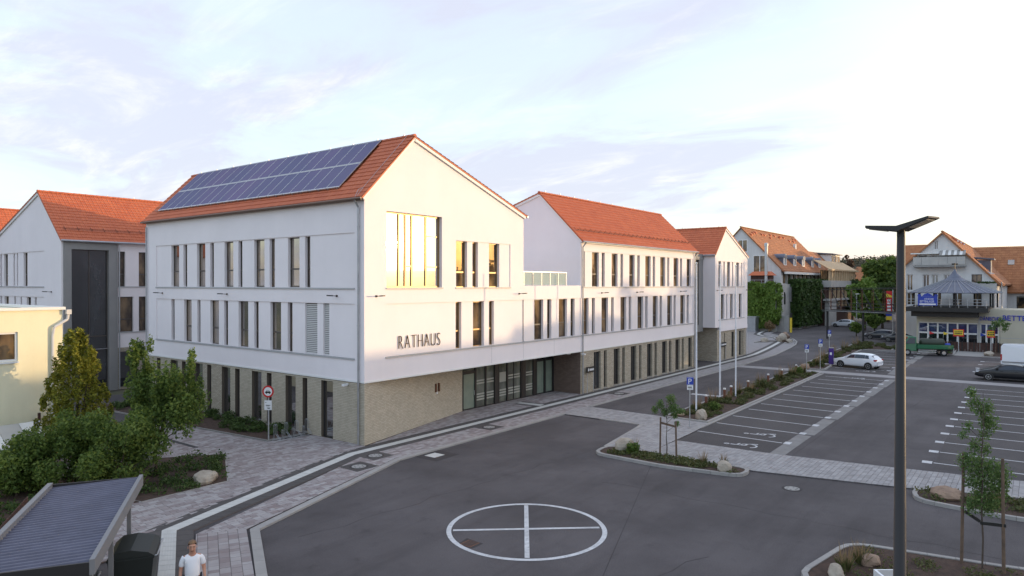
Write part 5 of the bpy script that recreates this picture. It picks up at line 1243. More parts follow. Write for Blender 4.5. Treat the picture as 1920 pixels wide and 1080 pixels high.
bl_ = [(*V_(1238, 758), .16, .16, .2), (*V_(1258, 748), .2, .2, .2), (*V_(1262, 765), .22, .22, .26), (*V_(1247, 772), .16, .16, .2), (*V_(1276, 771), .2, .2, .14), (*V_(1228, 768), .13, .13, .18), (*V_(1270, 795), .12, .12, .12), (*V_(1266, 779), .14, .14, .14)]
staked(tuple(b0), (a0, a1), 1.75, [((7.28, -12.6, 1.6), (6.85, -13.5, 1.6))], 'thin young tree tied between two stakes on the kerbed island', [(*q[:3], q[3] * 1.3, q[4] * 1.3, q[5] * 1.2) for q in bl_], 2400, 2.6, 61, .042)
W_ = lambda px, y: V_(px, y, 19.7)
bl_ = [(*W_(px, y), r, r, r * 1.1) for px, y, r in ((1822, 735, .12), (1828, 755, .16), (1840, 770, .13), (1848, 785, .15), (1855, 762, .14), (1858, 795, .2), (1845, 815, .13), (1815, 800, .12), (1806, 815, .10), (1830, 835, .16), (1815, 865, .22), (1835, 870, .25), (1858, 880, .27), (1880, 892, .24), (1845, 905, .27), (1868, 920, .26), (1825, 900, .2), (1840, 940, .26), (1858, 950, .2), (1820, 952, .15), (1885, 910, .14), (1850, 840, .12))]
staked((.67, -25.55, .1), ((.78, -25.05), (.62, -26.05)), 3.2, [((.77, -25.12, 1.62), (.69, -25.5, 1.42)), ((.69, -25.5, 1.38), (.60, -26.1, 1.45))], 'tall young tree with bright leaves between two stakes near the lamp post', [(*q[:3], q[3] * 1.35, q[4] * 1.35, q[5] * 1.5) for q in bl_], 6200, 5.0, 62, .042, 'black')
# little tree before the shop
staked((75.5, -23.2, .1), ((75.2, -22.8),), 2.0, [], 'sapling with sparse yellow-green leaves before the shop wall', ball((75.5, -23.2, 3.3), (1.1, 1.1, 1.1), 9, .35, 63), 900, 3.6, 63, .10)

# ================================================================== STREET FURNITURE
# lamp post
LP = Vector((-8.73, -24.81, 0)); t = thing('street_lamp', 'tall dark street lamp with two flat tilted heads', 'street lamp', tuple(LP))
MB().lathe([(.17, 0), (.17, .03), (.125, .04), (.068, 9.08), (.05, 9.12)], 20, tuple(LP)).build('pole', 'lampblack', t, smooth=True)
MB().box(LP.x - .06, LP.y - .06, 9.02, LP.x + .06, LP.y + .06, 9.16).build('head_bracket', 'darkgrey', t)
def head(ax, tilt, ln, wd):
    ax = Vector(ax).normalized(); sdv = Vector((-ax.y, ax.x, 0)); u = (ax * math.cos(R(tilt)) + Vector((0, 0, math.sin(R(tilt))))); n = u.cross(sdv).normalized()
    if n.z < 0: n = -n
    o = LP + Vector((0, 0, 9.10)); m = MB(); c = lambda a, b, h: tuple(o + u * a + sdv * b + n * h)
    m.hexa([c(.03, -wd * .5, 0), c(ln, -wd * .5, .012), c(ln, wd * .5, .012), c(.03, wd * .5, 0), c(.03, -wd * .5, .095), c(ln, -wd * .5, .045), c(ln, wd * .5, .045), c(.03, wd * .5, .095)])
    h = m.build('lamp_head', 'darkgrey', t)
    q = MB().hexa([c(ln * .35, -wd * .36, -.010), c(ln * .9, -wd * .36, -.004), c(ln * .9, wd * .36, -.004), c(ln * .35, wd * .36, -.010), c(ln * .35, -wd * .36, .001), c(ln * .9, -wd * .36, .012), c(ln * .9, wd * .36, .012), c(ln * .35, wd * .36, .001)]).build('led_panel', 'concrete', h)
hx = right * .55 - fwd * .82
head(hx, 19, .60, .40); head(-(right * .86 - fwd * .5), 8, .58, .40)
MB().box(LP.x - .05, LP.y - .135, .6, LP.x + .05, LP.y - .10, 1.0).build('service_door', 'darkgrey', t)
# white cabinet in the island
t = thing('white_cabinet', 'low white box with grey inset lid by the lamp pole foot', 'cabinet', (-2.35, -23.7, .1), rz=R(37 - 90))
MB().box(-.32, -.25, 0, .32, .25, .40).build('housing', 'white', t, local=True); MB().box(-.25, -.18, .401, .25, .18, .412).build('inset_lid', 'concrete', t, local=True)
# flagpoles
for x, y, h, l in ((18.42, -9.75, 9.4, 'white flagpole closest to the parking sign, no flag'), (23.38, -9.4, 9.4, 'middle white flagpole of three, no flag'), (26.2, -9.5, 9.4, 'white flagpole farthest along the strip, no flag')):
    t = thing('flagpole', l, 'flagpole', (x, y, .1), 'flagpoles in front of the long wing')
    MB().lathe([(.11, .1), (.11, .14), (.052, .16), (.034, h), (.026, h + .02)], 12, (x, y, 0)).build('pole', 'galv', t, smooth=True)
    MB().lathe([(.02, h + .02), (.07, h + .05), (.07, h + .10), (.02, h + .13)], 10, (x, y, 0)).build('finial', 'trim', t)
    MB().tube((x, y - .075, 1.2), (x, y - .05, h), .006, n=4).build('halyard', 'white', t)
# signs -----------------------------------------------------------------------------------
def sign_frame(x, y, yaw): 
    u = Vector((math.cos(yaw), math.sin(yaw), 0)); n = Vector((u.y, -u.x, 0))
    return lambda a, d, z: (x + u.x * a - n.x * d, y + u.y * a - n.y * d, z)
yaw = R(37.36 - 90)
def glyph(parent, s, F, a, z, h, m, sx=.9, d=-.016): text_letters(parent, s, F, a, z, h, .02, m, .003, sx, gap_d=d)
def p_sign(x, y, h, label, grp=None, e=False):
    t = thing('parking_sign', label, 'sign', (x, y, PZ), grp); F = sign_frame(x, y, yaw)
    MB().tube((x, y, 0), (x, y, h), .03, n=8).build('post', 'galv', t)
    b = MB().bar(F, -.19, .19, -.055, -.035, h - .46, h - .02).build('sign_plate', 'blue', t)
    glyph(b, 'P', F, -.10, h - .40, .30, 'white', 1.0, -.0555)
    MB().bar(F, -.17, .17, -.0565, -.0555, h - .44, h - .43).bar(F, -.17, .17, -.0565, -.0555, h - .05, h - .04).build('border_line', 'white', b)
    p = MB().bar(F, -.17, .17, -.055, -.035, h - .74, h - .48).build('extra_plate', 'white', t)
    MB().bar(F, -.13, .10, -.057, -.0555, h - .62, h - .56).bar(F, -.10, .13, -.057, -.0555, h - .70, h - .67).build('small_print', 'black', p)
p_sign(14.35, -11.05, 2.9, 'blue P parking sign with small white plate below, in front of the first flagpole')
p_sign(41.7, -10.4, 2.85, 'blue parking sign at the far end of the long strip', 'small parking signs by the charging bed')
p_sign(46.95, -10.3, 2.98, 'blue parking sign beside the purple charging column', 'small parking signs by the charging bed')
p_sign(62.5, -7.6, 2.9, 'thin parking sign by the street behind the purple charging column', 'small parking signs by the charging bed')
t = thing('traffic_sign', 'round red-rimmed no motor vehicles sign above a white plate', 'sign', (-2.16, 4.95, PZ)); F = sign_frame(-2.16, 4.95, R(37.36 - 97))
MB().tube((-2.16, 4.95, 0), (-2.16, 4.95, 2.86), .035, n=10).build('post', 'galv', t)
def disc(F, r, d0, d1, z, n=28, r2=None):
    m = MB(); P = [F(r * math.cos(2 * math.pi * k / n), d0, z + r * math.sin(2 * math.pi * k / n)) for k in range(n)]; m.extr(P, Vector(F(0, d1, 0)) - Vector(F(0, d0, 0))); return m
b = disc(F, .31, -.06, -.045, 2.58).build('sign_disc', 'red', t); disc(F, .225, -.064, -.0605, 2.58).build('sign_face', 'white', b)
m = MB(); m.bar(F, -.15, .15, -.070, -.0645, 2.50, 2.575); m.extr([F(-.10, -.0645, 2.577), F(.10, -.0645, 2.577), F(.06, -.0645, 2.65), F(-.06, -.0645, 2.65)], Vector(F(0, -.0055, 0)) - Vector(F(0, 0, 0)))
for q in (-.11, .06): m.bar(F, q, q + .055, -.070, -.0645, 2.46, 2.498)
m.build('car_symbol', 'black', b); m = MB(); m.bar(F, -.055, .055, -.073, -.071, 2.59, 2.635); m.build('car_symbol_window', 'white', b)
p = MB().bar(F, -.2, .2, -.06, -.045, 1.62, 2.12).build('extra_plate', 'white', t)
m = MB()
for z, a0, a1 in ((2.0, -.15, -.09), (1.86, -.13, .13), (1.82, -.10, .08), (1.72, -.06, .12), (1.68, -.02, .10)): m.bar(F, a0, a1, -.063, -.0605, z, z + .025)
m.build('small_print', 'black', p)
# bollards
for i, (x, y) in enumerate(((21.3, -9.25), (24.95, -9.15), (26.4, -9.1), (29.8, -9.2), (34.7, -9.2), (38.6, -9.15), (42.9, -9.2))):
    t = thing('bollard', 'short reddish bollard light with pale cap, %s one counted from the parking sign end' % ORD[i], 'bollard', (x, y, .1), 'bollard lights along the planting strip')
    MB().lathe([(.09, 0), (.09, .62)], 12, (x, y, .1)).build('post', 'redwood', t); MB().lathe([(.095, .62), (.095, .68), (.08, .72)], 12, (x, y, .1)).build('cap', 'trim', t)
# bicycle stands
t = thing('bicycle_rack', 'low steel bicycle rack with alternating high and low hoops beside the brick wall', 'bicycle rack', (-1.2, 4.45, PZ))
for y in (4.25, 4.62): MB().tube((-2.15, y, PZ + .03), (-.15, y, PZ + .03), .018, n=6).build('base_rail', 'galv', t)
for k in range(7):
    x = -2.1 + k * .32; h = .82 if k % 2 == 0 else .50; y0, y1 = (4.25, 4.62) if k % 2 else (4.62, 4.25); lean = .36
    for dx in (0, .07):
        MB().path([(x + dx, y0, PZ + .03), (x + dx, y0 + (y1 - y0) * .1, PZ + h), (x + dx + .02, y0 + (y1 - y0) * .35, PZ + h + .04), (x + dx + .03, y0 + (y1 - y0) * .5, PZ + h - .05), (x + dx + .03, y0 + (y1 - y0) * .45, PZ + .35), (x + dx + lean * .4, y1, PZ + .03)], .011, 6).build('hoop', 'zinc', t)
# charging column
t = thing('charging_column', 'purple electric charging column at the nose of a white hatchback', 'charging station', (52.0, -10.15, .1), rz=R(10))
MB().box(-.30, -.22, 0, .30, .22, 1.62).build('housing', 'purple', t, local=True); MB().box(-.31, -.23, 1.621, .31, .23, 1.66).build('top_cap', 'greyframe', t, local=True); MB().box(-.315, -.06, .95, -.301, .12, 1.2).build('display', 'white', t, local=True)
MB().box(-.7, -.6, -.03, .7, .6, .03).build('base_slab', 'kerb', t, local=True)
MB().path([(-.32, -.15, .9), (-.45, -.2, .5), (-.34, -.25, .25)], .02).build('cable', 'black', t, local=True)

# bin shelter -----------------------------------------------------------------------------
SO = Vector((-16.84, -11.11, 0)); d = Vector((3.57, 5.71, 0)); SL = d.length; d.normalize(); wv = Vector((-d.y, d.x, 0))
SH = thing('bin_shelter', 'open steel bin shelter with a corrugated bluish sheet roof', 'shelter', tuple(SO), rz=math.atan2(d.y, d.x))
SWd = 2.35   # local x along the length, y across (away from the street), roof rises slightly to the back
m = MB(); NR = 34; zf = lambda y: 2.33 - .035 * y
for k in range(NR):
    x0 = k * SL / NR; s_ = SL / NR; pr = [(0, 0), (.55, 0), (.66, .035), (.90, .035), (1, 0)]
    for (u0, h0), (u1, h1) in zip(pr[:-1], pr[1:]):
        a, b = x0 + s_ * u0, x0 + s_ * u1; m.poly([(a, .03, zf(0) + h0), (b, .03, zf(0) + h1), (b, SWd - .1, zf(SWd) + h1), (a, SWd - .1, zf(SWd) + h0)])
m.build('roof_sheet', 'shelter', SH, local=True)
MB().box(0, 0.03, 2.16, SL, SWd - .1, 2.22).build('roof_deck', 'shelterframe', SH, local=True)
MB().box(-.05, -.07, 2.10, SL + .05, .03, 2.42).build('side_fascia', 'shelterframe', SH, local=True)
MB().box(-.05, .031, 2.06, 0.0, SWd - .05, 2.36).build('front_fascia', 'darkgrey', SH, local=True)
MB().box(SL, .031, 2.06, SL + .05, SWd - .05, 2.36).build('rear_fascia', 'darkgrey', SH, local=True)
MB().box(-.05, SWd - .1, 2.10, SL + .05, SWd + .03, 2.40).build('back_gutter', 'shelterframe', SH, local=True)
for x in (.35, 2.65, 5.3): MB().box(x - .05, .04, 0, x + .05, .14, 2.16).build('post', 'shelterframe', SH, local=True); MB().box(x - .05, SWd - .2, 0, x + .05, SWd - .1, 2.12).build('post', 'shelterframe', SH, local=True)
for x in (1.5, 4.2): MB().hexa([(x + .95, .06, 1.85), (x + 1.02, .06, 1.85), (x + 1.02, .11, 1.85), (x + .95, .11, 1.85), (x + .72, .06, 2.16), (x + .82, .06, 2.16), (x + .82, .11, 2.16), (x + .72, .11, 2.16)]).build('brace', 'shelterframe', SH, local=True)
def big_bin(lx, ly, label):
    p = SO + d * lx + wv * ly; t = thing('waste_container', label, 'waste bin', (p.x, p.y, PZ), rz=math.atan2(d.y, d.x))
    MB().hexa([(-.60, -.42, .15), (.60, -.42, .15), (.60, .42, .15), (-.60, .42, .15), (-.68, -.52, 1.08), (.68, -.52, 1.08), (.68, .52, 1.08), (-.68, .52, 1.08)]).build('body', 'bin', t, local=True)
    MB().box(-.70, -.54, 1.08, .70, .54, 1.13).build('rim', 'bin', t, local=True)
    l = MB(); pr = [(-.54, 1.135), (-.40, 1.24), (0, 1.33), (.36, 1.30), (.54, 1.135)]
    l.extr([(-.68, y, z) for y, z in pr], (1.36, 0, 0)); l.build('lid', 'bin', t, local=True)
    MB().tube((-.6, -.60, 1.12), (.6, -.60, 1.12), .018).tube((-.6, -.60, 1.12), (-.6, -.52, 1.10), .015).tube((.6, -.60, 1.12), (.6, -.52, 1.10), .015).build('handle_bar', 'galv', t, local=True)
    for x in (-.5, .5):
        for y in (-.35, .35): MB().lathe([(.08, -.025), (.08, .025)], 12, (x, y, .08), 'y').build('wheel', 'rubber', t, local=True)
big_bin(3.9, -.25, 'large dark waste container sticking out from under the shelter roof'); big_bin(2.0, .9, 'large dark waste container deep in the shade of the shelter')
t = thing('board_fence', 'dark brown upright board fence behind the shelter', 'fence', (-16.5, -3.8, 0))
a, b = Vector((-14.4, .2, 0)), Vector((-18.3, -6.6, 0)); k = int((b - a).length / .16)
for j in range(k):
    p = a.lerp(b, j / k); q = a.lerp(b, (j + .84) / k); MB().beam(p + Vector((0, 0, .5)), q + Vector((0, 0, .5)), .025, 1.0).build('board', 'brownwood', t)
for z in (.3, .8): MB().beam(a + wv * .03 + Vector((0, 0, z)), b + wv * .03 + Vector((0, 0, z)), .04, .08).build('rail', 'brownwood', t)

# ================================================================== PERSON
def skin_mesh(name, pts, edges, radii, m, parent, sub=2):
    me = bpy.data.meshes.new(name); me.from_pydata(pts, edges, []); o = bpy.data.objects.new(name, me); COL.objects.link(o)
    mo = o.modifiers.new('s', 'SKIN'); mo.use_smooth_shade = True
    for i, r in enumerate(radii): me.skin_vertices[0].data[i].radius = r if isinstance(r, tuple) else (r, r)
    me.skin_vertices[0].data[0].use_root = True
    s2 = o.modifiers.new('u', 'SUBSURF'); s2.levels = sub; s2.render_levels = sub
    dg = bpy.context.evaluated_depsgraph_get(); ev = bpy.data.meshes.new_from_object(o.evaluated_get(dg)); bpy.data.objects.remove(o)
    ev.materials.clear(); ev.materials.append(MT[m]); ev.polygons.foreach_set('use_smooth', [True] * len(ev.polygons)); ev.name = name
    return link(bpy.data.objects.new(name, ev), parent)
PP = Vector((-14.28, -10.35, PZ)); face = math.atan2(CAM.y - PP.y, CAM.x - PP.x)
PE = thing('person', 'person in a white t-shirt and dark trousers standing on the pavement by the bins', 'person', tuple(PP), rz=face)
# local: +x forward, y to the person's left
P = []; E_e = []; RR = []
def node(p, r, par=None):
    P.append(p); RR.append(r)
    if par is not None: E_e.append((par, len(P) - 1))
    return len(P) - 1
pel = node((0, 0, .95), (.15, .13)); sp = node((.01, 0, 1.10), (.155, .125), pel); ch = node((.0, 0, 1.30), (.175, .125), sp); nk0 = node((-.01, 0, 1.45), (.085, .075), ch); nk = node((.01, 0, 1.53), .058, nk0)
h1 = node((.045, 0, 1.60), (.078, .085), nk); h2 = node((.04, 0, 1.685), (.088, .105), h1); h3 = node((.02, 0, 1.755), (.078, .085), h2)
for sg in (1, -1):
    s1 = node((-.01, sg * .15, 1.415), .068, nk0); s2 = node((-.01, sg * .205, 1.37), .062, s1); e1 = node((-.03, sg * .26, 1.12), .046, s2); w1 = node((.06, sg * .275, .90), .031, e1); ha = node((.09, sg * .275, .82), (.022, .040), w1)
    for q, ln in ((-.028, .070), (-.010, .082), (.010, .078), (.028, .062)):
        f1 = node((.105 + q * .6, sg * .272, .775), .0095, ha); f2 = node((.11 + q * .9, sg * .262, .775 - ln * .5), .0085, f1); node((.10 + q, sg * .248, .775 - ln), .007, f2)
    t1 = node((.125, sg * .262, .80), .010, ha); node((.14, sg * .250, .765), .008, t1)
    hp = node((0, sg * .10, .88), .095, pel); kn = node((.02, sg * .115, .49), .062, hp); an = node((-.02, sg * .12, .09), .043, kn); ft = node((.07, sg * .135, .045), (.042, .035), an); node((.17, sg * .15, .035), (.040, .022), ft)
body = skin_mesh('body', P, E_e, RR, 'skin', PE)
P2 = [(0, 0, .90), (.015, 0, 1.03), (.02, 0, 1.15), (.005, 0, 1.30), (-.01, 0, 1.43), (-.01, 0, 1.475)]; E2 = [(0, 1), (1, 2), (2, 3), (3, 4), (4, 5)]; R2 = [(.185, .165), (.19, .17), (.185, .165), (.195, .15), (.12, .10), (.082, .078)]
for sg in (1, -1):
    i = len(P2); P2 += [(-.01, sg * .155, 1.415), (-.012, sg * .215, 1.35), (-.022, sg * .25, 1.19)]; R2 += [(.080, .085), (.074, .078), (.066, .070)]; E2 += [(4, i), (i, i + 1), (i + 1, i + 2)]
skin_mesh('t_shirt', P2, E2, R2, 'shirt', PE)
P3 = [(0, 0, .95)]; E3 = []; R3 = [(.175, .15)]
for sg in (1, -1):
    i = len(P3); P3 += [(0, sg * .10, .86), (.02, sg * .115, .49), (-.015, sg * .12, .08)]; R3 += [.118, .088, .072]; E3 += [(0, i), (i, i + 1), (i + 1, i + 2)]
skin_mesh('trousers', P3, E3, R3, 'trousers', PE)
for sg in (1, -1): MB().hexa([(-.09, sg * .125 - .05, 0), (.20, sg * .15 - .055, 0), (.20, sg * .15 + .055, 0), (-.09, sg * .125 + .05, 0), (-.08, sg * .125 - .045, .10), (.17, sg * .15 - .045, .055), (.17, sg * .15 + .045, .055), (-.08, sg * .125 + .045, .10)]).build('shoe', 'black', PE, local=True)
hm = MB(); hc = (.012, 0, 1.70); nu, nv = 16, 8
for a in range(nv + 1):
    for b in range(nu):
        th = (math.pi * .60) * a / nv; ph = 2 * math.pi * b / nu; cut = 1.0
        if math.cos(ph) > .2: th *= .62
        hm.v.append((hc[0] - .012 + .112 * math.sin(th) * math.cos(ph), .099 * math.sin(th) * math.sin(ph), hc[2] + .022 + .107 * math.cos(th)))
for a in range(nv):
    for b in range(nu): j = (b + 1) % nu; hm.f.append((a * nu + b, (a + 1) * nu + b, (a + 1) * nu + j, a * nu + j))
hm.build('hair', 'hair', PE, local=True, smooth=True)
for sg in (1, -1):
    e = MB().rock((.122, sg * .036, 1.680), (.010, .014, .008), 4).build('eye', 'black', PE, local=True); MB().rock((.018, sg * .100, 1.660), (.022, .012, .034), 3).build('ear', 'skin', PE, local=True, smooth=True); MB().box(.110, sg * .036 - .024, 1.702, .130, sg * .036 + .024, 1.712).build('eyebrow', 'hair', PE, local=True)
MB().hexa([(.115, -.020, 1.625), (.156, -.013, 1.628), (.156, .013, 1.628), (.115, .020, 1.625), (.112, -.009, 1.69), (.128, -.007, 1.688), (.128, .007, 1.688), (.112, .009, 1.69)]).build('nose', 'skin', PE, local=True)
MB().box(.105, -.030, 1.590, .128, .030, 1.600).build('mouth', 'redleaf', PE, local=True)
MB().box(-.17, -.165, .945, .0, .165, .98).build('belt', 'black', PE, local=True)

# ================================================================== VEHICLES
def car(label, loc, rz, paint, L_=4.26, W_=1.79, H_=1.45, wb=2.63, kind='hatch', group='parked cars', name='parked_car'):
    t = thing(name, label, 'car', loc, group, rz); hl = L_ / 2; s = L_ / 4.26; zr = H_
    if kind == 'hatch':
        st = [(-2.13, .42, .72, .74, .66), (-2.05, .30, .90, .96, .78), (-1.88, .24, .97, 1.10, .84), (-1.60, .20, .99, 1.335, .885), (-1.15, .18, .98, 1.44, .895), (-.2, .18, .965, 1.45, .895), (.35, .18, .95, 1.40, .895), (.72, .18, .94, 1.22, .895), (1.08, .18, .93, .97, .89), (1.6, .20, .86, .89, .86), (1.95, .25, .76, .78, .78), (2.10, .36, .62, .64, .64)]
    elif kind == 'saloon':
        st = [(-2.13, .42, .74, .76, .66), (-2.05, .28, .92, .95, .78), (-1.75, .22, .98, 1.02, .85), (-1.35, .20, .97, 1.15, .88), (-.85, .18, .95, 1.39, .89), (-.2, .18, .94, 1.45, .89), (.3, .18, .93, 1.41, .89), (.65, .18, .92, 1.22, .89), (1.02, .18, .91, .96, .89), (1.6, .20, .83, .86, .86), (1.95, .25, .72, .74, .78), (2.10, .36, .58, .60, .64)]
    kz = H_ / 1.45; kw = W_ / 1.79; m = MB(); rings = 12
    for (x, zl, zb, zt, w) in st:
        w *= kw; gh = zt - zb > .1; rw = w * (.74 if gh else .93); x *= s; zl *= kz; zb *= kz; zt *= kz; zm = zl + (zb - zl) * .55
        half = [(w * .80, zl), (w * .97, zl + .10), (w, zm), (w * .965, zb), (rw + (w - rw) * .12, zt - (.10 if gh else .012)), (rw * .80, zt)]
        m.v += [(x, y, z) for y, z in half] + [(x, -y, z) for y, z in reversed(half)]
    n = len(st)
    for i in range(n - 1):
        for k in range(rings):
            j = (k + 1) % rings; m.f.append((i * rings + k, i * rings + j, (i + 1) * rings + j, (i + 1) * rings + k))
    m.f.append(tuple(range(rings))); m.f.append(tuple((n - 1) * rings + k for k in reversed(range(rings))))
    body = m.build('body', paint, t, local=True, smooth=True)
    sb = body.modifiers.new('smooth', 'SUBSURF'); sb.levels = 1; sb.render_levels = 2
    ip = lambda x, c: np.interp(x, [q[0] for q in st], [q[c] for q in st])
    def gp(x, f, off=.012):
        w = ip(x, 4) * kw; zb, zt = ip(x, 2), ip(x, 3) - .085; rw = w * .74; y = w * .955 + (rw + (w - rw) * .16 - w * .955) * f
        return (x * s, y + off, (zb + (zt - zb) * f) * kz)
    wins = [(-1.46, -1.09), (-1.06, -.10), (-.07, .72)] if kind == 'hatch' else [(-1.08, -.33), (-.30, .64)]
    for sg in (1, -1):
        for a, b in wins:
            pts = [gp(a, .10), gp(b, .10), gp(min(b, .62 if b > .5 else b), .84 if b < .5 else .55), gp(max(b - .45, (a + b) / 2), .93) if b > .5 else gp(b, .93), gp(a + (.10 if a < -1.4 else 0), .93)]
            MB().extr([(p[0], p[1] * sg, p[2]) for p in pts], (0, .006 * sg, 0)).build('side_window', 'carglass', t, local=True)
        MB().box(.62 * s, sg * .90 * kw - .02, .98 * kz, .80 * s, sg * 1.02 * kw, 1.10 * kz).build('mirror', paint, t, local=True)
        MB().box((1.72 if kind == 'hatch' else 1.75) * s, sg * .60 * kw - .14 * kw, .66 * kz, 2.04 * s, sg * .60 * kw + .16 * kw, .79 * kz).build('headlight', 'headlamp', t, local=True)
        MB().box(-2.085 * s, sg * .66 * kw - .14, .80 * kz, -1.86 * s, sg * .66 * kw + .15, .95 * kz).build('tail_light', 'redlamp', t, local=True)
        MB().box(-1.3 * s, sg * .87 * kw - .02, .19, 1.25 * s, sg * .87 * kw + .02, .27).build('side_skirt', 'black', t, local=True)
        for x in (-.55, .35): MB().box(x * s, sg * .893 * kw - .01, .83 * kz, (x + .18) * s, sg * .893 * kw + .012, .86 * kz).build('door_handle', paint, t, local=True)
    def cross(x0, f0, x1, f1, nm):
        a, b = gp(x0, f0, 0), gp(x1, f1, 0); up = .022
        MB().extr([(a[0], a[1] * .93, a[2] + up), (a[0], -a[1] * .93, a[2] + up), (b[0], -b[1] * .86, b[2] + up + .05), (b[0], b[1] * .86, b[2] + up + .05)], (.008, 0, .008)).build(nm, 'carglass', t, local=True)
    cross(1.02, .35, .42, .97, 'windscreen')
    cross(-1.97 if kind == 'hatch' else -1.6, .45, -1.62 if kind == 'hatch' else -.9, .97, 'rear_window')
    MB().box(2.02 * s, -.5 * kw, .36, 2.115 * s, .5 * kw, .52).build('grille', 'black', t, local=True)
    MB().box(-2.14 * s, -.26, .62 * kz, -2.115 * s, .26, .73 * kz).build('number_plate', 'white', t, local=True)
    for x in (-wb / 2 - .04, wb / 2 - .04):
        for sg in (1, -1):
            y = sg * (W_ / 2 - .10)
            MB().lathe([(.365, -.02), (.365, .02)], 24, (x, sg * (W_ / 2 - .018), .345), 'y').build('wheel_arch', 'black', t, local=True)
            wh = MB().lathe([(.20, -.10), (.29, -.11), (.315, -.07), (.315, .07), (.29, .11), (.20, .10)], 24, (x, y, .315), 'y').build('wheel', 'rubber', t, local=True, smooth=True)
            r = MB().lathe([(.205, -.112), (.215, -.116), (.215, .116), (.205, .112)], 20, (x, y, .315), 'y')
            r.build('rim', 'black', wh, local=True); r = MB()
            for k in range(5):
                a = 2 * math.pi * k / 5 + .3; c_, s_ = math.cos(a), math.sin(a); yy = y + sg * .118
                r.beam((x + .03 * c_, yy, .315 + .03 * s_), (x + .205 * c_, yy, .315 + .205 * s_), .012, .085, (0, 1, 0))
            r.lathe([(.05, -.012), (.05, .012)], 10, (x, y + sg * .118, .315), 'y').lathe([(.212, -.008), (.212, .008), (.18, .008), (.18, -.008)], 20, (x, y + sg * .115, .315), 'y').build('wheel_spokes', 'rim', wh, local=True)
    return t
car('white hatchback parked nose-in at the purple charging column', (51.15, -12.75, 0), R(76), 'carwhite', 4.2, 1.79, 1.5)
car('white hatchback parked under the ivy wall at the far street', (120.4, 2.9, 0), R(86), 'carwhite', 4.1, 1.75, 1.5)
car('glossy black saloon car with silver spoked wheels', (49.1, -24.75, 0), R(93), 'carblack', 4.75, 1.85, 1.46, 2.85, 'saloon')
car('dark parked car just beyond the meadow bed, behind the lamp pole', (88.5, -10.9, 0), R(100), 'cardark', 4.4, 1.8, 1.45, 2.65, 'saloon')
car('dark hatchback partly hidden by the signs beyond the meadow bed', (92.0, -8.0, 0), R(95), 'cardark', 4.2, 1.8, 1.45, 2.6)
car('silver car parked far down the street under the trees', (196, 17, 0), R(20), 'carsilver', 4.3, 1.8, 1.5, 2.6)
car('silver saloon car far down the street, second under the trees', (198, 12.5, 0), R(20), 'carsilver', 4.4, 1.8, 1.45, 2.65, 'saloon')
# white van
t = thing('white_van', 'white panel van parked behind the black saloon', 'van', (60.5, -26.55, 0), rz=R(-90))
m = MB()
prof = [(-2.7, .35), (-2.7, 2.05), (-2.55, 2.32), (1.2, 2.35), (1.6, 2.2), (2.15, 1.35), (2.75, 1.1), (2.85, .4)]
for y, k in ((-.98, .35), (-1.0, 1.0)): pass
for (x, z) in prof: m.v.append((x, -1.0 if z < 1.9 else -.86, z))
for (x, z) in prof: m.v.append((x, 1.0 if z < 1.9 else .86, z))
n = len(prof); m.f = [tuple(reversed(range(n))), tuple(range(n, 2 * n))] + [(k, (k + 1) % n, n + (k + 1) % n, n + k) for k in range(n)]
bo = m.build('body', 'carwhite', t, local=True); bv = bo.modifiers.new('b', 'BEVEL'); bv.width = .07; bv.segments = 3
for sg in (1, -1):
    MB().box(-2.72, sg * .86 - .11, .75, -2.60, sg * .86 + .12, 1.35).build('tail_light', 'redlamp', t, local=True)
    MB().extr([(1.05, sg * 1.006, 1.35), (2.0, sg * 1.006, 1.35), (1.62, sg * .93, 1.95), (1.05, sg * .93, 1.95)], (0, .008 * sg, 0)).build('side_window', 'carglass', t, local=True)
    for x in (-1.7, 1.85): w_ = MB().lathe([(.22, -.11), (.33, -.10), (.33, .10), (.22, .11)], 20, (x, sg * .88, .33), 'y').build('wheel', 'rubber', t, local=True); MB().lathe([(.2, -.115), (.2, .115)], 16, (x, sg * .88, .33), 'y').build('rim', 'rim', w_, local=True)
    MB().box(-2.6, sg * 1.005 - .01, .55, 2.5, sg * 1.005 + .01, .68).build('rub_strip', 'greyframe', t, local=True)
MB().extr([(2.16, -.84, 1.38), (2.16, .84, 1.38), (1.68, .76, 2.12), (1.68, -.76, 2.12)], (.02, 0, .01)).build('windscreen', 'carglass', t, local=True)
MB().box(-2.715, -.30, .95, -2.70, .30, 1.08).build('number_plate', 'white', t, local=True); MB().box(-2.712, -.008, .5, -2.703, .008, 2.1).build('door_gap', 'black', t, local=True)
# green lorry
t = thing('green_lorry', 'small green flatbed lorry loaded with a dark tank', 'lorry', (69.0, -16.3, 0), rz=R(112))
m = MB(); prof = [(1.0, .55), (1.0, 2.15), (1.75, 2.2), (2.35, 1.35), (2.75, 1.2), (2.8, .5)]
for y in (-.95, .95):
    for x, z in prof: m.v.append((x, y * (.88 if z > 1.6 else 1), z))
n = len(prof); m.f = [tuple(reversed(range(n))), tuple(range(n, 2 * n))] + [(k, (k + 1) % n, n + (k + 1) % n, n + k) for k in range(n)]
bo = m.build('cab', 'green', t, local=True); bv = bo.modifiers.new('b', 'BEVEL'); bv.width = .05; bv.segments = 2
for sg in (1, -1): MB().extr([(1.15, sg * .93, 1.4), (2.2, sg * .955, 1.38), (1.72, sg * .86, 2.02), (1.15, sg * .86, 2.02)], (0, .01 * sg, 0)).build('side_window', 'carglass', bo, local=True)
MB().extr([(2.36, -.84, 1.4), (2.36, .84, 1.4), (1.82, .76, 2.1), (1.82, -.76, 2.1)], (.02, 0, .01)).build('windscreen', 'carglass', bo, local=True)
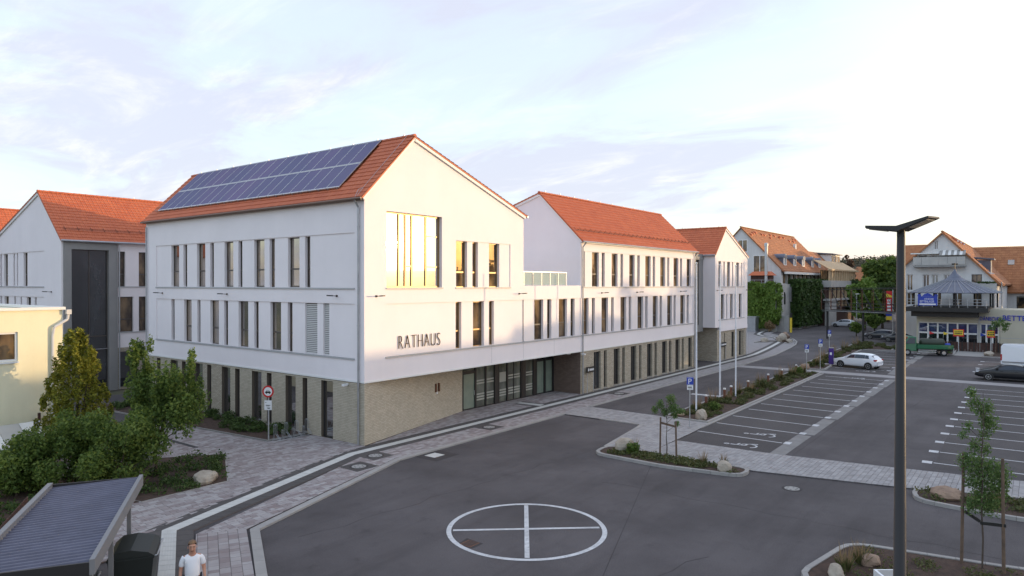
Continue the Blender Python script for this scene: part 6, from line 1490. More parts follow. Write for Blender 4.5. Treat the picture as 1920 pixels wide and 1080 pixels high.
MB().box(-2.6, -.4, .55, 1.0, .4, .75).build('chassis', 'black', t, local=True); MB().box(-2.7, -1.0, .82, .95, 1.0, .92).build('bed_floor', 'green', t, local=True)
for sg in (1, -1): MB().box(-2.7, sg * 1.0 - .02, .92, .95, sg * 1.0 + .02, 1.3).build('drop_side', 'green', t, local=True); MB().box(-1.0, sg * .93 - .02, .42, .85, sg * .93 + .02, .52).box(-1.0, sg * .93 - .02, .62, .85, sg * .93 + .02, .70).build('side_guard', 'galv', t, local=True)
MB().box(-2.74, -1.0, .45, -2.70, 1.0, .95).build('tail_board', 'white', t, local=True)
for sg in (1, -1): MB().box(-2.78, sg * .8 - .14, .66, -2.741, sg * .8 + .14, .80).build('tail_light', 'redlamp', t, local=True)
for x in (-1.75, 1.95):
    for sg in (1, -1): w_ = MB().lathe([(.25, -.12), (.38, -.11), (.38, .11), (.25, .12)], 20, (x, sg * .84, .38), 'y').build('wheel', 'rubber', t, local=True); MB().lathe([(.2, -.125), (.2, .125)], 12, (x, sg * .84, .38), 'y').build('rim', 'rim', w_, local=True)
c_, s_ = math.cos(R(112)), math.sin(R(112)); lw2w = lambda x, y, z: (69.0 + x * c_ - y * s_, -16.3 + x * s_ + y * c_, z)
q = lw2w(-.8, 0, .93); t = thing('water_tank', 'dark olive tank lying on the green lorry bed', 'tank', q, rz=R(112))
MB().lathe([(.30, -1.25), (.52, -1.1), (.52, 1.1), (.30, 1.25)], 18, (0, 0, .52)).build('shell', 'cargreen', t, local=True, smooth=True)
sh_ = t.children[0]; sh_.data.transform(Matrix.Translation((0, 0, .52)) @ Matrix.Rotation(R(90), 4, 'Y') @ Matrix.Translation((0, 0, -.52))); sh_.data.update()
MB().lathe([(.16, 0), (.16, .12)], 14, (.2, 0, 1.0)).build('filler_cap', 'black', t, local=True)
q = lw2w(-2.3, .2, .93); bb = MB().rock((0, 0, .30), (.38, .5, .36), 9).build('sack', 'blue', None, smooth=True); bb.location = q; setp(bb, 'blue sack at the tail of the green lorry', 'sack')
# ================================================================== OLD HOUSE WITH IVY (beyond the town hall)
FH = thing('ivy_house', 'long old house with weathered red roof, five small dormers and ivy-grown walls', 'house', (103, 9.5, 0))
X0, X1, YF, YR = 103.0, 137.0, 9.5, 16.6
w = MB(); FF = FR(X0, YF, 1, 0, 0, 1)
wall_open(w, FF, 0, 34, 0, 10.8, [(1.2, 33, 8.3, 10.15)], .6)
FGb = FR(X0, YF, 0, 1, 1, 0); gop = [(2.5, 4.9, 10.0, 13.4), (5.9, 7.7, 14.0, 16.3)]
w.poly([(X0, YF, 0), (X0, YF + 14.2, 0), (X0, YF + 14.2, 10.8), (X0, YR, 18.35), (X0, YF, 10.8)]); w.poly([(X1, YF, 0), (X1, YF + 14.2, 0), (X1, YF + 14.2, 10.8), (X1, YR, 18.35), (X1, YF, 10.8)])
w.build('wall', 'stucco_old', FH)
for a, b, z0, z1 in gop: window(FH, FGb, a, b, z0, z1, .02, None, 'white', 'pane', mull=((a + b) / 2,), fw=.12)
for k in range(11): MB().bar(FF, 1.2 + k * 3.0, 3.5 + k * 3.0, .3, .34, 8.3, 10.15).build('upper_window', 'pane', FH)
for k in range(12): MB().bar(FF, .9 + k * 3.0, 1.2 + k * 3.0, -.02, .5, 8.3, 10.15).build('column', 'wallconc', FH)
sF = Vector((0, 7.1, 7.55)).normalized(); rf = MB()
rf.extr([(X0 - .3, YF - .45, 10.35), (X0 - .3, YR, 18.4), (X0 - .3, YR, 18.6), (X0 - .3, YF - .5, 10.55)], (X1 - X0 + .6, 0, 0)); rf.extr([(X0 - .3, YR, 18.4), (X0 - .3, YF + 14.7, 10.35), (X0 - .3, YF + 14.7, 10.55), (X0 - .3, YR, 18.6)], (X1 - X0 + .6, 0, 0)); rf.build('roof', 'oldtile', FH)
tile_roof(FH, (X0 - .3, YF - .5, 10.56), (1, 0, 0), (0, 7.6, 8.05), X1 - X0 + .6, 11.0, tw=.9, th=.55, m='oldtile', n_parts=0, seed=6)
ridge_caps(FH, (X0 - .3, YR, 18.62), (X1 + .3, YR, 18.62), r=.2, step=.9, m='oldtile', knob=False)
rnd = random.Random(12)
for k in range(15): x = X0 + 1 + k * 2.25 + rnd.uniform(-.5, .5); y = YR - rnd.choice((.7, .9, 1.3)); z = 18.6 - (YR - y) * 1.06; MB().hexa([(x, y - .3, z - .25), (x + .6, y - .3, z - .25), (x + .6, y + .1, z + .15), (x, y + .1, z + .15), (x, y - .35, z + .05), (x + .6, y - .35, z + .05), (x + .6, y, z + .28), (x, y, z + .28)]).build('vent_tile', 'tile', FH)
MB().box(X0 + .5, YF - .75, 10.0, X1 - 6, YF - .45, 10.42).build('eaves_box', 'trim', FH)
for x in (107.3, 113.6, 119.6, 126.6, 132.3):
    ck = MB().box(x - .72, 10.12, 11.4, x + .72, 12.9, 13.05).build('dormer_cheek', 'slate', FH); y0 = 9.95
    m = MB(); P_ = [(x - .95, y0 - .1, 13.0)] + [(x + .95 * math.cos(math.pi - math.pi * k / 8), y0 - .1, 13.0 + .72 * math.sin(math.pi * k / 8)) for k in range(1, 8)] + [(x + .95, y0 - .1, 13.0)]; m.extr(P_, (0, 3.3, 0)); m.build('dormer_roof', 'slate', FH)
    m = MB().box(x - .78, y0, 11.4, x - .50, 10.11, 13.0).box(x + .50, y0, 11.4, x + .78, 10.11, 13.0).box(x - .50, y0, 11.4, x + .50, 10.11, 11.75).box(x - .06, y0 + .03, 11.75, x + .06, 10.11, 13.0); o = m.build('dormer_window', 'trim', FH); MB().box(x - .5, 10.06, 11.75, x + .5, 10.10, 13.3).build('pane', 'pane', o)
MB().box(127.5, 13.6, 15.5, 128.0, 14.1, 16.6).build('roof_pipe', 'trim', FH); MB().box(133.5, 11.8, 12.4, 134.0, 12.3, 14.1).build('roof_pipe', 'trim', FH)
# rear part with larger dormer and lattice pergola
m = MB(); m.extr([(137.0, 9.5, 0), (137.0, 9.5, 10.6), (137.0, 13.5, 14.6), (137, 20, 10.6), (137, 20, 0)], (20, 0, 0)); m.build('rear_wing', 'stucco_old', FH)
rf = MB().extr([(137.2, 8.8, 10.2), (137.2, 13.5, 15.2), (137.2, 13.5, 15.4), (137.2, 8.7, 10.4)], (20, 0, 0)).extr([(137.2, 13.5, 15.2), (137.2, 20.3, 10.3), (137.2, 20.3, 10.5), (137.2, 13.5, 15.4)], (20, 0, 0)).build('rear_roof', 'oldtile', FH)
MB().box(144.5, 10.5, 12.6, 153, 13.5, 14.9).build('large_dormer', 'trim', FH); MB().hexa([(144, 10.0, 14.9), (153.6, 10.0, 14.9), (153.6, 14.0, 15.2), (144, 14.0, 15.2), (144, 10.0, 15.1), (153.6, 10.0, 15.1), (153.6, 14.0, 15.45), (144, 14.0, 15.45)]).build('large_dormer_roof', 'slate', FH)
for x in (145, 147.8, 150.6): MB().box(x, 10.42, 13.0, x + 1.9, 10.48, 14.6).build('dormer_light', 'pane', FH)
PG = thing('pergola_porch', 'sunlit wooden lattice canopy with slanted slats on posts, attached below the ivy house roof', 'pergola', (133, 7.5, 0))
for k in range(17): x = 123.5 + k * 1.55; MB().beam((x, 5.8, 11.0), (x + 2.5, 9.6, 13.1), .34, .16).build('slat', 'pine', PG)
for k in range(12): x = 123 + k * 2.1; MB().box(x, 5.9, 8.9, x + .42, 6.2, 11.0).build('post', 'pine', PG)
MB().box(122.5, 5.7, 10.9, 149.5, 6.2, 11.2).build('eaves_beam', 'pine', PG); MB().box(122.5, 5.6, 7.6, 149, 9.4, 8.9).build('parapet', 'wallconc', PG); MB().box(122.8, 7.5, 8.9, 149, 7.7, 11).build('rear_glazing', 'pane', PG)
for k in range(7): x = 124 + k * 3.4; MB().box(x, 5.9, 3.6, x + .4, 6.3, 7.6).build('lower_post', 'pine', PG)
MB().box(122.4, 6.6, 0, 149, 9.4, 7.6).build('lower_wall', 'brownwood', PG); MB().box(122, 5.8, 0, 128, 6.6, 4.9).build('stone_wall', 'wallconc', PG)
MB().box(121, 5.6, 4.9, 149, 6.7, 5.3).build('balcony_slab', 'wallconc', PG)
# forecourt walls with ivy
IW = thing('ivy_wall', 'light green ivy covering a high terrace wall next to the corner block', 'wall', (98, 8.7, 0))
MB().box(98.3, 8.9, 0, 102.8, 17, 8.0).build('wall_body', 'wallconc', IW)
grid_leaves('ivy', (98.25, 9.0, .6), (0, 8, 0), (0, 0, 7.6), (-1, 0, 0), 5200, .22, 'ivy', IW, 71, .55); grid_leaves('ivy', (98.0, 8.85, 1.2), (2.0, 0, 0), (0, 0, 7.1), (0, -1, 0), 1200, .22, 'ivy', IW, 72, .4)
rnd = random.Random(41)
leaves('ivy', [(98.0 + rnd.uniform(-.3, .2), 8.6 + rnd.uniform(-.5, .5), rnd.uniform(1.5, 8), .3, .45, .5) for k in range(14)] + [(98.0, rnd.uniform(9, 16.5), 8.1 + rnd.uniform(-.1, .3), .35, .6, .3) for k in range(14)] + [(97.7, rnd.uniform(9, 16.5), rnd.uniform(1, 7.5), .4, .7, .8) for k in range(16)], 2600, .22, 'ivy', IW, 171)
for z in (8.4, 8.9): MB().tube((98.5, 9.1, z), (98.5, 16.5, z), .03, n=5).build('railing_bar', 'galv', IW)
for k in range(7): MB().tube((98.5, 9.1 + k * 1.2, 8), (98.5, 9.1 + k * 1.2, 8.95), .03, n=5).build('railing_post', 'galv', IW)
SD = thing('garden_shed', 'dark wooden shed with red sheet roof standing on the terrace', 'shed', (100, 12, 8))
MB().box(99.3, 10.4, 8.0, 101.8, 13.6, 9.75).build('wall', 'brownwood', SD); MB().hexa([(98.9, 9.9, 9.7), (102, 9.9, 9.7), (102, 14, 9.7), (98.9, 14, 9.7), (99.9, 10.5, 10.4), (101, 10.5, 10.4), (101, 13.4, 10.4), (99.9, 13.4, 10.4)]).build('roof', 'tile', SD)
CH = thing('steel_chimney', 'slim shining steel chimney beside the gable of the ivy house', 'chimney', (99.2, 10.9, 8)); MB().lathe([(.26, 8.0), (.26, 15.1)], 14, (99.2, 10.9, 0)).build('flue', 'galv', CH, smooth=False); MB().lathe([(.34, 14.8), (.34, 15.2), (.2, 15.35)], 14, (99.2, 10.9, 0)).build('cap', 'galv', CH)
I2 = thing('ivy_bay', 'dark shaded ivy mass hanging over a projecting bay of the old house', 'ivy', (108, 7.6, 0))
MB().box(107.5, 7.9, 0, 126, 9.45, 8.6).build('bay_wall', 'wallconc', I2)
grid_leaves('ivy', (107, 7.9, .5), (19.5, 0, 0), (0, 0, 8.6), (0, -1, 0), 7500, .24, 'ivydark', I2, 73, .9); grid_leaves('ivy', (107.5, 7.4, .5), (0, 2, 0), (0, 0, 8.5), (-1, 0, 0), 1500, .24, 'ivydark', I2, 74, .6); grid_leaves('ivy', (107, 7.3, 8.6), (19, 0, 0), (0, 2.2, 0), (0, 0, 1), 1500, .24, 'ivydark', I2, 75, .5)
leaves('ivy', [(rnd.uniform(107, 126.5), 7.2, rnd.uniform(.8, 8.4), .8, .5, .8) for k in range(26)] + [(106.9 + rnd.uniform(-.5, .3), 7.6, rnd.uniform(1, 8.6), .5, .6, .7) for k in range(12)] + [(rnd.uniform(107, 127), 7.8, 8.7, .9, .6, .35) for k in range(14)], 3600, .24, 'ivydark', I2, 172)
MB().box(101.2, 9.0, 0, 107.4, 9.44, 8.2).build('pale_wall', 'wallconc', I2); MB().box(106.4, 8.7, 5.0, 107.5, 9.4, 7.7).build('shade_box', 'greyframe', I2)
m = MB(); P_ = [(102.6, 8.995, 4.6)] + [(102.6 + .7 - .7 * math.cos(math.pi * k / 8), 8.995, 6.2 + .6 * math.sin(math.pi * k / 8)) for k in range(9)] + [(104.0, 8.995, 4.6)]; m.extr(P_, (0, -.02, 0)); m.build('arched_window', 'pane_dark', I2)
CW_ = thing('concrete_wall', 'low grey concrete wall beside the yellow post', 'wall', (98.7, 7, 0))
for k in range(3): MB().box(98.6, 6.9 + k * .86, 0, 98.9, 7.74 + k * .86, 2.8).build('wall_panel', 'concrete', CW_)
YP = thing('yellow_post', 'bright yellow post at the end of the concrete wall', 'post', (100.2, 6.7, 0)); MB().lathe([(.19, 0), (.19, 2.5)], 12, (98.7, 6.6, 0)).build('shaft', 'signyellow', YP); MB().lathe([(.21, 2.5), (.21, 3.3)], 12, (98.7, 6.6, 0)).build('head', 'black', YP)
SC = thing('storage_container', 'pale grey storage box behind the corner block', 'container', (97, 12.4, 0)); MB().box(96, 11.7, 0, 98, 14.5, 2.5).build('housing', 'zinc', SC); MB().box(95.9, 11.6, 2.5, 98.1, 14.6, 2.62).build('lid', 'galv', SC)
WB = tree_thing('shrub', 'whitish flowering shrub at the foot of the light green ivy', 'shrub', (97.2, 9.6, 0), 1.6, .05, ball((97.2, 9.6, 1.0), (.9, 1.3, .8), 9, .5, 77), 900, .16, 'straw', 77, limbs=4, leaf='foliage')

# ================================================================== SHOP AND APARTMENT HOUSE
GH = thing('apartment_house', 'white gabled apartment house with balcony and striped awning behind the shop', 'house', (88, -16, 0))
XG = 88.0; FGG = FR(XG, -7.2, 0, -1, 1, 0)     # a = -7.2 - y
w = MB(); A_ = lambda y: -7.2 - y
gop = [(A_(-13.45), A_(-14.4), 10.9, 12.15), (A_(-14.9), A_(-15.7), 10.9, 12.15), (A_(-16.6), A_(-18.4), 10.9, 12.0), (A_(-12.0), A_(-12.75), 7.3, 9.55), (A_(-13.95), A_(-14.75), 7.2, 9.5), (A_(-15.0), A_(-15.8), 7.2, 9.5), (A_(-16.4), A_(-17.3), 7.2, 9.5), (A_(-19.6), A_(-20.75), 8.35, 9.5), (A_(-15.25), A_(-15.75), 12.95, 14.1), (A_(-12.0), A_(-13.0), 5.2, 7.0), (A_(-15.2), A_(-16.2), 5.2, 7.2), (A_(-17.4), A_(-18.6), 5.2, 7.2), (A_(-19.8), A_(-20.8), 5.2, 7.2)]
zL, zR = 7.1, 9.0
def roofz(a):   # gable outline height
    y = -7.2 - a; return 15.1 - abs(y + 16.25) * (.98 if y > -16.25 else 1.10)
xs = sorted({4.0, 15.0, 9.05, *[q for o in gop for q in o[:2]]}); zs = sorted({0, *[q for o in gop for q in o[2:]], 15.2})
for i in range(len(xs) - 1):
    a, b = xs[i], xs[i + 1]
    for j in range(len(zs) - 1):
        z0, z1 = zs[j], zs[j + 1]; c = ((a + b) / 2, (z0 + z1) / 2)
        if any(o[0] < c[0] < o[1] and o[2] < c[1] < o[3] for o in gop): continue
        ha, hb = max(z0, min(z1, roofz(a))), max(z0, min(z1, roofz(b)))
        pa = [FGG(a, 0, z0), FGG(b, 0, z0)]
        if hb > z0: pa.append(FGG(b, 0, hb))
        if (roofz(a) > z1) != (roofz(b) > z1):
            tt = (z1 - roofz(a)) / (roofz(b) - roofz(a)); pa.append(FGG(a + (b - a) * tt, 0, z1))
        if ha > z0: pa.append(FGG(a, 0, ha))
        if len(pa) >= 3: w.poly(pa)
for o in gop:
    w.poly([FGG(o[0], 0, o[2]), FGG(o[0], .3, o[2]), FGG(o[0], .3, o[3]), FGG(o[0], 0, o[3])]); w.poly([FGG(o[1], 0, o[2]), FGG(o[1], 0, o[3]), FGG(o[1], .3, o[3]), FGG(o[1], .3, o[2])]); w.poly([FGG(o[0], 0, o[2]), FGG(o[1], 0, o[2]), FGG(o[1], .3, o[2]), FGG(o[0], .3, o[2])]); w.poly([FGG(o[0], 0, o[3]), FGG(o[0], .3, o[3]), FGG(o[1], .3, o[3]), FGG(o[1], 0, o[3])])
w.poly([(XG, -22.2, 0), (XG + 50, -22.2, 0), (XG + 50, -22.2, 8.5), (XG, -22.2, 8.5)]); w.poly([(XG, -11.2, 0), (XG + 50, -11.2, 0), (XG + 50, -11.2, 10.0), (XG, -11.2, 10.0)])
w.build('wall', 'stucco_old', GH)
for i, o in enumerate(gop): window(GH, FGG, o[0], o[1], o[2], o[3], .28, None, 'frame' if i in (0, 7) else 'white', 'pane' if i not in (5, 6) else 'pane_door', mull=((o[0] + o[1]) / 2,), fw=.09)
rf = MB(); rf.extr([(XG - .35, -16.25, 15.1), (XG - .35, -22.75, 7.95), (XG - .35, -22.85, 8.12), (XG - .35, -16.25, 15.35)], (52, 0, 0)); rf.extr([(XG - .35, -16.25, 15.1), (XG - .35, -16.25, 15.35), (XG - .35, -10.9, 10.1), (XG - .35, -10.9, 9.85)], (52, 0, 0)); rf.build('roof', 'oldtile', GH)
tile_roof(GH, (XG - .35, -22.85, 8.14), (1, 0, 0), (0, 6.6, 7.23), 52, 9.75, tw=.8, th=.5, m='oldtile', n_parts=0, seed=9)
ridge_caps(GH, (XG - .3, -16.25, 15.38), (XG + 52, -16.25, 15.38), r=.18, step=.9, m='oldtile', knob=False)
for k in range(6): x = XG + 4 + k * 2.6; MB().beam((x, -17.0, 14.85), (x + .1, -17.6, 14.3), .35, .2).build('vent_tile', 'trim' if k % 2 else 'tile', GH)
MB().box(XG + 7, -21.4, 9.7, XG + 10, -19.4, 11.6).build('side_dormer', 'slate', GH); MB().hexa([(XG + 6.6, -21.8, 11.6), (XG + 10.4, -21.8, 11.6), (XG + 10.4, -18.9, 11.9), (XG + 6.6, -18.9, 11.9), (XG + 6.6, -21.8, 11.8), (XG + 10.4, -21.8, 11.8), (XG + 10.4, -18.9, 12.1), (XG + 6.6, -18.9, 12.1)]).build('dormer_roof', 'slate', GH)
bal = MB().box(XG - 1.3, -19.0, 10.55, XG, -12.9, 10.75); bal.build('balcony_slab', 'concrete', GH)
for k in range(6): MB().box(XG - 1.33, -12.93 - k * 1.01 - .98, 10.8, XG - 1.28, -12.93 - k * 1.01, 11.9).build('balcony_panel', 'wallconc', GH)
MB().box(XG - 1.36, -19.05, 11.92, XG - 1.24, -12.88, 11.99).build('balcony_rail', 'darkgrey', GH)
for y in (-13.05, -18.9): MB().box(XG - 1.28, y - .03, 10.8, XG, y + .03, 11.9).build('balcony_panel', 'wallconc', GH)
for k in range(9): a = -16.0 - k * .33; MB().hexa([(XG - 1.2, a - .33, 12.1), (XG - 1.2, a, 12.1), (XG, a, 12.75), (XG, a - .33, 12.75), (XG - 1.2, a - .33, 12.16), (XG - 1.2, a, 12.16), (XG, a, 12.81), (XG, a - .33, 12.81)]).build('awning_stripe', 'trim' if k % 2 else 'concrete', GH)
MB().box(XG - .5, -15.9, 12.35, XG, -12.5, 12.5).build('canopy', 'trim', GH)
MB().box(XG - 1.0, -22.4, 8.1, XG, -20.2, 8.3).box(XG - 1.0, -22.4, 7.2, XG - .95, -20.2, 8.1).build('corner_balcony', 'wallconc', GH)
leaves('balcony_flowers', [(XG - .9, -20.5 - k * .4, 8.4, .2, .25, .15) for k in range(5)], 260, .09, 'leafdark', GH, 80)
for y in (-22.1, -22.9): MB().tube((XG - .1, y, 0), (XG - .1, y, 8.5), .07).build('downpipe', 'zinc', GH)
NB = thing('tiled_house', 'broad house with weathered red tile roof adjoining the apartment house', 'house', (132, -30, 0))
MB().extr([(132, -60, 0), (132, -60, 7.0), (141, -60, 15.0), (150, -60, 7.0), (150, -60, 0)], (0, 43.5, 0)).build('wall', 'stucco_old', NB)
MB().extr([(131.2, -60.2, 6.5), (141, -60.2, 15.1), (141, -60.2, 15.4), (131.1, -60.2, 6.7)], (0, 44, 0)).extr([(141, -60.2, 15.1), (150.8, -60.2, 6.5), (150.9, -60.2, 6.7), (141, -60.2, 15.4)], (0, 44, 0)).build('roof', 'oldtile', NB)
tile_roof(NB, (131.1, -60.2, 6.72), (0, 1, 0), (9.9, 0, 8.7), 44, 13.2, tw=.6, th=.7, m='oldtile', n_parts=0, seed=10)
MB().hexa([(137, -19.9 - 3.2, 11.6), (137, -22.1, 11.6), (138, -22.1, 12.5), (138, -23.1, 12.5), (136.8, -23.1, 11.9), (136.8, -22.1, 11.9), (137.8, -22.1, 12.8), (137.8, -23.1, 12.8)]).build('skylight', 'pane', NB)
MB().box(131.9, -34, 3.6, 131.99, -23.6, 6.0).build('ribbon_window', 'pane_dark', NB); MB().box(129.6, -31.5, 6.2, 133.5, -25.6, 10.1).build('dormer', 'zinc', NB)
BK = thing('rear_tiled_house', 'red roofed house peeping out behind the gable of the apartment house', 'house', (146, -6, 0)); MB().box(142, -12, 0, 152, -3.4, 12).build('wall', 'stucco_old', BK); MB().extr([(141.6, -12, 11.8), (147, -12, 16.6), (152.4, -12, 11.8)], (0, 8.8, 0)).build('roof', 'oldtile', BK)
SHP = thing('bedding_shop', 'low pale shop with blue framed windows and a round pavilion roof on its terrace', 'shop', (80, -18, 0))
FS_ = FR(80, -14.2, 0, -1, 1, 0); w = MB(); so = [(.2, 6.6, .05, 3.35), (6.85, 8.7, .05, 3.35)]
wall_open(w, FS_, 0, 24, 0, 5.05, so, .25); w.poly([(80, -14.2, 5.05), (80, -38, 5.05), (88, -38, 5.05), (88, -14.2, 5.05)]); w.poly([(80, -14.2, 0), (88, -14.2, 0), (88, -14.2, 5.05), (80, -14.2, 5.05)]); w.build('wall', mat('shop_plaster', (.56, .52, .40), .9, (.50, .46, .36), .4), SHP)
for (o, n) in ((so[0], 6), (so[1], 3)):
    wd = (o[1] - o[0]) / n
    for k in range(n):
        a, b = o[0] + k * wd, o[0] + (k + 1) * wd
        f = MB().bar(FS_, a, a + .09, .1, .2, .05, 3.35).bar(FS_, b - .09, b, .1, .2, .05, 3.35).bar(FS_, a + .09, b - .09, .1, .2, 1.88, 2.08).bar(FS_, a + .09, b - .09, .1, .2, 3.2, 3.35).build('shop_window', 'trim', SHP)
        MB().bar(FS_, a + .09, b - .09, .14, .17, 2.08, 3.2).build('upper_pane', 'pane_blue', f); MB().bar(FS_, a + .09, b - .09, .14, .17, .05, 1.88).build('pane', 'pane_dark', f)
for a in (6.6,): MB().bar(FS_, a, a + .25, -.05, .2, 0, 3.9).build('pillar', 'wallconc', SHP)
MB().box(77.3, -22.0, 4.75, 88, -13.2, 5.3).build('terrace_slab', 'black', SHP); MB().box(78.2, -20.9, 4.1, 80, -13.8, 4.75).build('canopy_beam', 'darkgrey', SHP)
for k in range(10): MB().tube((77.5, -13.4 - k * .93, 5.3), (77.5, -13.4 - k * .93, 6.3), .03, n=5).build('railing_post', 'galv', SHP)
for z in (5.6, 5.95, 6.3): MB().tube((77.5, -13.4, z), (77.5, -21.9, z), .025, n=5).build('railing_bar', 'galv', SHP)
cx_, cy_ = 81.9, -18.2; NS = 36
MB().lathe([(5.0, 7.05), (5.05, 7.12), (1.35, 8.62), (1.25, 8.66)], NS, (cx_, cy_, 0)).build('pavilion_roof', 'slate', SHP); MB().lathe([(1.5, 8.6), (.9, 8.95), (.35, 9.55), (.05, 10.1)], 18, (cx_, cy_, 0)).build('pavilion_cap', 'slate', SHP)
for k in range(NS):
    a = 2 * math.pi * (k + .5) / NS; MB().beam((cx_ + 5.03 * math.cos(a), cy_ + 5.03 * math.sin(a), 7.14), (cx_ + 1.4 * math.cos(a), cy_ + 1.4 * math.sin(a), 8.63), .05, .09).build('roof_seam', 'zinc', SHP)
for k in range(12):
    a = 2 * math.pi * k / 12 + .1; MB().box(cx_ + 4.5 * math.cos(a) - .09, cy_ + 4.5 * math.sin(a) - .09, 5.3, cx_ + 4.5 * math.cos(a) + .09, cy_ + 4.5 * math.sin(a) + .09, 7.1).build('pavilion_post', 'darkgrey', SHP)
MB().tube((cx_, cy_, 10.0), (cx_, cy_, 10.9), .04).beam((cx_ - .3, cy_ + .3, 10.75), (cx_ + .3, cy_ - .3, 10.75), .05, .2).build('weather_vane', 'black', SHP)
text_letters(SHP, 'D\u00c4NISCHES', FS_, 6.8, 3.72, .46, .035, 'letterblue', .06, .62, gap_d=-.02, bold=.012)
text_letters(SHP, 'BETTENLAGER', FS_, 9.1, 3.78, .62, .05, 'letterblue', .06, .92, gap_d=-.02, bold=.015)
MB().bar(FS_, 8.75, 24, -.004, .004, 1.6, 1.66).build('wall_joint', 'sill', SHP)
BN = thing('banner', 'blue shop banner with white lettering on the terrace railing', 'banner', (77.3, -15.7, 5.4)); FBn = FR(77.42, -14.65, 0, -1, 1, 0)
b = MB().bar(FBn, 0, 2.1, -.03, 0, 5.5, 6.65).build('banner_sheet', 'blue', BN)
for a, z in ((0.15, 6.75), (1.95, 6.75)): disc(lambda p, d_, zz: FBn(a + p, d_, zz), .2, -.034, -.004, z, 14).build('corner_knob', 'blue', BN)
m = MB().extr([FBn(.45, -.005, 6.66), FBn(1.7, -.005, 6.66), FBn(1.3, -.005, 6.98), FBn(1.05, -.005, 7.05), FBn(.7, -.005, 6.95)], (-.02, 0, 0)).build('banner_peak', 'blue', BN)
text_letters(b, 'D\u00c4NISCHES', FBn, .72, 6.22, .22, .015, 'white', .004, .62, gap_d=-.031); text_letters(b, 'BETTENLAGER', FBn, .22, 5.88, .27, .02, 'white', .004, .62, gap_d=-.031)
MB().bar(FBn, .15, 1.95, -.036, -.031, 5.58, 5.76).build('banner_strip', 'white', b)
for (y, l, h) in ((-19.1, 'yellow and red price board on a post before the shop windows, the larger one', 2.75), (-22.3, 'yellow and red price board on a post at the end of the patio fence', 2.72)):
    t = thing('price_board', l, 'sign', (76, y, 0)); MB().box(75.95, y - .04, 0, 76.03, y + .04, 2.0).build('post', 'galv', t); s_ = .62 if y > -20 else .45
    b = MB().box(75.88, y - s_ * .9, 1.88, 75.94, y + s_ * .9, 2.75).build('board_frame', 'red', t); MB().box(75.85, y - s_ * .75, 2.05, 75.878, y + s_ * .78, 2.66).build('board_face', 'signyellow', b)
    rnd = random.Random(3); m = MB()
    for z, hh in ((2.45, .1), (2.15, .2)):
        q = -s_ * .62
        while q < s_ * .55: ww = rnd.uniform(.08, .16); m.box(75.835, y - q - ww, z, 75.849, y - q, z + hh); q += ww + .05
    m.build('lettering', 'black', b)
PF = thing('patio_fence', 'dark low slatted patio fence with planters along the shop front', 'fence', (77, -19, 0))
for k in range(28): y = -15.8 - k * .3; MB().box(77.0, y - .26, .05, 77.06, y, 1.15).build('slat', 'brownwood', PF)
for k in range(8): y = -15.8 - k * 1.2; MB().box(76.95, y - .06, 0, 77.1, y + .06, 1.25).build('post', 'black', PF)
for i, (y, m_) in enumerate(((-15.9, 'red'), (-17.4, 'signyellow'), (-21.2, 'blue'), (-21.9, 'red'))):
    t = thing('pennant', 'small %s pennant on a pole before the shop%s' % ({'red': 'red', 'signyellow': 'yellow', 'blue': 'blue'}[m_], ' entrance by the green lorry' if i == 0 else ' windows, near the price board' if i < 3 else ' at the end of the patio fence'), 'pennant', (77.4, y, 0), 'pennants before the shop'); MB().tube((77.4, y, 0), (77.4, y, 2.3), .02, n=5).build('pole', 'galv', t); MB().extr([(77.4, y - .02, 2.3), (77.4, y - .02, 1.9), (77.4, y - .55, 2.05)], (.015, 0, 0)).build('cloth', m_, t)
for i, y in enumerate((-24.6, -26.4, -28.4)):
    t = thing('patio_table', 'dark outdoor table with two chairs by the shop wall, %s one from the patio fence' % ORD[i], 'table', (77.5, y, 0), 'patio tables by the shop wall'); MB().box(77.1, y - .4, .70, 77.9, y + .4, .74).build('tabletop', 'black', t); MB().tube((77.5, y, 0), (77.5, y, .7), .04).build('leg', 'black', t)
    for s_ in (-.75, .75): MB().box(77.3, y + s_ - .2, .42, 77.7, y + s_ + .2, .46).box(77.3, y + s_ * 1.25 - .02, .46, 77.7, y + s_ * 1.25 + .02, .95).build('chair', 'black', t)
PY = thing('pylon_sign', 'tall red advertising flag sign with white marks beside the street', 'sign', (88.5, -10.2, 0)); MB().tube((88.5, -10.2, 0), (88.5, -10.2, 7.4), .06, n=8).build('post', 'galv', PY)
b = MB().box(88.42, -10.1, 3.6, 88.46, -9.35, 7.2).build('flag_panel', 'red', PY); MB().hexa([(88.40, -10.1, 6.3), (88.40, -9.35, 6.3), (88.40, -9.35, 6.9), (88.40, -10.1, 6.5), (88.415, -10.1, 6.3), (88.415, -9.35, 6.3), (88.415, -9.35, 6.9), (88.415, -10.1, 6.5)]).build('yellow_field', 'signyellow', b)
for z in (5.7, 5.25, 4.8, 4.35): MB().box(88.40, -9.95, z, 88.415, -9.5, z + .3).build('white_mark', 'white', b)
MB().box(88.40, -10.1, 3.05, 88.44, -9.35, 3.6).build('yellow_foot', 'signyellow', PY); MB().box(88.40, -10.1, 3.6, 88.415, -9.35, 4.2).build('blue_field', 'blue', b)
DS = thing('satellite_dish', 'round grey satellite dish on the house corner behind the lamp pole', 'satellite dish', (87.6, -11.3, 8.2)); MB().lathe([(.02, -.1), (.35, -.06), (.55, .04), (.56, .06), (.34, -.02), (.02, -.06)], 18, (87.2, -11.4, 8.3), 'z').build('dish', 'zinc', DS); DS.children[0].data.transform(Matrix.Translation((-.2, 0, .3)) @ Matrix.Rotation(R(-78), 4, 'Y')); MB().tube((87.3, -11.4, 8.2), (88, -11.4, 8.2), .04).build('bracket', 'galv', DS)

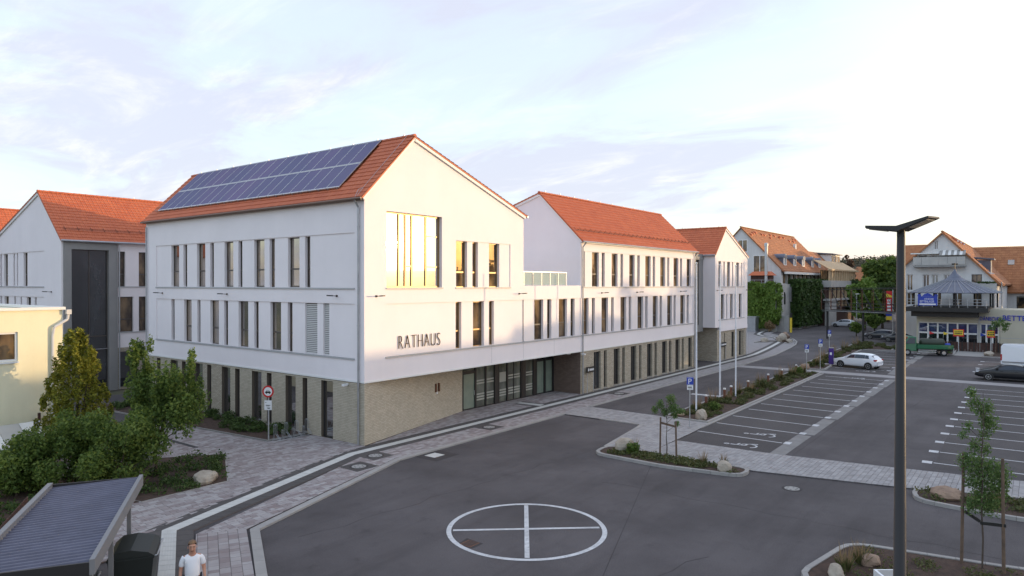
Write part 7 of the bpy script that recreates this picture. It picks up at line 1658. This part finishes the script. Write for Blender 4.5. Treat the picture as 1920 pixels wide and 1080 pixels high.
# ================================================================== FOOTBRIDGE
FBR = thing('footbridge', 'dark steel truss footbridge crossing the street between the houses', 'footbridge', (81, -3, 0))
a, b = at(1549, 104), at(1690, 94); a.z = b.z = 0; dd = (b - a); un = dd.normalized(); sdv = Vector((-un.y, un.x, 0)) * 1.1
for s_ in (-1, 1):
    for z in (4.35, 7.35): MB().beam(a + sdv * s_ + Vector((0, 0, z)), b + sdv * s_ + Vector((0, 0, z + (.25 if z > 5 else 0))), .07, .10).build('chord', 'black', FBR)
    for k in range(8):
        p = a + dd * (k / 7) + sdv * s_; MB().beam(p + Vector((0, 0, 4.35)), p + Vector((0, 0, 7.45)), .07, .07, (1, 0, 0)).build('upright', 'corten', FBR)
        if k < 7: q = a + dd * ((k + 1) / 7) + sdv * s_; MB().tube(p + Vector((0, 0, 7.3)), q + Vector((0, 0, 4.5)), .035, n=5).build('diagonal', 'darkgrey', FBR)
    for z in (4.9, 5.4): MB().tube(a + sdv * s_ + Vector((0, 0, z)), b + sdv * s_ + Vector((0, 0, z)), .025, n=5).build('handrail', 'black', FBR)
MB().beam(a + Vector((0, 0, 4.15)), b + Vector((0, 0, 4.15)), 2.0, .07).build('deck', 'darkgrey', FBR); MB().beam(a + Vector((0, 0, 7.62)), b + Vector((0, 0, 7.75)), 1.2, .04).build('canopy', 'black', FBR)
for k in (.52,): p = a + dd * k; MB().tube(p, p + Vector((0, 0, 4.1)), .16, n=10).build('support_post', 'darkgrey', FBR)
MB().tube(a + dd * .02, a + dd * .02 + Vector((0, 0, 4.1)), .16, n=10).build('support_post', 'darkgrey', FBR)

# ================================================================== DISTANT TREES, HILL, TOWN
def big_tree(px, depth, ytop, wpx, n, size, m, seed, label, grp='trees beyond the street', zlo=.25):
    c = at(px, depth); h = 8.15 - (ytop - 532.7) / 1294.5 * depth; r = wpx / 2 / 1294.5 * depth
    bl_ = ball((c.x, c.y, h * (zlo + (1 - zlo) * .5)), (r * .85, r * .85, h * (1 - zlo) * .44), 24, r * .36, seed, .8)
    return tree_thing('broadleaf_tree', label, 'tree', (c.x, c.y, 0), h, r * .08, bl_, n, size, m, seed, grp, limbs=9)
big_tree(1665, 150, 468, 95, 5200, .42, 'leaf', 401, 'tall dark green tree left of the lamp pole, behind the footbridge')
big_tree(1712, 158, 452, 62, 3200, .42, 'leaf', 402, 'tall tree showing between lamp pole and red roof')
big_tree(1622, 122, 512, 60, 4200, .30, 'ivy', 403, 'yellow-green tree behind the footbridge rails', zlo=.15)
big_tree(1655, 128, 520, 64, 4200, .30, 'leafdark', 404, 'dark tree under the footbridge near the street end', zlo=.12)
big_tree(1598, 150, 516, 46, 2600, .32, 'leafdark', 405, 'dark tree at the end of the lattice canopy', zlo=.1)
big_tree(1690, 205, 470, 90, 3000, .5, 'leafdark', 406, 'far tree behind the lamp pole', zlo=.1)
big_tree(1478, 175, 431, 40, 1500, .42, 'leaf', 407, 'treetop showing above the ridge of the ivy house')
big_tree(1500, 178, 440, 26, 900, .42, 'leaf', 408, 'small treetop showing above the ridge of the ivy house')
big_tree(1586, 330, 473, 34, 1500, .7, 'redleaf', 409, 'rounded russet tree on the hillside')
big_tree(1640, 118, 588, 34, 1500, .25, 'leaf', 410, 'small street tree below the footbridge', zlo=.2)
big_tree(1606, 108, 600, 26, 1100, .22, 'leaf', 411, 'slender street tree beside the light pole', zlo=.2)
HL = MB(); rnd = random.Random(31); n1 = 40
def hz(x, y):
    d = math.hypot(x - CAM.x, y - CAM.y); g = max(0.0, min(1.0, (d - 330) / 520)); g = g * g * (3 - 2 * g)
    return -.6 + g * (27 + 5 * math.sin(x * .006 + 1) + 4 * math.sin(y * .009))
gx = [200 + 55 * i for i in range(46)]; gy = [-1400 + 75 * j for j in range(46)]
HL.v = [(x, y, hz(x, y)) for x in gx for y in gy]
for i in range(45):
    for j in range(45): HL.f.append((i * 46 + j, (i + 1) * 46 + j, (i + 1) * 46 + j + 1, i * 46 + j + 1))
HL.build('hill', 'earth', kind='structure', smooth=True)
B_ = []; rg = random.Random(77)
for k in range(420):
    px = rg.uniform(1380, 1960); dp = rg.uniform(420, 900); p = at(px, dp); s = rg.uniform(5, 10); z = hz(p.x, p.y); B_.append((p.x, p.y, z + s * .5, s, s, s * .75))
leaves('hillside_woods', B_, 26000, 1.5, 'hill', None, 88, kind='stuff')
for i, (px, dp, wd, rot) in enumerate(((1612, 420, 9, .3), (1624, 455, 8, 1.0), (1603, 470, 10, .6), (1640, 430, 9, .2), (1650, 500, 11, .9), (1618, 520, 10, .4), (1635, 560, 10, .1), (1660, 460, 9, .7), (1596, 400, 8, .2), (1646, 395, 8, .5))):
    p = at(px, dp); z = hz(p.x, p.y) + 2.5; t = thing('hillside_house', 'small pale house with dark gabled roof among trees on the far hillside', 'house', (p.x, p.y, z - 4), 'houses on the far hillside', rz=rot + R(37))
    MB().box(-wd / 2, -wd * .4, 0, wd / 2, wd * .4, 7.5).build('wall', 'stucco', t, local=True); MB().extr([(-wd / 2 - .4, -wd * .46, 7.4), (-wd / 2 - .4, wd * .46, 7.4), (-wd / 2 - .4, 0, 7.4 + wd * .42)], (wd + .8, 0, 0)).build('roof', 'oldtile', t, local=True)
    for q in (-.3, 0, .3): MB().box(-wd / 2 - .06, q * wd - .6, 4.5, -wd / 2 - .003, q * wd + .6, 6).build('window', 'pane_dark', t, local=True)
# thin light pole by the far street
t = thing('light_pole', 'thin pale street light pole before the dark trees', 'street lamp', (103.1, -2.7, 0)); MB().lathe([(.07, 0), (.04, 6.5)], 8, (103.1, -2.7, 0)).build('pole', 'zinc', t); MB().box(102.9, -3.1, 6.5, 103.3, -2.5, 6.62).build('lamp_head', 'galv', t)

# ================================================================== HOUSES AND TREES ACROSS THE CAR PARK (outside the frame; they shade the square at sunset)
def off_house(x, y, lx, ly, he, hr, label):
    t = thing('house', label, 'house', (x, y, 0)); MB().box(x - lx / 2, y - ly / 2, 0, x + lx / 2, y + ly / 2, he).build('wall', 'stucco_old', t)
    MB().extr([(x - lx / 2 - .3, y - ly / 2 - .4, he - .15), (x - lx / 2 - .3, y + ly / 2 + .4, he - .15), (x - lx / 2 - .3, y, hr)], (lx + .6, 0, 0)).build('roof', 'oldtile', t)
    for k in range(int(lx / 2.6)):
        for z in (1.0, 3.9): MB().box(x - lx / 2 + 1 + k * 2.6, y + ly / 2 + .002, z, x - lx / 2 + 2.1 + k * 2.6, y + ly / 2 + .05, z + 1.4).build('window', 'pane_dark', t)
off_house(38, -62, 19, 9, 6.0, 9.0, 'cream house across the car park, nearer to the square')
off_house(60, -62, 21, 9, 6.2, 9.4, 'cream house across the car park, middle of the row')
off_house(82, -63, 15, 9, 6.6, 10.4, 'cream house across the car park, toward the shop')
def off_tree(x, y, h, r, seed, n=2600):
    bl_ = ball((x, y, h * .58), (r, r, h * .36), 18, r * .42, seed, .9); tree_thing('broadleaf_tree', 'large tree across the car park', 'tree', (x, y, 0), h, .3, bl_, n, .34, 'leafdark', seed, 'trees across the car park', limbs=8)
for i, (x, y, h, r) in enumerate(((72, -62, 11.5, 3.4), (77, -60, 12.6, 3.6), (85, -59, 14.2, 4.2), (92, -60, 15.8, 4.6), (99, -60, 16.6, 4.8), (106, -61, 16.2, 4.6), (113, -62, 16.8, 4.8), (121, -64, 16.0, 4.8), (26, -66, 9.5, 3.4), (130, -64, 15.0, 4.6))): off_tree(x, y, h, r, 500 + i)
